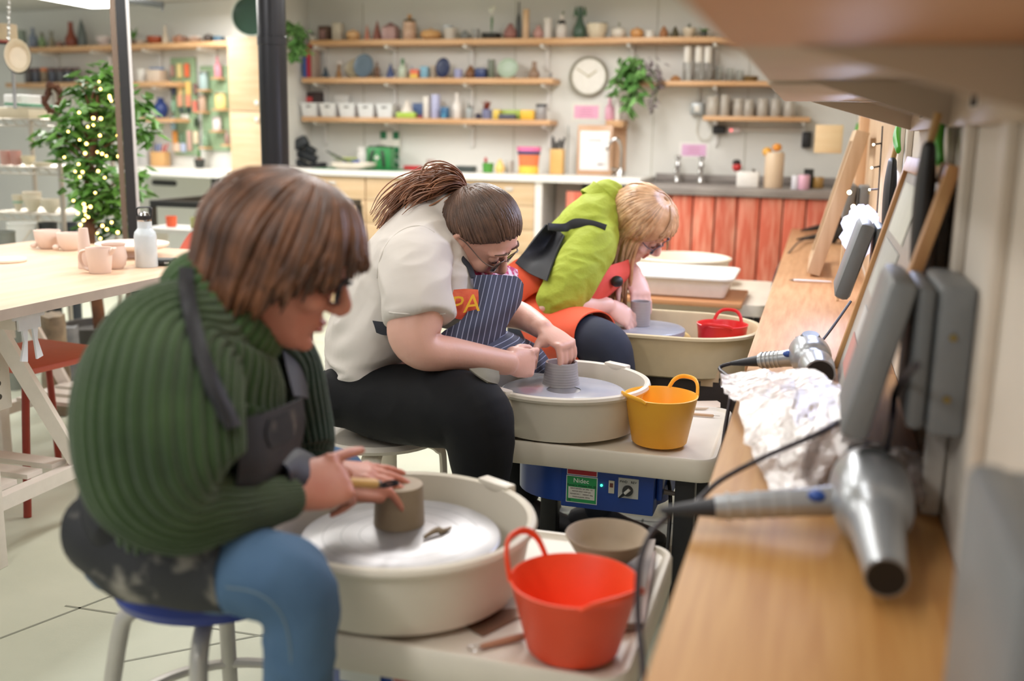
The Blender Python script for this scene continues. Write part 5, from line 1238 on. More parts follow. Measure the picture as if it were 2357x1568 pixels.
t = thing('clay_pot', 'round raw pot behind the jug on the big table', 'pot', b); obj('body', MB().lathe([(0, 0), (.62, 0), (.85, .15), (1, .45), (.92, .75), (.84, .9), (.94, 1), (.88, 1), (.78, .88), (.85, .5), (.6, .1), (0, .08)], b, 36, (29 * s, 29 * s, 58 * s)), bq, t)
b = onT(306, 590); s = dep(b) / F; hp = ZV(306, 562, b).z - ZT
t = thing('cake_stand', 'raw cake stand with a wide flat plate on the big table', 'cake stand', b); obj('pedestal', MB().lathe([(0, 0), (30 * s, 0), (28 * s, .01), (26 * s, hp - .014), (0, hp - .014)], b, 36), bq, t)
obj('plate', MB().lathe([(0, hp - .013), (70 * s, hp - .013), (80 * s, hp - .004), (81 * s, hp + .004), (78 * s, hp + .006), (70 * s, hp), (0, hp)], b, 48), mat('bisque_pale', (236, 222, 208), .7), t)
b = onT(338, 614); s = dep(b) / F
t = thing('water_bottle', 'pale blue steel water bottle with a black loop cap on the big table', 'bottle', b)
obj('body', MB().lathe([(0, 0), (24 * s, 0), (25 * s, 2 * s), (25 * s, 70 * s), (23 * s, 80 * s), (17 * s, 87 * s), (16 * s, 90 * s), (16 * s, 104 * s), (0, 104 * s)], b, 40), mat('bottle_paint', (206, 216, 222), .3, coat=.4), t)
obj('steel_neck', MB().lathe([(15 * s, 104 * s), (15.5 * s, 105 * s), (15.5 * s, 108 * s), (0, 108 * s)], b, 30), chrome, t)
cp = obj('cap', MB().lathe([(0, 108 * s), (16 * s, 108 * s), (16.5 * s, 110 * s), (16.5 * s, 117 * s), (0, 118 * s)], b, 30), black, t)
obj('steel_top', MB().lathe([(0, 118 * s), (12 * s, 118 * s), (10 * s, 124 * s), (0, 126 * s)], b, 24), chrome, cp)
obj('loop', MB().tube([b + dx * x * s + V((0, 0, z * s)) for x, z in ((-15, 113), (-17, 126), (-14, 134), (0, 136), (14, 136), (18, 130), (16, 113))], [(.006, .003)] * 7, 8, hint=dx.cross(V((0, 0, 1))), k=4), black, cp)
p = onT(352, 611)
t = thing('wallet', 'black zipped wallet lying behind the water bottle on the big table', 'wallet', p); Rw = rz(math.radians(16))
obj('body', MB().box(p + V((0, .02, .011)), (.125, .07, .020), Rw, .008), plain((34, 36, 36), .4), t)
obj('zip', MB().box(p + Rw @ V((.05, -.015, .011)) + V((0, .0, 0)), (.02, .005, .006)), plain((190, 190, 186), .3, .7), t)
b = onT(12, 602); s = dep(b) / F
one('clay_disc', MB().lathe([(0, 0), (44 * s, 0), (46 * s, .004), (45 * s, .010), (0, .011)], b, 40), mat('bisque_pale', (236, 222, 208)), 'flat white clay disc at the left edge of the big table', 'disc', gb)
# sacks under the table, cups on the far floor ledge
for px, py, D, w, h, c, c2, lb in ((128, 830, 4.3, 70, 110, (150, 130, 104), (96, 82, 66), 'brown clay sack slumped under the big table'), (158, 840, 4.6, 70, 90, (128, 128, 128), (84, 84, 88), 'grey plastic clay sack beside the brown one under the table')):
    q = S(px, py, D); s = D / F; mb = MB(); rs = []
    for i in range(9):
        f = i / 8; rs.append([V((q.x, q.y, .004)) + V((math.cos(2 * PI * j / 18) * w * s / 2 * (1 - .35 * f * f) * rnd.uniform(.86, 1.14), math.sin(2 * PI * j / 18) * w * s / 2 * .8 * rnd.uniform(.9, 1.1), f * (q.z + h * s) * rnd.uniform(.96, 1.0))) for j in range(18)])
    one('clay_sack', mb.rings(rs), mat('sack%d' % px, c, .5, c2=c2, scale=14), lb, 'sack', 'clay sacks under the table', ang=50)
p = S(560, 545, 6.0); zsh = S(430, 524, 5.6)
t = thing('low_shelf', 'low white ledge with cups behind the coral chair', 'shelf', (zsh.x, zsh.y, 0)); obj('top', MB().box((zsh.x + .1, zsh.y, zsh.z - .012), (.62, .25, .024)), plain((226, 224, 220)), t)
for k in (-.26, .36): obj('leg', MB().box((zsh.x + k + .05, zsh.y, zsh.z / 2 - .013), (.03, .22, zsh.z - .026)), plain((226, 224, 220)), t)
for px, c, lb in ((388, (228, 96, 56), 'orange cup on the low white ledge behind the coral chair'), (456, (168, 172, 110), 'olive cup on the low white ledge near the face of the woman in green')):
    q = S(px, 522, 5.6); t = thing('cup', lb, 'cup', (q.x, zsh.y, zsh.z + .0005), 'cups on the low ledge'); obj('body', MB().lathe(PR['cup'], (q.x, zsh.y, zsh.z + .0005), 24, (.03, .03, .058)), plain(c), t)

one('hanging_track', MB().tube([S(296, 0, 6.2), S(376, 12, 6.2)], [(.02, .02)] * 2, 8).tube([S(374, 10, 6.2), S(374, 26, 6.2)], .008, 6), plain((96, 98, 98)), 'dark rail end hanging high on the left wall beside the steel post', 'rail')
# ---------------------------------------------------------------- on the wheels and the bench
clay = mat('clay_grey', (170, 152, 128), .55, c2=(156, 138, 114), scale=18, bump=.04, bscale=120)
wet = mat('clay_wet', (172, 168, 168), .3, c2=(158, 154, 156), scale=14)
ZH = .5439


def solid(nm, lb, px, pyb, z, w0, w1, pyt, m, hollow=False, ridges=0, cat='pot'):
    b = PZ(px, pyb, z); s = dep(b) / F; h = ZV(px, pyt, b).z - z
    t = thing(nm, lb, cat, b); r0, r1 = w0 * s / 2, w1 * s / 2; pr = [(0, 0), (r0, 0)]
    n = 26
    for i in range(1, n):
        f = i / n; r = r0 + (r1 - r0) * (f ** .7 if hollow else f); pr.append((r + (ridges * math.sin(f * n * 2.2) if f < .85 else 0), h * f))
    pr += [(r1, h - .001), (r1 - .002, h)]
    if hollow: pr += [(r1 - .006, h - .002), (r1 - .008, h * .6), (r1 - .006, .02), (0, .015)]
    else: pr += [(0, h)]
    obj('body', MB().lathe(pr, b, 48), m, t, ang=50); return b, h, s, t


solid('clay_pot', 'solid leather hard clay cylinder being trimmed on the nearest wheel', 919, 1203, ZH, 117, 108, 1113, clay)
solid('clay_pot', 'wet grey clay pot on the middle wheel between the hands', 1291, 884, ZH, 86, 73, 832, wet, True, .0006)
solid('clay_pot', 'wet grey clay cylinder on the third wheel under the lilac hands', 1473, 749, .6006, 45, 46, 693, wet, True, .0004)
a, b = PZ(976, 1237, ZH + .004), PZ(1038, 1215, ZH + .004)
one('clay_trimming', MB().tube([a, a.lerp(b, .4) + V((0, .006, .003)), a.lerp(b, .7) + V((0, -.003, 0)), b], [(.004, .002), (.006, .003), (.005, .003), (.003, .002)], 8, k=4), clay, 'dark sliver of trimmed clay lying on the nearest wheel head', 'clay')
# slurry and bits in the middle pan
c = W2
one('slurry_film', MB().lathe([(.045, .5441), (.160, .5441), (.158, .5452), (.045, .5456)], c, 48), mat('slurry2', (166, 170, 182), .2, c2=(188, 186, 190), scale=9), 'wet grey slurry film on the middle wheel head', 'slurry', kind='stuff')
mb = MB()
for i in range(90):
    a = rnd.uniform(-.2, 1.5); r = rnd.uniform(.175, .196); h_ = rnd.uniform(.004, .03); mb.ell(c + V((min(r, .188) * math.cos(a), min(r, .188) * math.sin(a), .4685 + h_)), (rnd.uniform(.004, .008), rnd.uniform(.004, .008), h_), n=7, m=5)
one('clay_scraps', mb, mat('scraps', (176, 166, 148), .6), 'pale clay scraps piled inside the far side of the middle splash pan', 'clay', kind='stuff')


def bucket(nm, lb, base, r0, r1, h, m, a1, a2, up1=1, up2=1, hh=.035):
    """flexible tub with two loop handles rising from the rim at angles a1, a2"""
    t = thing(nm, lb, 'bucket', base, 'flexible little buckets'); B = V(base)
    prof = [(0, 0), (r0 - .004, 0), (r0, .004), (r1, h - .004), (r1 + .002, h), (r1 - .001, h + .001), (r1 - .004, h - .004), (r0 - .004, .008), (0, .006)]
    mb = MB().lathe(prof, B, 64)
    obj('body', mb, m, t)
    for a, u in ((a1, up1), (a2, up2)):
        H_ = []
        for i in range(13):
            f = i / 12 * 2 - 1; th = math.radians(a + f * 34); zz = h - .003 + hh * u * (1 - abs(f) ** 3.0) ** .8; rr = r1 + .001 + (r1 - r0) / h * (zz - h) * .8 + (0 if u > .5 else .006)
            H_.append(B + V((rr * math.cos(th), rr * math.sin(th), zz)))
        ax = V((math.cos(math.radians(a)), math.sin(math.radians(a)), 0))
        obj('handle', MB().tube(H_, [(.0032, .0055)] * 13, 10, hint=ax, k=2), m, t)
    return t


orange = mat('bucket_orange', (246, 84, 46), .42, var=.02); yel = mat('bucket_yellow', (255, 190, 56), .4, c2=(252, 178, 48), scale=4); red = mat('bucket_red', (222, 42, 44), .35)
b = PZ(1318, 1490, .4545); s = dep(b) / F; h = ZV(1318, 1333, b).z - b.z
bucket('small_bucket', 'orange red flexible bucket with loop handles on the nearest wheel table', b, 106 * s, 146 * s, h, orange, 165, -38, 1, .28, .05)
b = PZ(1517, 1017, .4545); s = dep(b) / F; h = ZV(1512, 908, b).z - b.z
bucket('small_bucket', 'yellow flexible bucket of slip on the middle wheel table', b, 63 * s, 82 * s, h, yel, 52, 222, 1, .25, .036)
b = V((PY(1662, 760, 3.23).x, 3.23, .5085)); s = dep(b) / F
bucket('small_bucket', 'red flexible bucket sitting inside the long cream tub', b, 48 * s, 57 * s, ZV(1662, 745, b).z - b.z, red, 80, 262, 1, .3, .036)
one('sponge', MB().ell(V((PY(1573, 756, 3.28).x, 3.28, .545)), (.03, .03, .036)), plain((226, 200, 120), .8), 'yellow sponge in the long cream tub beside the red bucket', 'sponge')
# bowl, bats and tools on the nearest table
zt = .4495
P = [PZ(x, y, zt) for x, y in ((1392, 1300), (1412, 1265), (1508, 1255), (1478, 1450), (1425, 1452))]
one('clay_bat', MB().prism(P, (0, 0, .012)), mat('bat_board', (168, 156, 146), .6, c2=(150, 138, 128), scale=5), 'greyish wooden bat lying under the clay bowl on the nearest wheel table', 'board')
P = [PZ(x, y, zt + .0125) for x, y in ((1500, 1280), (1510, 1272), (1482, 1440), (1468, 1446))]
one('wood_strip', MB().prism(P, (0, 0, .005)), plain((140, 112, 98)), 'thin brown wooden strip along the edge of the bat', 'strip')
b = PZ(1396, 1296, zt + .0125); s = dep(b) / F; h = ZV(1391, 1228, b).z - b.z
t = thing('clay_bowl', 'open brown clay bowl behind the orange bucket', 'bowl', b); r = 97 * s
obj('body', MB().lathe([(0, 0), (r * .42, 0), (r * .48, .004), (r * .8, h * .5), (r, h * .97), (r * .99, h), (r * .95, h * .98), (r * .74, h * .5), (r * .4, h * .15), (0, h * .12)], b, 56), mat('clay_brown', (164, 144, 120), .6, c2=(150, 132, 108), scale=12), t)
zt = .4475
P = [PZ(x, y, zt) for x, y in ((1073, 1442), (1080, 1428), (1105, 1414), (1140, 1406), (1180, 1402), (1200, 1402), (1200, 1420), (1170, 1436), (1140, 1452), (1112, 1466), (1090, 1456))]
one('metal_kidney', MB().prism(P, (0, 0, .0015)), mat('kidney', (150, 118, 96), .35, .6), 'curved metal kidney lying beside the orange bucket', 'scraper')
a, m_, b = PZ(1080, 1494, zt + .004), PZ(1110, 1488, zt + .005), PZ(1200, 1466, zt + .006)
t = thing('loop_tool', 'small wooden loop tool lying in front of the metal kidney', 'tool', m_ - V((0, 0, .005)))
obj('handle', MB().tube([m_, b], [(.0045, .0045), (.006, .006)], 10, round_=True), plain((176, 128, 100)), t)
u = (b - m_).normalized(); n = V((-u.y, u.x, 0)); obj('loop', MB().tube([m_ + n * .004, m_ - u * .012 + n * .008, a + n * .006, a - n * .006, m_ - u * .012 - n * .008, m_ - n * .004], .0009, 6, k=4), chrome, t)
# tools on the middle table
P = [PZ(x, y, .4475) for x, y in ((1590, 935), (1596, 928), (1650, 927), (1658, 932), (1658, 942), (1620, 944), (1594, 943))]
one('wooden_rib', MB().prism(P, (0, 0, .006)), plain((226, 206, 184)), 'pale wooden rib behind the yellow bucket', 'rib')
a, m_, b = PZ(1590, 953, .452), PZ(1640, 957, .452), PZ(1657, 958, .452)
t = thing('needle_tool', 'wooden handled needle tool behind the yellow bucket', 'tool', a - V((0, 0, .004))); obj('handle', MB().tube([a, m_], .0042, 10, round_=True), plain((206, 170, 136)), t); obj('needle', MB().tube([m_, b], .0008, 6), chrome, t)
# hair dryers
silver = mat('silver_plastic', (176, 180, 184), .3, .55, var=.03)
def dryer(lb, nz, rear, hend, R1, r1, zknob, dark=False):
    nz, rear, hend = V(nz), V(rear), V(hend); ax = (nz - rear).normalized(); L = (nz - rear).length
    t = thing('hair_dryer', lb, 'hair dryer', V((rear.x, rear.y, .68)))
    T = [rear, rear + ax * L * .12, rear + ax * L * .3, rear + ax * L * .46, rear + ax * L * .56, rear + ax * L * .75, nz]
    obj('barrel', MB().tube(T, [R1 * .72, R1 * .95, R1, R1 * .9, R1 * .66, r1 * 1.25, r1], 36, k=5), silver, t, ang=30)
    g = MB().tube([rear - ax * .02, rear - ax * .004], [R1 * .55, R1 * .74], 30)
    for k in range(8):
        a = 2 * PI * k / 8; fm_ = frame(ax); g.box(rear - ax * .016 + fm_ @ V((math.cos(a), math.sin(a), 0)) * R1 * .6, (.008, .008, .012), fm_)
    obj('rear_grille', g, plain((60, 62, 64), .4), t)
    fm_ = frame(ax); obj('nozzle_ring', MB().lathe([(r1 * .86, -.03), (r1 * .86, .001), (r1 * 1.04, .001), (r1 * 1.04, -.004)], nz, 30, rot=fm_), plain((150, 154, 158), .3, .5), t)
    obj('nozzle_mouth', MB().lathe([(0, -.002), (r1 * .93, -.002), (r1 * .93, .0015), (0, .0005)], nz, 30, rot=fm_), plain((18, 18, 18), .5), t)
    st = rear + ax * L * .30; hd = (hend - st).normalized()
    hs = st + hd * R1 * .8
    h = obj('handle', MB().tube([hs, hs.lerp(hend, .3), hs.lerp(hend, .7), hend], [(.021, .019), (.019, .017), (.018, .016), (.016, .015)], 20, k=4, hint=(0, 0, 1)), silver, t)
    for k in range(5): q = hs.lerp(hend, .4 + k * .12); obj('grip_ring', MB().tube([q, q + hd * .004], [(.0195, .0178)] * 2, 20, hint=(0, 0, 1)), plain((190, 194, 196), .3, .4), h)
    q = hs.lerp(hend, .18) + V((0, -.012, .012)); obj('switch', MB().ell(q, (.012, .010, .008)), plain((40, 80, 160), .35), h)
    q = rear + ax * L * .22 + V((0, 0, R1 * .86)); obj('cool_dial', MB().lathe([(0, 0), (.022, 0), (.018, .007), (0, .008)], q, 24, rot=frame((0, -.3, 1))), plain((104, 108, 110), .35), t)
    obj('strain_relief', MB().tube([hend, hend + hd * .03, hend + hd * .07], [.0135, .010, .005], 14, k=3), plain((44, 44, 48), .5), t)
    return t, hend + hd * .07, hd


nz = PZ(2040, 1330, .718); rear = PZ(1994, 1085, .744); he = PZ(1645, 1168, .713)
t, q, hd = dryer('silver hair dryer in the foreground with its nozzle toward the viewer on the bench', nz, rear, he, .053, .0235, 0)
P = [q, S(1540, 1186, 1.42), S(1500, 1225, 1.36), S(1474, 1290, 1.32), S(1468, 1360, 1.29), S(1470, 1440, 1.26), S(1478, 1510, 1.22), S(1481, 1590, 1.18)]
obj('cable', MB().tube(P, .0042, 8, k=6), mat('cable_black', (44, 38, 44), .45), t)
cable('dryer_cable', [V((.085, 1.44, .815)), PZ(1990, 935, .80), PZ(1900, 990, .80), PZ(1760, 1052, .765), PZ(1660, 1105, .715), PZ(1610, 1150, .69), PZ(1580, 1178, .686)], .0042, 'dark cable curving from the propped socket over the bubble wrap')
nz = PZ(1940, 815, .725) + V((0, .06, 0)); nz = V((.03, 2.14, .728)); rear = V((.0, 2.36, .735)); he = V((-.10, 2.335, .705))
t, q, hd = dryer('older silver hair dryer lying beyond the bubble wrap', nz, rear, he, .045, .030, 0)
obj('cable', MB().tube([q, q + hd * .03 + V((0, 0, -.01)), V((-.155, 2.26, .66)), V((-.158, 2.18, .56)), V((-.155, 2.12, .47))], .0045, 8, k=5), mat('cable_black', (44, 38, 44)), t)
cable('socket_cable', [PX(1958, 694, .10), V((.03, 2.62, .70)), V((-.02, 2.55, .684)), V((-.055, 2.5, .684)), V((-.075, 2.44, .688))], .0036, 'grey cable running from the lid propped socket to the older hair dryer')
# crumpled bubble wrap
rows = []; NU, NV = 46, 40; import mathutils.noise as mn
for j in range(NV):
    v = j / (NV - 1); r = []
    for i in range(NU):
        u = i / (NU - 1)
        a = V((1772 + (2150 - 1772) * u, 1112 + 12 * math.sin(u * 9) + 40 * u, 0)); b_ = V((1706 + (2115 - 1706) * u, 862 + 150 * u ** 1.5, 0)); q = a.lerp(b_, v)
        hz = .014 + .085 * math.sin(min(1, v * 1.15) * PI * .62) * (.55 + .45 * math.sin(u * PI)); 
        nn = mn.noise(V((u * 4, v * 4, 1))) * .6 + mn.noise(V((u * 11, v * 11, 5))) * .35 + mn.noise(V((u * 25, v * 25, 9))) * .16
        p = PZ(q.x, q.y, .69 + hz * .6); p.z += nn * .034 + hz * .3; p += V((nn * .02, mn.noise(V((u * 6, v * 6, 20))) * .03, 0))
        if u < .12: p.x -= (.12 - u) * .35 * v; p.z -= (.12 - u) * .15
        p.x = max(min(p.x, (.045 + max(0, p.z - .69) * .2) if p.y > 1.545 else .178), -.19); p.z = max(p.z, .6835); r.append(p)
    rows.append(r)
# tuck the far edge down to the bench
for k, d in ((1, .03), (2, .07), (3, .085)): rows.append([V((p.x, p.y + .02 * k, max(.684, p.z - d))) for p in rows[NV - 1]])
bw_ = mat('bubble_wrap', (204, 194, 190), .18, trans=.35, bump=.7, bscale=60, alpha=.8)
one('bubble_wrap', MB().grid(rows), bw_, 'crumpled clear bubble wrap heaped on the bench behind the silver hair dryer', 'bubble wrap', ang=24)
# ---------------------------------------------------------------- people
skin = mat('skin', (226, 176, 158), .45, var=.04, scale=14, sss=.12, bump=.05, bscale=160)
skin2 = mat('skin_ruddy', (214, 150, 128), .45, c2=(204, 132, 112), scale=14, sss=.12, bump=.05, bscale=160)
skin3 = mat('skin_pale', (232, 190, 176), .42, var=.03, scale=14, sss=.12)


def SP(q): return S(*q[:3])


def limb(mb, st, n=24, k=5, hint=None, rip=None, dom=True):
    """st: (px, py, depth, radius along view, radius in the picture plane)"""
    return mb.tube([SP(q) for q in st], [(q[3], q[4] if len(q) > 4 else q[3]) for q in st], n, hint=hint or ray(*st[len(st) // 2][:2]).normalized(), k=k, rip=rip, round_=dom)


HEAD = [(.118, -.005, -.03, .012), (.112, .028, -.055, .036), (.098, .055, -.078, .056), (.078, .074, -.092, .068), (.05, .086, -.099, .0755), (.022, .0905, -.099, .0765), (.008, .088, -.097, .0755), (-.01, .0855, -.093, .074), (-.03, .087, -.087, .072),
        (-.048, .087, -.075, .067), (-.064, .087, -.055, .0605), (-.08, .0845, -.03, .054), (-.095, .0845, -.005, .045), (-.106, .083, .015, .035), (-.115, .075, .035, .022), (-.119, .062, .045, .010)]


def headframe(c, Fw, U):
    Fw, U = V(Fw).normalized(), V(U).normalized(); U = (U - Fw * U.dot(Fw)).normalized(); L = U.cross(Fw)
    M = Matrix((Fw, L, U)).transposed(); return lambda x, y, z: V(c) + M @ V((x, y, z)), M


def head(mb, hf, M):
    rs = []
    for z, f, b, w in HEAD:
        r = []
        for j in range(32):
            t = 2 * PI * j / 32; ct, s_ = math.cos(t), math.sin(t)
            x = (f + b) / 2 + (f - b) / 2 * math.copysign(abs(ct) ** .85, ct); r.append(hf(x, w * math.copysign(abs(s_) ** .9, s_), z))
        rs.append(r)
    mb.rings(rs)
    mb.tube([hf(.084, 0, .018), hf(.098, 0, -.006), hf(.112, 0, -.028), hf(.108, 0, -.040)], [(.007, .006), (.010, .009), (.013, .011), (.009, .007)], 14, hint=M @ V((0, 1, 0)), k=3, round_=True)
    for s_ in (-1, 1):
        mb.ell(hf(.097, s_ * .012, -.038), (.011, .009, .008), M)
        mb.tube([hf(.082, s_ * .012, .024), hf(.086, s_ * .034, .030), hf(.070, s_ * .056, .022)], [.007, .008, .006], 10, k=3, round_=True)   # brow ridge
        mb.ell(hf(.062, s_ * .046, -.032), (.026, .022, .022), M)      # cheek
        mb.tube([hf(-.004, s_ * .078, .018), hf(-.018, s_ * .086, .016), hf(-.022, s_ * .087, -.004), hf(-.012, s_ * .083, -.028), hf(.0, s_ * .078, -.034)], [(.006, .004), (.008, .005), (.008, .005), (.008, .005), (.005, .004)], 8, k=3, round_=True)
        mb.ell(hf(-.006, s_ * .077, -.006), (.013, .006, .022), M)
    mb.ell(hf(.088, 0, -.0625), (.009, .021, .0055), M); mb.ell(hf(.0865, 0, -.074), (.009, .019, .0062), M); mb.ell(hf(.080, 0, -.102), (.014, .02, .013), M)


def face_parts(par, hf, M, sk=None, brow=(90, 66, 50), lip=(196, 116, 110)):
    for s_ in (-1, 1):
        obj('eyelid', MB().ell(hf(.0758, s_ * .032, .004), (.0142, .0158, .0128), M, 18, 12), sk or skin, par)      # eyes lowered to the work
        obj('eyelashes', MB().tube([hf(.0862, s_ * .020, -.003), hf(.0905, s_ * .031, -.0055), hf(.0850, s_ * .044, -.002)], [(.0012, .0016)] * 3, 6, k=5), plain((44, 34, 30), .7), par)
        obj('eyebrow', MB().tube([hf(.091, s_ * .014, .030), hf(.0925, s_ * .032, .036), hf(.080, s_ * .054, .030)], [(.002, .004), (.002, .0045), (.0015, .002)], 8, k=4, round_=True), plain(brow, .7), par)
    obj('lips', MB().ell(hf(.0925, 0, -.0628), (.006, .020, .0045), M).ell(hf(.0915, 0, -.0735), (.006, .018, .0052), M), plain(lip, .4), par)


def glasses(par, hf, M, col, th=.0014, lens=None, rx=.025, rz_=.019):
    g = None
    for s_ in (-1, 1):
        pts = [hf(.102 - .006 * abs(math.cos(a)), s_ * .034 + rx * math.cos(a), -.002 + rz_ * math.sin(a)) for a in [2 * PI * i / 24 for i in range(25)]]
        r = obj('eyeglass_rim', MB().tube(pts, th, 8, hint=M @ V((1, 0, 0))), plain(col, .3, .3), par)
        obj('lens', MB().rings([[hf(.1005 - .006 * abs(math.cos(a)) + d, s_ * .034 + (rx - .0005) * math.cos(a), -.002 + (rz_ - .0005) * math.sin(a)) for a in [2 * PI * i / 24 for i in range(24)]] for d in (0, .001)]), lens or mat('lens', (240, 244, 250), .05, trans=.95, var=0), r)
        obj('temple', MB().tube([hf(.095, s_ * .060, .004), hf(.07, s_ * .077, .006), hf(.0, s_ * .083, .010), hf(-.02, s_ * .085, -.006)], th * 1.2, 8, k=4), plain(col, .3, .3), par)
    obj('bridge', MB().tube([hf(.101, -.010, .004), hf(.106, 0, .008), hf(.101, .010, .004)], th, 8, k=4), plain(col, .3, .3), par)


FING = ((.031, .044, .026, .020, .0088), (.0105, .048, .029, .021, .0090), (-.0105, .044, .027, .020, .0085), (-.030, .034, .021, .018, .0075))


def hand(mb, wr, f, s, curls, thumb, sc=1, spread=(.10, .03, -.04, -.12), palm=.088, fore=None):
    """wr wrist, f along the palm, s toward the thumb; curls: three flexions per finger in degrees; thumb: three directions in (f, s, palmward)"""
    wr, f, s = V(wr), V(f).normalized(), V(s); s = (s - f * s.dot(f)).normalized(); n = s.cross(f) if True else None
    if fore is not None and n.dot(V(fore)) > 0: n = -n      # n points to the palm side
    k = wr + f * palm * sc
    mb.tube([wr - f * .02 * sc, wr, wr + f * .03 * sc, wr + f * .06 * sc, k + f * .004], [(.026 * sc, .019 * sc), (.028 * sc, .0195 * sc), (.038 * sc, .0185 * sc), (.042 * sc, .0165 * sc), (.040 * sc, .0125 * sc)], 18, hint=s, k=3, round_=True)
    mb.ell(wr + f * .035 * sc + s * .026 * sc + n * .012 * sc, (.024 * sc, .024 * sc, .020 * sc))
    for (o, a, b, c, r), cu, sp in zip(FING, curls, spread):
        p = [k + s * o * sc - f * .012 * sc]; t = 0
        p.append(k + s * o * sc)
        for L, q in zip((a, b, c), cu):
            t += math.radians(q); d = (f + s * sp).normalized() * math.cos(t) + n * math.sin(t); p.append(p[-1] + d * L * sc)
        mb.tube(p, [r * 1.05 * sc, r * 1.08 * sc, r * sc, r * .92 * sc, r * .78 * sc], 12, hint=s, k=3, round_=True)
        mb.ell(p[1] - n * .004 * sc, r * 1.15 * sc); mb.ell(p[2], r * 1.07 * sc)
    p = [wr + f * .022 * sc + s * .022 * sc + n * .006 * sc]
    for L, (x, y, z) in zip((.044, .034, .027), thumb): p.append(p[-1] + (f * x + s * y + n * z).normalized() * L * sc)
    mb.tube(p, [.0125 * sc, .0115 * sc, .0105 * sc, .0088 * sc], 14, hint=s, k=3, round_=True)
    return k


def nails(par, wr, f, s, curls, sc=1, spread=(.10, .03, -.04, -.12), palm=.088, fore=None):
    pass


def sheet(rows, k=5, th=.003):
    R_ = [spline([SP(q) for q in r], k) for r in rows]
    C_ = [spline([r[j] for r in R_], k) for j in range(len(R_[0]))]
    return MB().grid([[C_[j][i] for j in range(len(C_))] for i in range(len(C_[0]))], th)


def wrap(st, t0, t1, n=22, k=6, th=.003, wob=0, hint=None):
    """part of a tube around an axis, from angle t0 to t1 (0 = away from the viewer, 90 = picture-plane side)"""
    pts = spline([SP(q) for q in st], k); rad = spline([V((q[3], q[4] if len(q) > 4 else q[3], 0)) for q in st], k); h = hint or ray(*st[len(st) // 2][:2]).normalized(); rows = []; m = len(pts)
    for i in range(m):
        T = (pts[min(i + 1, m - 1)] - pts[max(i - 1, 0)]).normalized(); A = (h - T * h.dot(T)).normalized(); B = T.cross(A)
        rows.append([pts[i] + A * rad[i].x * math.cos(t) * (1 + wob * math.sin(5 * t + i * .7)) + B * rad[i].y * math.sin(t) * (1 + wob * math.sin(5 * t + i * .7)) for t in [math.radians(t0 + (t1 - t0) * j / n) for j in range(n + 1)]])
    return MB().grid(rows, th)


def hairmat(nm, c, c2, isl=.35): return mat(nm, c, .38, c2=c2, scale=26, island=isl, spec=.6, bump=.15, bscale=300)


def scalp(hf, phi, z, pad=0, ht=.122, z0=.015):
    """a point of the hair surface at azimuth phi (0 front) and height z"""
    q = 1 if z < z0 else math.sqrt(max(0, 1 - ((z - z0) / (ht - z0)) ** 2))
    if z < z0: q = 1 - .35 * max(0, (z0 - z)) / .2
    c, s_ = math.cos(phi), math.sin(phi); rx = (.098 if c > 0 else .107) + pad; ry = .085 + pad
    return hf(-.004 + rx * q * c, ry * q * s_, z)


# ================================================================= the woman in the green sweater
root = S(330, 1290, 1.5)
p1 = thing('person', 'woman in a ribbed dark green sweater and black apron trimming clay at the nearest wheel', 'person', (root.x, root.y, 0))
hf, M = headframe(S(650, 592, 1.49), DIR(.90, .42, .12), DIR(.36, -.92, -.1))
mb = MB(); head(mb, hf, M)
limb(mb, [(560, 760, 1.52, .05, .055), (590, 690, 1.51, .052, .055), (630, 630, 1.50, .055, .06)])
limb(mb, [(330, 1215, 1.52, .14, .085), (360, 1060, 1.52, .13, .10), (430, 900, 1.52, .14, .10), (500, 790, 1.52, .13, .08), (560, 740, 1.52, .05, .05)])
limb(mb, [(430, 790, 1.42, .055), (390, 980, 1.36, .05), (420, 1150, 1.35, .042), (540, 1150, 1.40, .036), (652, 1142, 1.475, .030)])
limb(mb, [(560, 820, 1.66, .055), (660, 960, 1.74, .05), (696, 1040, 1.74, .04), (730, 1086, 1.71, .028)])
wr = S(668, 1136, 1.485); fdir = S(772, 1102, 1.55) - wr
hand(mb, wr, fdir, DIR(.15, -.62, .78), ((9, 9, 6), (32, 38, 20), (44, 52, 26), (50, 56, 28)), ((.9, .1, .5), (1, -.05, .25), (1, -.1, .1)), 1.04, fore=DIR(-.1, -.75, -.65))
wl = S(730, 1088, 1.71)
hand(mb, wl, S(800, 1090, 1.715) - wl, DIR(.1, .35, -1), ((20, 26, 14), (14, 18, 10), (10, 14, 8), (6, 10, 6)), ((.8, .5, .3), (1, .1, .1), (1, 0, .1)), .92, fore=DIR(0, -1, 0))
kr = S(682, 1335, 1.385); fr_ = V((kr.x + .02, kr.y + .06, .07))
def leg(mb, hip, knee, foot, r):
    r *= .72
    mb.tube([V(hip), V(hip).lerp(V(knee), .5), V(knee), V(knee).lerp(V(foot), .35) + V((-.01, 0, 0)), V(foot)], [r, r * .85, r * .68, r * .62, r * .42], 18, k=4, round_=True)
leg(mb, S(320, 1235, 1.47), kr, fr_, .075)
kl = V((-.90, 1.80, .50)); fl = V((-.86, 1.86, .07)); leg(mb, S(350, 1215, 1.62), kl, fl, .075)
obj_ = fuse('body', mb, skin2, p1, .0045, 3)
face_parts(p1, hf, M, skin2)
glasses(p1, hf, M, (34, 34, 42), .0026, mat('dark_lens', (36, 38, 48), .1), .027, .021)
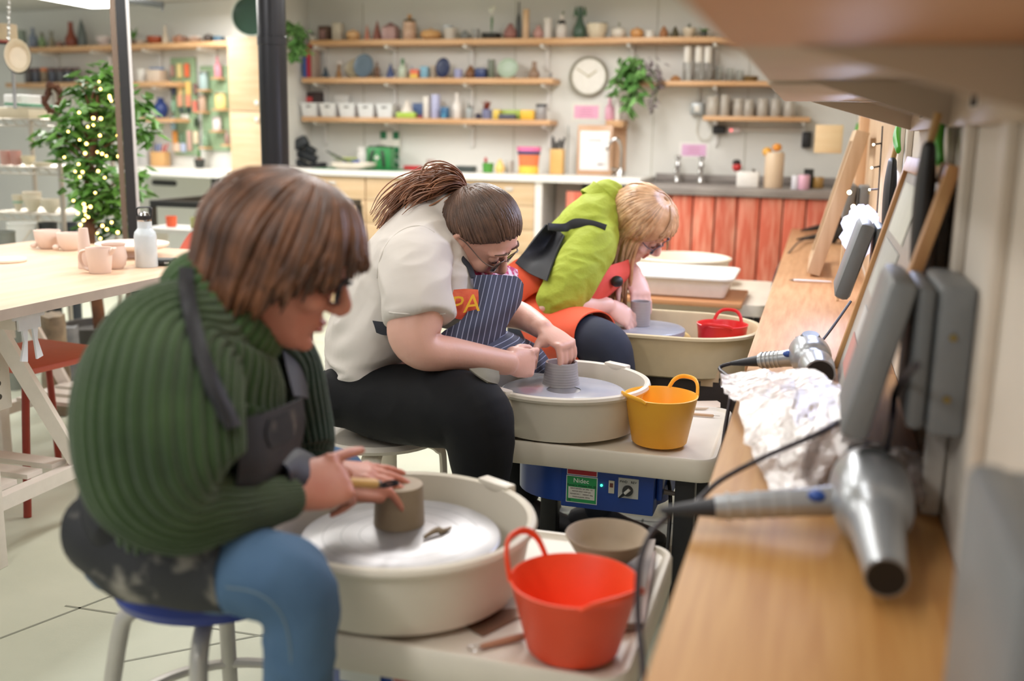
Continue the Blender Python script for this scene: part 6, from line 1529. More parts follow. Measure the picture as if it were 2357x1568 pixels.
# sweater: ribbed torso, sleeves, rolled collar
knit = mat('sweater_green', (48, 68, 38), .95, spec=.2, c2=(64, 86, 50), scale=12, bump=.5, bscale=420, sheen=.3)
rb = lambda n, a: (lambda u, t: -a * (.5 + .5 * math.cos(n * t)) ** 3)
st = [(385, 1245, 1.50, .150, .085), (388, 1150, 1.50, .165, .112), (392, 1050, 1.50, .172, .136), (408, 965, 1.50, .178, .150), (434, 880, 1.51, .178, .150), (468, 800, 1.51, .165, .130), (503, 738, 1.515, .135, .098), (536, 696, 1.515, .085, .072)]
mb = MB(); limb(mb, st, 405, 7, rip=rb(45, .05), dom=False)
sw = obj('sweater', mb, knit, p1, ang=180)
st = [(470, 770, 1.46, .075, .085), (398, 815, 1.40, .088, .100), (372, 920, 1.345, .090, .107), (372, 1030, 1.325, .088, .108), (388, 1110, 1.325, .082, .100), (430, 1160, 1.34, .066, .072), (500, 1168, 1.37, .056, .052), (580, 1160, 1.42, .048, .043), (630, 1152, 1.455, .041, .036), (660, 1147, 1.478, .038, .0325)]
mb = MB(); limb(mb, st, 306, 7, rip=rb(34, .07), dom=False); obj('sleeve', mb, knit, sw, ang=180)
st = [(560, 790, 1.62, .085, .085), (640, 850, 1.69, .080, .072), (684, 950, 1.73, .07, .058), (706, 1030, 1.73, .062, .050), (718, 1066, 1.72, .046, .036), (728, 1082, 1.71, .04, .030)]
mb = MB(); limb(mb, st, 252, 6, rip=rb(28, .07), dom=False); obj('sleeve', mb, mat('sweater_teal', (36, 60, 50), .95, spec=.2, c2=(48, 76, 64), scale=12, bump=.5, bscale=420, sheen=.3), sw, ang=180)
st = [(488, 744, 1.50, .098, .098), (512, 720, 1.50, .100, .103), (542, 694, 1.50, .095, .098), (562, 676, 1.50, .080, .084)]
mb = MB(); limb(mb, st, 306, 6, rip=rb(34, .06), dom=False); obj('collar', mb, mat('sweater_collar', (62, 88, 50), .95, spec=.2, c2=(78, 106, 64), scale=12, bump=.5, bscale=420, sheen=.3), sw, ang=180)
# jeans, shoes
denim = mat('denim', (62, 92, 124), .8, c2=(84, 116, 148), scale=5, bump=.12, bscale=500, detail=6)
mb = MB()
limb(mb, [(312, 1262, 1.50, .10, .050), (370, 1292, 1.46, .085, .060), (470, 1306, 1.42, .072, .0620), (590, 1318, 1.39, .066, .064), (655, 1340, 1.382, .062, .064), (688, 1400, 1.39, .058, .056), (690, 1480, 1.40, .056, .051), (690, 1570, 1.42, .054, .050)])
kk = S(690, 1570, 1.42); mb.tube([kk, kk.lerp(fr_, .5), fr_ + V((0, 0, .03))], [.050, .048, .046], 24, k=4, round_=True)
mb.tube([S(330, 1250, 1.60), S(350, 1240, 1.66).lerp(kl, .5), kl, kl.lerp(fl, .4), fl + V((0, 0, .03))], [.085, .078, .066, .056, .046], 24, k=5, round_=True)
mb.ell(S(372, 1262, 1.56), (.10, .13, .055))
je = fuse('jeans', mb, denim, p1, .006, 5, crease=(.005, (16, 16, 9)))
dj = drape([je], .0005); sm = MB().tube([SP(dj(a_, b_, 1.34)) for a_, b_ in ((520, 1352), (580, 1362), (625, 1388), (655, 1432), (668, 1500), (670, 1590))], [(.0008, .0016)] * 6, 6, k=6, hint=DIR(0, 0, 1)); obj('side_seam', sm, plain((104, 124, 138), .8), je)


def shoe(par, ft, d, m, sc=1):
    d = V(d).normalized(); w = V((-d.y, d.x, 0)); b = V((ft.x, ft.y, 0)); mb = MB()
    mb.tube([b - d * .06 * sc + V((0, 0, .05)), b + V((0, 0, .06)), b + d * .08 * sc + V((0, 0, .045)), b + d * .16 * sc + V((0, 0, .032)), b + d * .19 * sc + V((0, 0, .026))], [(.034, .045), (.036, .052), (.042, .036), (.043, .025), (.03, .018)], 18, hint=w, k=4, round_=True)
    s_ = obj('shoe', mb, m, par)
    o = []
    for x, y in ((-.085, .02), (-.08, -.02), (-.05, -.038), (.05, -.042), (.13, -.047), (.19, -.036), (.215, 0), (.19, .036), (.13, .047), (.05, .042), (-.05, .038)): o.append(b + d * x * sc + w * y + V((0, 0, .001)))
    obj('sole', MB().prism(o, (0, 0, .022)), plain((52, 50, 48), .7), s_)


shm = mat('shoe_dark', (44, 44, 48), .6)
shoe(p1, fr_, (1, .1, 0), shm); shoe(p1, fl, (1, .15, 0), shm)
# apron with clay dust
apr = mat('apron_black', (30, 31, 36), .6, var=.15, scale=10)
dust = mat('apron_dusty', (40, 41, 44), .7, c2=(176, 170, 158), scale=13, detail=6, contrast=(.56, .74))
ap = obj('apron', sheet([[(524, 968, 1.335), (590, 955, 1.375), (648, 935, 1.46), (692, 916, 1.56)], [(540, 1020, 1.335), (598, 1018, 1.375), (650, 1002, 1.46), (696, 980, 1.58)], [(545, 1080, 1.335), (598, 1085, 1.375), (645, 1075, 1.46), (680, 1055, 1.58)], [(535, 1140, 1.35), (585, 1145, 1.40), (630, 1135, 1.5), (665, 1115, 1.58)]], 5, .004), apr, p1)
dr = drape([sw, ap] + [o for o in sw.children], .003)
obj('dust_patch', sheet([[dr(*q) for q in r_] for r_ in ([(618, 965, 1.352), (650, 952, 1.385), (676, 942, 1.43)], [(612, 1000, 1.345), (650, 992, 1.386), (680, 975, 1.44)], [(622, 1030, 1.342), (655, 1022, 1.395), (676, 1006, 1.44)])], 4, .001), mat('dust_marks', (32, 33, 37), .8, c2=(170, 160, 146), scale=16, detail=6, contrast=(.52, .78)), ap)
obj('neck_strap', sheet([[dr(q[0] - 17, q[1] + q[3], q[2], .002), dr(*q[:3], .005), dr(q[0] + 17, q[1] - q[3], q[2], .002)] for q in ((430, 618, 1.44, 0), (428, 650, 1.43, 0), (432, 690, 1.405, 2), (444, 745, 1.375, 4), (458, 800, 1.352, 4), (474, 850, 1.34, 4), (494, 900, 1.335, 5), (516, 945, 1.325, 6), (536, 985, 1.322, 6))], 4, .003), apr, ap)
obj('strap', sheet([[(640, 775, 1.60), (665, 790, 1.64), (690, 800, 1.67)], [(655, 850, 1.56), (680, 850, 1.6), (700, 855, 1.66)], [(672, 915, 1.53), (692, 915, 1.57), (704, 920, 1.63)]], 4, .004), apr, ap)
sk = wrap([(282, 1236, 1.50, .115, .068), (345, 1258, 1.47, .105, .083), (430, 1276, 1.425, .082, .080), (520, 1288, 1.405, .075, .076), (552, 1292, 1.40, .072, .074)], 20, 250, 26, 6, .004, .012)
obj('apron_skirt', sk, dust, ap)
bk = wrap([(262, 1100, 1.50, .13, .042), (268, 1170, 1.49, .135, .055), (300, 1240, 1.48, .13, .060), (340, 1275, 1.47, .11, .045)], 60, 310, 26, 6, .004, .02); obj('apron_back', bk, apr, ap)
obj('waist_fold', wrap([(560, 1130, 1.50, .10, .05), (640, 1110, 1.56, .08, .055), (720, 1105, 1.62, .05, .035)], 90, 300, 20, 5, .004, .04), mat('apron_navy', (24, 26, 38), .55), ap)
# hair: a bob of separate locks over a shell
hm = hairmat('hair_brown', (66, 41, 28), (118, 76, 50), .4)


def endz(phi):
    a = abs(math.degrees(phi))
    for (a0, z0), (a1, z1) in zip(((0, .045), (38, .030), (58, -.02), (78, -.062), (110, -.100), (140, -.112), (180, -.100)), ((38, .030), (58, -.02), (78, -.062), (110, -.100), (140, -.112), (180, -.100), (181, -.1))):
        if a <= a1: return z0 + (z1 - z0) * (a - a0) / (a1 - a0)
    return -.1


def bob(hf, M, par, m, endz, pad, n, ht=.135, crown=(-.02, .0), w=.008, seed=1, flick=0):
    r = random.Random(seed); rows = []
    for i in range(73):
        ph = -PI + 2 * PI * i / 72; e = endz(ph); rows.append([scalp(hf, ph, ht - .001 + (e - ht) * (j / 16) ** 1.0, pad, ht) for j in range(17)])
    sh = obj('hair', MB().grid(rows, .012), m, par, ang=180)
    lk = MB()
    for i in range(n):
        ph = r.uniform(-PI, PI); e = endz(ph) - r.uniform(-.006, .016); p = []; pd = pad + r.uniform(-.001, .007); tw = r.uniform(-.22, .22)
        z1 = ht - .004
        for j in range(9):
            f = j / 8; z = z1 + (e - z1) * f; q = scalp(hf, ph + tw * f, z, pd + (flick if f > .85 else 0) * r.random(), ht); p.append(q)
        ww = w * r.uniform(.6, 1.3); lk.tube(p, [(.0025, ww * .5)] + [(.0038, ww)] * 6 + [(.003, ww * .7), (.001, ww * .2)], 6, hint=M @ V((math.cos(ph), math.sin(ph), .2)), k=2)
    obj('locks', lk, m, sh, ang=180)


bob(hf, M, p1, hm, endz, .017, 330, .128, w=.0075, seed=3, flick=.006)
# loop tool in her hand
a, b = S(800, 1110, 1.585), S(862, 1114, 1.635)
t = thing('trimming_tool', 'wooden handled loop tool held against the clay cylinder', 'tool', a)
obj('handle', MB().tube([a - (b - a) * .7, a, b], [(.006, .006), (.0075, .0075), (.008, .008)], 14, k=4, round_=True), plain((226, 182, 110)), t)
d = (b - a).normalized(); u = V((0, 0, 1)); sd = d.cross(u).normalized()
obj('ferrule', MB().tube([b + d * .003, b + d * .012], .0065, 12), plain((90, 84, 78), .4, .6), t)
obj('loop', MB().tube([b + d * .012 + sd * .003, b + d * .028 + sd * .013 + u * .008, b + d * .048 + sd * .010 + u * .006, b + d * .052 - sd * .004, b + d * .034 - sd * .012 - u * .006, b + d * .012 - sd * .003], [(.0028, .0008)] * 6, 8, k=5, hint=u), plain((50, 52, 58), .35, .6), t)
# ================================================================= the woman in the white t-shirt
root = S(850, 980, 2.62)
p2 = thing('person', 'woman in white t-shirt and pinstripe apron throwing a pot at the middle wheel', 'person', (root.x, root.y, 0))
hf, M = headframe(S(1104, 534, 2.62), DIR(.66, .74, -.05), DIR(.56, -.48, -.66))
mb = MB(); head(mb, hf, M)
limb(mb, [(1015, 520, 2.66, .055, .06), (1050, 520, 2.64, .056, .058), (1085, 530, 2.62, .055, .06)])
limb(mb, [(835, 880, 2.66, .16, .09), (870, 770, 2.66, .15, .10), (940, 650, 2.66, .14, .10), (985, 565, 2.66, .10, .06), (1015, 515, 2.66, .05, .05)])
limb(mb, [(985, 585, 2.58, .045), (962, 620, 2.48, .055), (964, 690, 2.42, .062, .064), (953, 765, 2.40, .060, .064), (975, 806, 2.405, .052, .049), (1040, 815, 2.445, .042, .041), (1110, 826, 2.50, .035, .035), (1168, 836, 2.545, .029, .031)])
limb(mb, [(1070, 600, 2.80, .06), (1130, 690, 2.90, .055, .05), (1160, 715, 2.90, .046), (1205, 730, 2.84, .038), (1250, 758, 2.76, .029)])
wr = S(1168, 836, 2.548); hand(mb, wr, S(1262, 836, 2.655) - wr, DIR(.1, -1, .1), ((20, 30, 16), (30, 34, 18), (38, 40, 20), (46, 44, 24)), ((.85, .4, .3), (.95, .1, .3), (1, .0, .15)), .93, fore=DIR(0, -.2, -1))
wl = S(1250, 757, 2.755); hand(mb, wl, S(1297, 790, 2.715) - wl, DIR(-.55, .35, -.75), ((58, 38, 14), (62, 36, 12), (62, 34, 12), (58, 34, 14)), ((.35, .8, .4), (.45, .5, .7), (.35, .25, .9)), .95, fore=DIR(.7, -.75, 0))
kr = S(1092, 948, 2.40); fr_ = V((kr.x - .03, kr.y + .03, .07)); leg(mb, S(850, 915, 2.60), kr, fr_, .085)
ff = PZ(1228, 1222, 0); fl = V((ff.x - .03, ff.y, .07)); kl = V((-.88, 2.74, .52)); leg(mb, S(870, 900, 2.78), kl, fl, .085)
fuse('body', mb, skin, p2, .0045, 3)
face_parts(p2, hf, M)
glasses(p2, hf, M, (120, 104, 96), .0012, None, .027, .022)
tee = mat('tshirt_white', (216, 209, 202), .85, var=.015, scale=6, bump=.22, bscale=9)
mb = MB()
limb(mb, [(822, 862, 2.66, .175, .088), (842, 800, 2.66, .185, .110), (880, 730, 2.66, .190, .128), (930, 650, 2.66, .192, .140), (972, 575, 2.66, .185, .122), (1000, 520, 2.66, .13, .09), (1022, 492, 2.66, .07, .06)], 36)
limb(mb, [(1010, 560, 2.66, .13, .07), (1040, 630, 2.67, .14, .062), (1045, 700, 2.66, .14, .06)], 24)
limb(mb, [(985, 560, 2.60, .075, .075), (960, 600, 2.50, .082, .084), (960, 660, 2.44, .084, .083), (967, 735, 2.41, .082, .0795)], 32, dom=False)
limb(mb, [(1030, 560, 2.78, .075, .075), (1085, 640, 2.87, .076, .07), (1110, 690, 2.90, .072, .064)], 28, dom=False)
ts = fuse('tshirt', mb, tee, p2, .0055, 5, crease=(.0095, (8, 8, 15)))
# hem bands and seams
dt = drape([ts], .0005); sk_ = MB().tube([SP(dt(a_, b_, 2.36)) for a_, b_ in ((896, 719), (912, 721), (940, 723), (968, 724), (1000, 724), (1026, 722))], [(.002, .0028)] * 6, 8, k=5); obj('sleeve_hem', sk_, mat('tee_seam', (214, 208, 200), .85), ts)
obj('shoulder_seam', MB().tube([SP(dt(a_, b_, 2.5)) for a_, b_ in ((868, 640), (874, 600), (892, 560), (925, 530), (965, 520), (1000, 535))], .0018, 6, k=6), MATS['tee_seam'], ts)
# printed patch
dp = drape([ts], .003)
pr = obj('print_patch', sheet([[(1044, 668, 2.505), (1075, 666, 2.512), (1100, 668, 2.52)], [(1036, 700, 2.492), (1070, 700, 2.498), (1100, 702, 2.508)], [(1030, 728, 2.488), (1060, 736, 2.493), (1088, 736, 2.50)]], 4, .003), mat('print_red', (206, 70, 48), .7, c2=(226, 110, 70), scale=40), ts)
obj('lettering', text('PA', .062, S(1072, 702, 2.480), DIR(.99, -.12, .05), DIR(.1, -.99, 0), .004), plain((246, 190, 50), .6), pr)
# leggings and shoes
legm = mat('leggings_black', (15, 16, 19), .8, spec=.3, var=.12, scale=20, bump=.05, bscale=300)
mb = MB()
limb(mb, [(822, 915, 2.63, .14, .085), (880, 925, 2.575, .115, .096), (950, 932, 2.52, .105, .099), (1030, 940, 2.455, .10, .097), (1085, 955, 2.41, .095, .094), (1104, 1010, 2.405, .088, .083), (1107, 1070, 2.42, .080, .074), (1110, 1130, 2.44, .07, .062)], 32)
kk = S(1110, 1130, 2.44); mb.tube([kk, kk.lerp(fr_, .5), fr_ + V((0, 0, .04))], [.062, .056, .045], 24, k=4, round_=True)
mb.tube([S(860, 905, 2.74), S(960, 905, 2.86).lerp(kl, .3), kl, kl.lerp(fl, .5), fl + V((0, 0, .05))], [.11, .10, .085, .068, .045], 24, k=5, round_=True)
mb.ell(S(825, 905, 2.66), (.12, .17, .085))
fuse('leggings', mb, legm, p2, .006, 5, crease=(.0025, (12, 12, 8)))
shoe(p2, fr_, (1, .0, 0), shm); shoe(p2, fl, (1, -.1, 0), shm)
obj('sock', MB().tube([fl + V((0, 0, .055)), fl + V((-.01, 0, .15))], [.043, .045], 20, k=2), mat('sock_blue', (50, 64, 140), .8), p2)
# pinstripe apron


def stripes(nm, c, c2, per, axis):
    m = bpy.data.materials.new(nm); m.use_nodes = True; N = m.node_tree.nodes; L = m.node_tree.links; b = N['Principled BSDF']; b.inputs['Roughness'].default_value = .75
    tc = N.new('ShaderNodeTexCoord'); dt = N.new('ShaderNodeVectorMath'); dt.operation = 'DOT_PRODUCT'; dt.inputs[1].default_value = tuple(V(axis).normalized() / per)
    L.new(tc.outputs['Object'], dt.inputs[0]); fr = N.new('ShaderNodeMath'); fr.operation = 'FRACT'; L.new(dt.outputs['Value'], fr.inputs[0])
    gt_ = N.new('ShaderNodeMath'); gt_.operation = 'LESS_THAN'; gt_.inputs[1].default_value = .14; L.new(fr.outputs[0], gt_.inputs[0])
    nz = N.new('ShaderNodeTexNoise'); nz.inputs['Scale'].default_value = 40; L.new(tc.outputs['Object'], nz.inputs['Vector'])
    mx = N.new('ShaderNodeMix'); mx.data_type = 'RGBA'; L.new(gt_.outputs[0], mx.inputs['Factor']); mx.inputs['A'].default_value = lin(c); mx.inputs['B'].default_value = lin(c2)
    L.new(mx.outputs['Result'], b.inputs['Base Color']); bp = N.new('ShaderNodeBump'); bp.inputs['Strength'].default_value = .1; L.new(nz.outputs['Fac'], bp.inputs['Height']); L.new(bp.outputs[0], b.inputs['Normal']); return m


pin = stripes('pinstripe', (54, 58, 78), (150, 156, 178), .0125, DIR(.98, .2, .0)); pin2 = stripes('pinstripe_lap', (50, 54, 74), (140, 146, 168), .0125, DIR(.25, .95, .1))
ap = obj('apron', sheet([[(1088, 636, 2.56), (1122, 634, 2.57), (1158, 634, 2.62), (1188, 640, 2.68), (1202, 654, 2.74)], [(1090, 690, 2.53), (1122, 692, 2.535), (1156, 692, 2.60), (1186, 690, 2.66), (1197, 694, 2.74)],
                         [(1062, 738, 2.475), (1096, 742, 2.485), (1128, 742, 2.54), (1158, 732, 2.63), (1180, 722, 2.72)], [(1016, 768, 2.44), (1056, 778, 2.45), (1096, 782, 2.50), (1136, 772, 2.58), (1162, 755, 2.68)],
                         [(1005, 800, 2.43), (1048, 812, 2.44), (1092, 812, 2.50), (1136, 800, 2.6), (1166, 780, 2.70)]], 5, .004), pin, p2)
obj('apron_lap', sheet([[(1050, 772, 2.51), (1100, 772, 2.56), (1155, 764, 2.70), (1180, 770, 2.82)], [(1060, 800, 2.49), (1115, 798, 2.54), (1185, 786, 2.68), (1236, 798, 2.84)], [(1068, 838, 2.475), (1130, 832, 2.53), (1205, 822, 2.67), (1262, 832, 2.84)], [(1075, 862, 2.46), (1140, 862, 2.52), (1215, 858, 2.66), (1275, 862, 2.84)]], 5, .004), pin2, ap)
obj('waist_tie', sheet([[(q[0], q[1], q[2] - .022) for q in r_] for r_ in [[(857, 738, 2.452), (862, 752, 2.45), (866, 766, 2.452)], [(880, 741, 2.444), (882, 756, 2.442), (884, 772, 2.444)], [(908, 744, 2.440), (910, 758, 2.438), (912, 772, 2.440)]]], 4, .004), mat('apron_dark', (36, 38, 48), .7), ap)
obj('neck_strap', MB().tube([S(1090, 640, 2.555), S(1080, 614, 2.56), S(1060, 590, 2.56), S(1040, 560, 2.58)], [(.003, .009)] * 4, 8, k=4), MATS['apron_dark'], ap)
obj('neck_strap', MB().tube([S(1200, 652, 2.735), S(1185, 638, 2.74), S(1150, 634, 2.74), S(1120, 640, 2.74)], [(.003, .007)] * 4, 8, k=4), MATS['apron_dark'], ap)
obj('hem_fold', sheet([[(1080, 852, 2.40), (1112, 850, 2.405), (1146, 856, 2.43)], [(1100, 868, 2.375), (1124, 868, 2.385), (1147, 872, 2.42)], [(1122, 882, 2.37), (1134, 884, 2.385), (1142, 884, 2.41)]], 4, .004), mat('apron_lining', (126, 122, 108), .8), ap)
fl_ = mat('floral_top', (236, 220, 236), .8, c2=(196, 60, 110), scale=55, contrast=(.44, .56))
obj('floral_neckline', sheet([[(1080, 600, 2.64), (1120, 606, 2.68), (1165, 612, 2.74), (1190, 622, 2.78)], [(1086, 630, 2.61), (1120, 632, 2.645), (1160, 636, 2.70), (1192, 645, 2.76)], [(1090, 655, 2.60), (1122, 655, 2.63), (1160, 655, 2.68), (1192, 660, 2.75)]], 4, .003), fl_, ts)
# slicked hair and ponytail
hm2 = hairmat('hair_dark', (70, 50, 40), (104, 76, 60), .3)


def ez2(phi):
    a = abs(math.degrees(phi))
    for (a0, z0), (a1, z1) in zip(((0, .080), (30, .074), (55, .052), (75, .026), (100, .010), (125, -.045), (180, -.075)), ((30, .074), (55, .052), (75, .026), (100, .010), (125, -.045), (180, -.075), (181, -.07))):
        if a <= a1: return z0 + (z1 - z0) * (a - a0) / max(1e-6, a1 - a0)
    return -.07


rows = []
for i in range(73):
    ph = -PI + 2 * PI * i / 72; e = ez2(ph); rows.append([scalp(hf, ph, min(.1275, .1275 + (e - .1275) * j / 14), .003, .128) for j in range(15)])
sh = obj('hair', MB().grid(rows, .006), hm2, p2, ang=180)
lk = MB(); r = random.Random(5); pb = hf(-.108, 0, .062); o = hf(-.004, 0, .012)
for i in range(330):
    ph = r.uniform(-PI, PI); e = ez2(ph) + r.uniform(-.002, .006); a = scalp(hf, ph, e, .003, .128)
    if r.random() < .3: a = scalp(hf, ph, e + (.125 - e) * r.uniform(.2, .7), .004, .128)
    va, vb = a - o, pb - o; P = []
    for j in range(9):
        f = j / 8; d = va.normalized().lerp(vb.normalized(), f)
        if d.length < .05: d = V((0, 0, 1))
        d.normalize(); loc = M.transposed() @ d; q = (loc.x / (.1015 if loc.x > 0 else .1105)) ** 2 + (loc.y / .0885) ** 2 + (loc.z / (.118 if loc.z > 0 else .10)) ** 2
        P.append(o + d * (1 / math.sqrt(q)) * (1.012 + r.uniform(-.006, .006)))
    lk.tube(P, [(.001, .002)] + [(.0018, .0042)] * 7 + [(.0015, .003)], 6, hint=va, k=2)
obj('locks', lk, hm2, sh, ang=180)
hm2b = hairmat('hair_auburn', (116, 74, 52), (170, 116, 82), .35)
pt_ = MB()
for i in range(640):
    L = r.uniform(.62, 1); a_, b2_, ph_ = r.gauss(0, 1), r.gauss(0, 1), r.uniform(0, 6.28)
    base_ = [S(1076, 438, 2.66), S(1050, 424, 2.675), S(1000, 430, 2.69), S(942, 458, 2.69), S(902, 496, 2.68), S(874, 535, 2.67)]
    if i < 170: base_ = [S(1076, 440, 2.66), S(1068, 428, 2.655), S(1042, 424, 2.64), S(1010, 436, 2.63), S(990, 458, 2.63), S(978, 476, 2.63)]
    if 170 <= i < 300: base_ = [S(1076, 438, 2.66), S(1050, 428, 2.66), S(1010, 440, 2.64), S(970, 452, 2.62), S(945, 470, 2.61), S(930, 490, 2.61)]
    m_ = max(4, int(len(base_) * L + .5)); P = []
    for j, q in enumerate(base_[:m_]):
        w_ = (.006, .014, .019, .022, .023, .022)[j]; wv = .004 * math.sin(j * 1.3 + ph_)
        P.append(q + DIR(.3, .9, .2) * (a_ * w_ + wv) + DIR(0, 0, 1) * b2_ * w_ * 1.3 + DIR(1, 0, 0) * wv)
    pt_.tube(P, [(.001, .002)] + [(.0016, .0026)] * (m_ - 2) + [(.0006, .0008)], 5, k=4)
obj('ponytail', pt_, hm2b, sh, ang=180)
obj('hair_tie', MB().ell(S(1076, 440, 2.655), (.02, .02, .02)), plain((34, 34, 60), .5), sh)
# ================================================================= the woman in lime green
DO[0] = .25
root = S(1250, 780, 3.6)
p3 = thing('person', 'blonde woman in lime green top and orange apron at the long cream tub', 'person', (root.x, root.y, 0))
hf, M = headframe(S(1476, 513, 3.62), DIR(.62, .76, -.05), DIR(.52, -.52, -.66))
mb = MB(); head(mb, hf, M)
limb(mb, [(1385, 475, 3.64, .05, .055), (1420, 490, 3.63, .054, .056), (1455, 510, 3.62, .055, .06)])
limb(mb, [(1245, 745, 3.62, .15, .085), (1280, 660, 3.62, .14, .09), (1330, 570, 3.62, .13, .085), (1372, 510, 3.64, .09, .055), (1400, 475, 3.64, .05, .05)])
limb(mb, [(1375, 565, 3.52, .04), (1345, 600, 3.44, .05), (1310, 655, 3.38, .05), (1270, 698, 3.36, .043), (1330, 707, 3.40, .036), (1398, 704, 3.46, .027)])
limb(mb, [(1410, 540, 3.76, .05), (1420, 620, 3.80, .045), (1435, 640, 3.76, .038), (1458, 628, 3.66, .028)])
wr = S(1398, 703, 3.462); hand(mb, wr, S(1452, 738, 3.50) - wr, DIR(.5, -.5, .6), ((14, 18, 10), (18, 20, 10), (22, 24, 12), (26, 26, 14)), ((.8, .5, .2), (.95, .15, .1), (1, 0, .1)), .92, fore=DIR(-.4, .3, -.9))
wl = S(1459, 628, 3.655); hand(mb, wl, S(1478, 690, 3.60) - wl, DIR(-.9, .1, -.35), ((16, 16, 8), (14, 14, 8), (16, 16, 8), (20, 18, 8)), ((.55, .75, .1), (.8, .45, .2), (.9, .1, .3)), .95, fore=DIR(.4, -.2, -.9))
kr = S(1392, 772, 3.22); fr_ = V((kr.x + .0, kr.y + .0, .07)); leg(mb, S(1250, 762, 3.50), kr, fr_, .058)
kl = V((-1.02, 3.66, .50)); fl = V((-1.0, 3.68, .07)); leg(mb, S(1270, 750, 3.74), kl, fl, .075)
fuse('body', mb, skin3, p3, .0055, 3)
face_parts(p3, hf, M, skin3, (190, 150, 110))
glasses(p3, hf, M, (90, 92, 110), .0014, None, .026, .020)
lime = mat('lime_top', (146, 158, 40), .8, c2=(166, 180, 60), scale=9, bump=.6, bscale=26)
mb = MB()
limb(mb, [(1248, 730, 3.62, .165, .095), (1275, 660, 3.62, .165, .112), (1322, 580, 3.62, .165, .118), (1362, 515, 3.63, .15, .098), (1390, 470, 3.64, .09, .070), (1400, 452, 3.64, .07, .058)], 32)
limb(mb, [(1378, 545, 3.54, .07, .07), (1352, 585, 3.45, .074, .078), (1315, 645, 3.39, .072, .077), (1284, 692, 3.365, .062, .066)], 28)
limb(mb, [(1410, 540, 3.74, .066), (1424, 600, 3.79, .06), (1430, 630, 3.78, .055)], 24)
tp = fuse('top', mb, lime, p3, .006, 4, crease=(.0055, (16, 16, 22)))
obj('collar', wrap([(1376, 478, 3.64, .082, .080), (1392, 462, 3.64, .074, .074), (1400, 454, 3.64, .072, .072)], 0, 360, 32, 4, .005, .02), lime, tp)
mb = MB(); 
limb(mb, [(1245, 765, 3.54, .12, .08), (1310, 775, 3.38, .09, .078), (1365, 785, 3.27, .08, .074), (1402, 802, 3.23, .074, .066), (1420, 850, 3.23, .064, .054), (1425, 900, 3.24, .058, .050)], 26)
kk = S(1425, 900, 3.24); mb.tube([kk, kk.lerp(fr_, .5), fr_ + V((0, 0, .03))], [.055, .05, .045], 22, k=4, round_=True)
mb.tube([S(1270, 755, 3.7), S(1300, 750, 3.75).lerp(kl, .4), kl, kl.lerp(fl, .5), fl + V((0, 0, .03))], [.085, .08, .07, .055, .045], 22, k=4, round_=True)
fuse('trousers', mb, mat('trousers_navy', (38, 46, 66), .8, c2=(30, 34, 44), scale=6), p3, .007, 5)
shoe(p3, fr_, (1, 0, 0), shm); shoe(p3, fl, (1, .1, 0), shm)
orn = mat('apron_orange', (238, 94, 58), .75, var=.05, scale=6, bump=.25, bscale=14); coralm = mat('apron_coral', (222, 82, 70), .75, var=.06, scale=6, bump=.25, bscale=16)
ap = obj('apron', wrap([(1212, 628, 3.60, .185, .080), (1232, 680, 3.58, .185, .096), (1262, 742, 3.54, .16, .10), (1300, 770, 3.42, .125, .098), (1345, 778, 3.31, .105, .092), (1372, 782, 3.27, .098, .086)], 20, 285, 34, 6, .004, .015), orn, p3)
obj('bib', sheet([[(1400, 612, 3.46), (1428, 604, 3.52), (1446, 598, 3.60), (1452, 610, 3.68)], [(1385, 640, 3.43), (1420, 636, 3.48), (1444, 630, 3.58), (1450, 632, 3.66)], [(1360, 672, 3.41), (1396, 672, 3.44), (1424, 655, 3.55), (1436, 648, 3.64)], [(1330, 698, 3.40), (1366, 702, 3.42), (1396, 682, 3.52), (1412, 668, 3.62)]], 5, .005), coralm, ap)
d3 = drape([tp, ap], .016)
obj('back_panel', sheet([[d3(*q) for q in r_] for r_ in [[(1255, 516, 3.47), (1282, 528, 3.44), (1300, 545, 3.44)], [(1226, 552, 3.45), (1256, 570, 3.425), (1280, 590, 3.42)], [(1200, 588, 3.44), (1232, 606, 3.41), (1268, 622, 3.40)], [(1186, 606, 3.44), (1218, 630, 3.40), (1260, 648, 3.39)]]], 5, .005), apr, ap)
obj('strap', MB().tube([SP(d3(a_, b_, 3.45)) for a_, b_ in ((1262, 522), (1300, 524), (1326, 514), (1362, 514), (1395, 524))], [(.004, .012), (.004, .014), (.004, .016), (.003, .010), (.003, .010)], 10, k=5, hint=DIR(0, 0, 1)), apr, ap)
obj('strap', MB().tube([S(1452, 575, 3.60), S(1448, 600, 3.62), S(1440, 625, 3.60)], [(.003, .008)] * 3, 8, k=4), apr, ap)
obj('button', MB().ell(S(1420, 648, 3.44), (.020, .020, .018)), black, ap)
hm3 = hairmat('hair_blonde', (170, 126, 84), (216, 178, 138), .25)


def ez3(phi):
    a = abs(math.degrees(phi))
    for (a0, z0), (a1, z1) in zip(((0, .070), (30, .055), (60, .0), (85, -.04), (120, -.07), (180, -.08)), ((30, .055), (60, .0), (85, -.04), (120, -.07), (180, -.08), (181, -.08))):
        if a <= a1: return z0 + (z1 - z0) * (a - a0) / max(1e-6, a1 - a0)
    return -.08


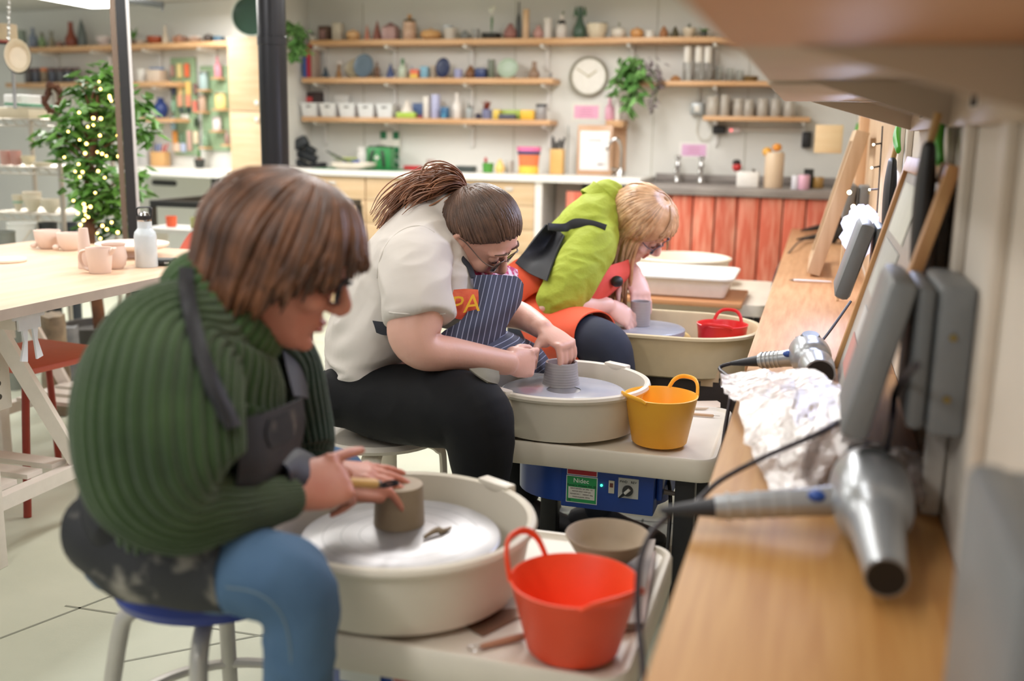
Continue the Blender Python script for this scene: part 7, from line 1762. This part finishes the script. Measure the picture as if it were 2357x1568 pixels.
rows = []
for i in range(73):
    ph = -PI + 2 * PI * i / 72; e = ez3(ph); rows.append([scalp(hf, ph, .1295 + (e - .1295) * j / 14, .010, .13) for j in range(15)])
sh = obj('hair', MB().grid(rows, .012), hm3, p3, ang=180)
lk = MB(); r = random.Random(11)
for i in range(300):
    sgn = -1 if r.random() < .68 else 1; ph = sgn * math.radians(r.uniform(60 if sgn < 0 else 45, 172)); e = ez3(ph); P = []
    for j in range(7): P.append(scalp(hf, ph + r.uniform(-.02, .02), .127 + (e - .127) * j / 6, .012 + r.uniform(0, .006), .13))
    Ln = (r.uniform(.13, .26) if abs(ph) < 2.2 else r.uniform(.06, .14)) if sgn < 0 else r.uniform(.02, .08); q = P[-1]; dd = (P[-1] - P[-2]).normalized() * .5
    for j in range(1, 5): q = q + (dd * (1 - j / 4) + V((r.uniform(-.12, .12), r.uniform(-.12, .12), -1)).normalized() * (.4 + j * .15)).normalized() * Ln / 4; P.append(q)
    lk.tube(P, [(.0015, .003)] + [(.003, .006)] * (len(P) - 2) + [(.001, .0012)], 6, k=2, hint=M @ V((math.cos(ph), math.sin(ph), .2)))
for i in range(40):
    ph = math.radians(r.uniform(-40, 40)); P = [scalp(hf, ph * (.4 + .6 * j / 5), .127 + (r.uniform(.045, .07) - .127) * j / 5, .012 + r.uniform(0, .006), .13) for j in range(6)]
    lk.tube(P, [(.0015, .003)] + [(.003, .006)] * 4 + [(.001, .001)], 6, k=2, hint=M @ V((1, 0, .3)))
obj('locks', lk, hm3, sh, ang=180)
DO[0] = 0
# ---------------------------------------------------------------- camera and output
cd = bpy.data.cameras.new('camera'); co = bpy.data.objects.new('camera', cd); COL.objects.link(co)
cd.sensor_width = 36; cd.lens = 36 * F / 2357; cd.clip_start = .05; cd.clip_end = 50
Mx = R @ Matrix(((1, 0, 0), (0, -1, 0), (0, 0, -1)))
co.matrix_world = Matrix.Translation(CAM) @ Mx.to_4x4()
cd.dof.use_dof = True; cd.dof.focus_distance = 2.6; cd.dof.aperture_fstop = 1.9; cd.dof.aperture_blades = 9
SC.camera = co
SC.view_settings.view_transform = 'Standard'; SC.view_settings.look = 'None'; SC.view_settings.gamma = 1; SC.view_settings.exposure = .34
SC.view_settings.use_curve_mapping = False
cy = SC.cycles
cy.use_denoising = True; cy.max_bounces = 8; cy.diffuse_bounces = 4; cy.glossy_bounces = 3; cy.transmission_bounces = 6; cy.transparent_max_bounces = 8
cy.caustics_reflective = False; cy.caustics_refractive = False; cy.sample_clamp_indirect = 4
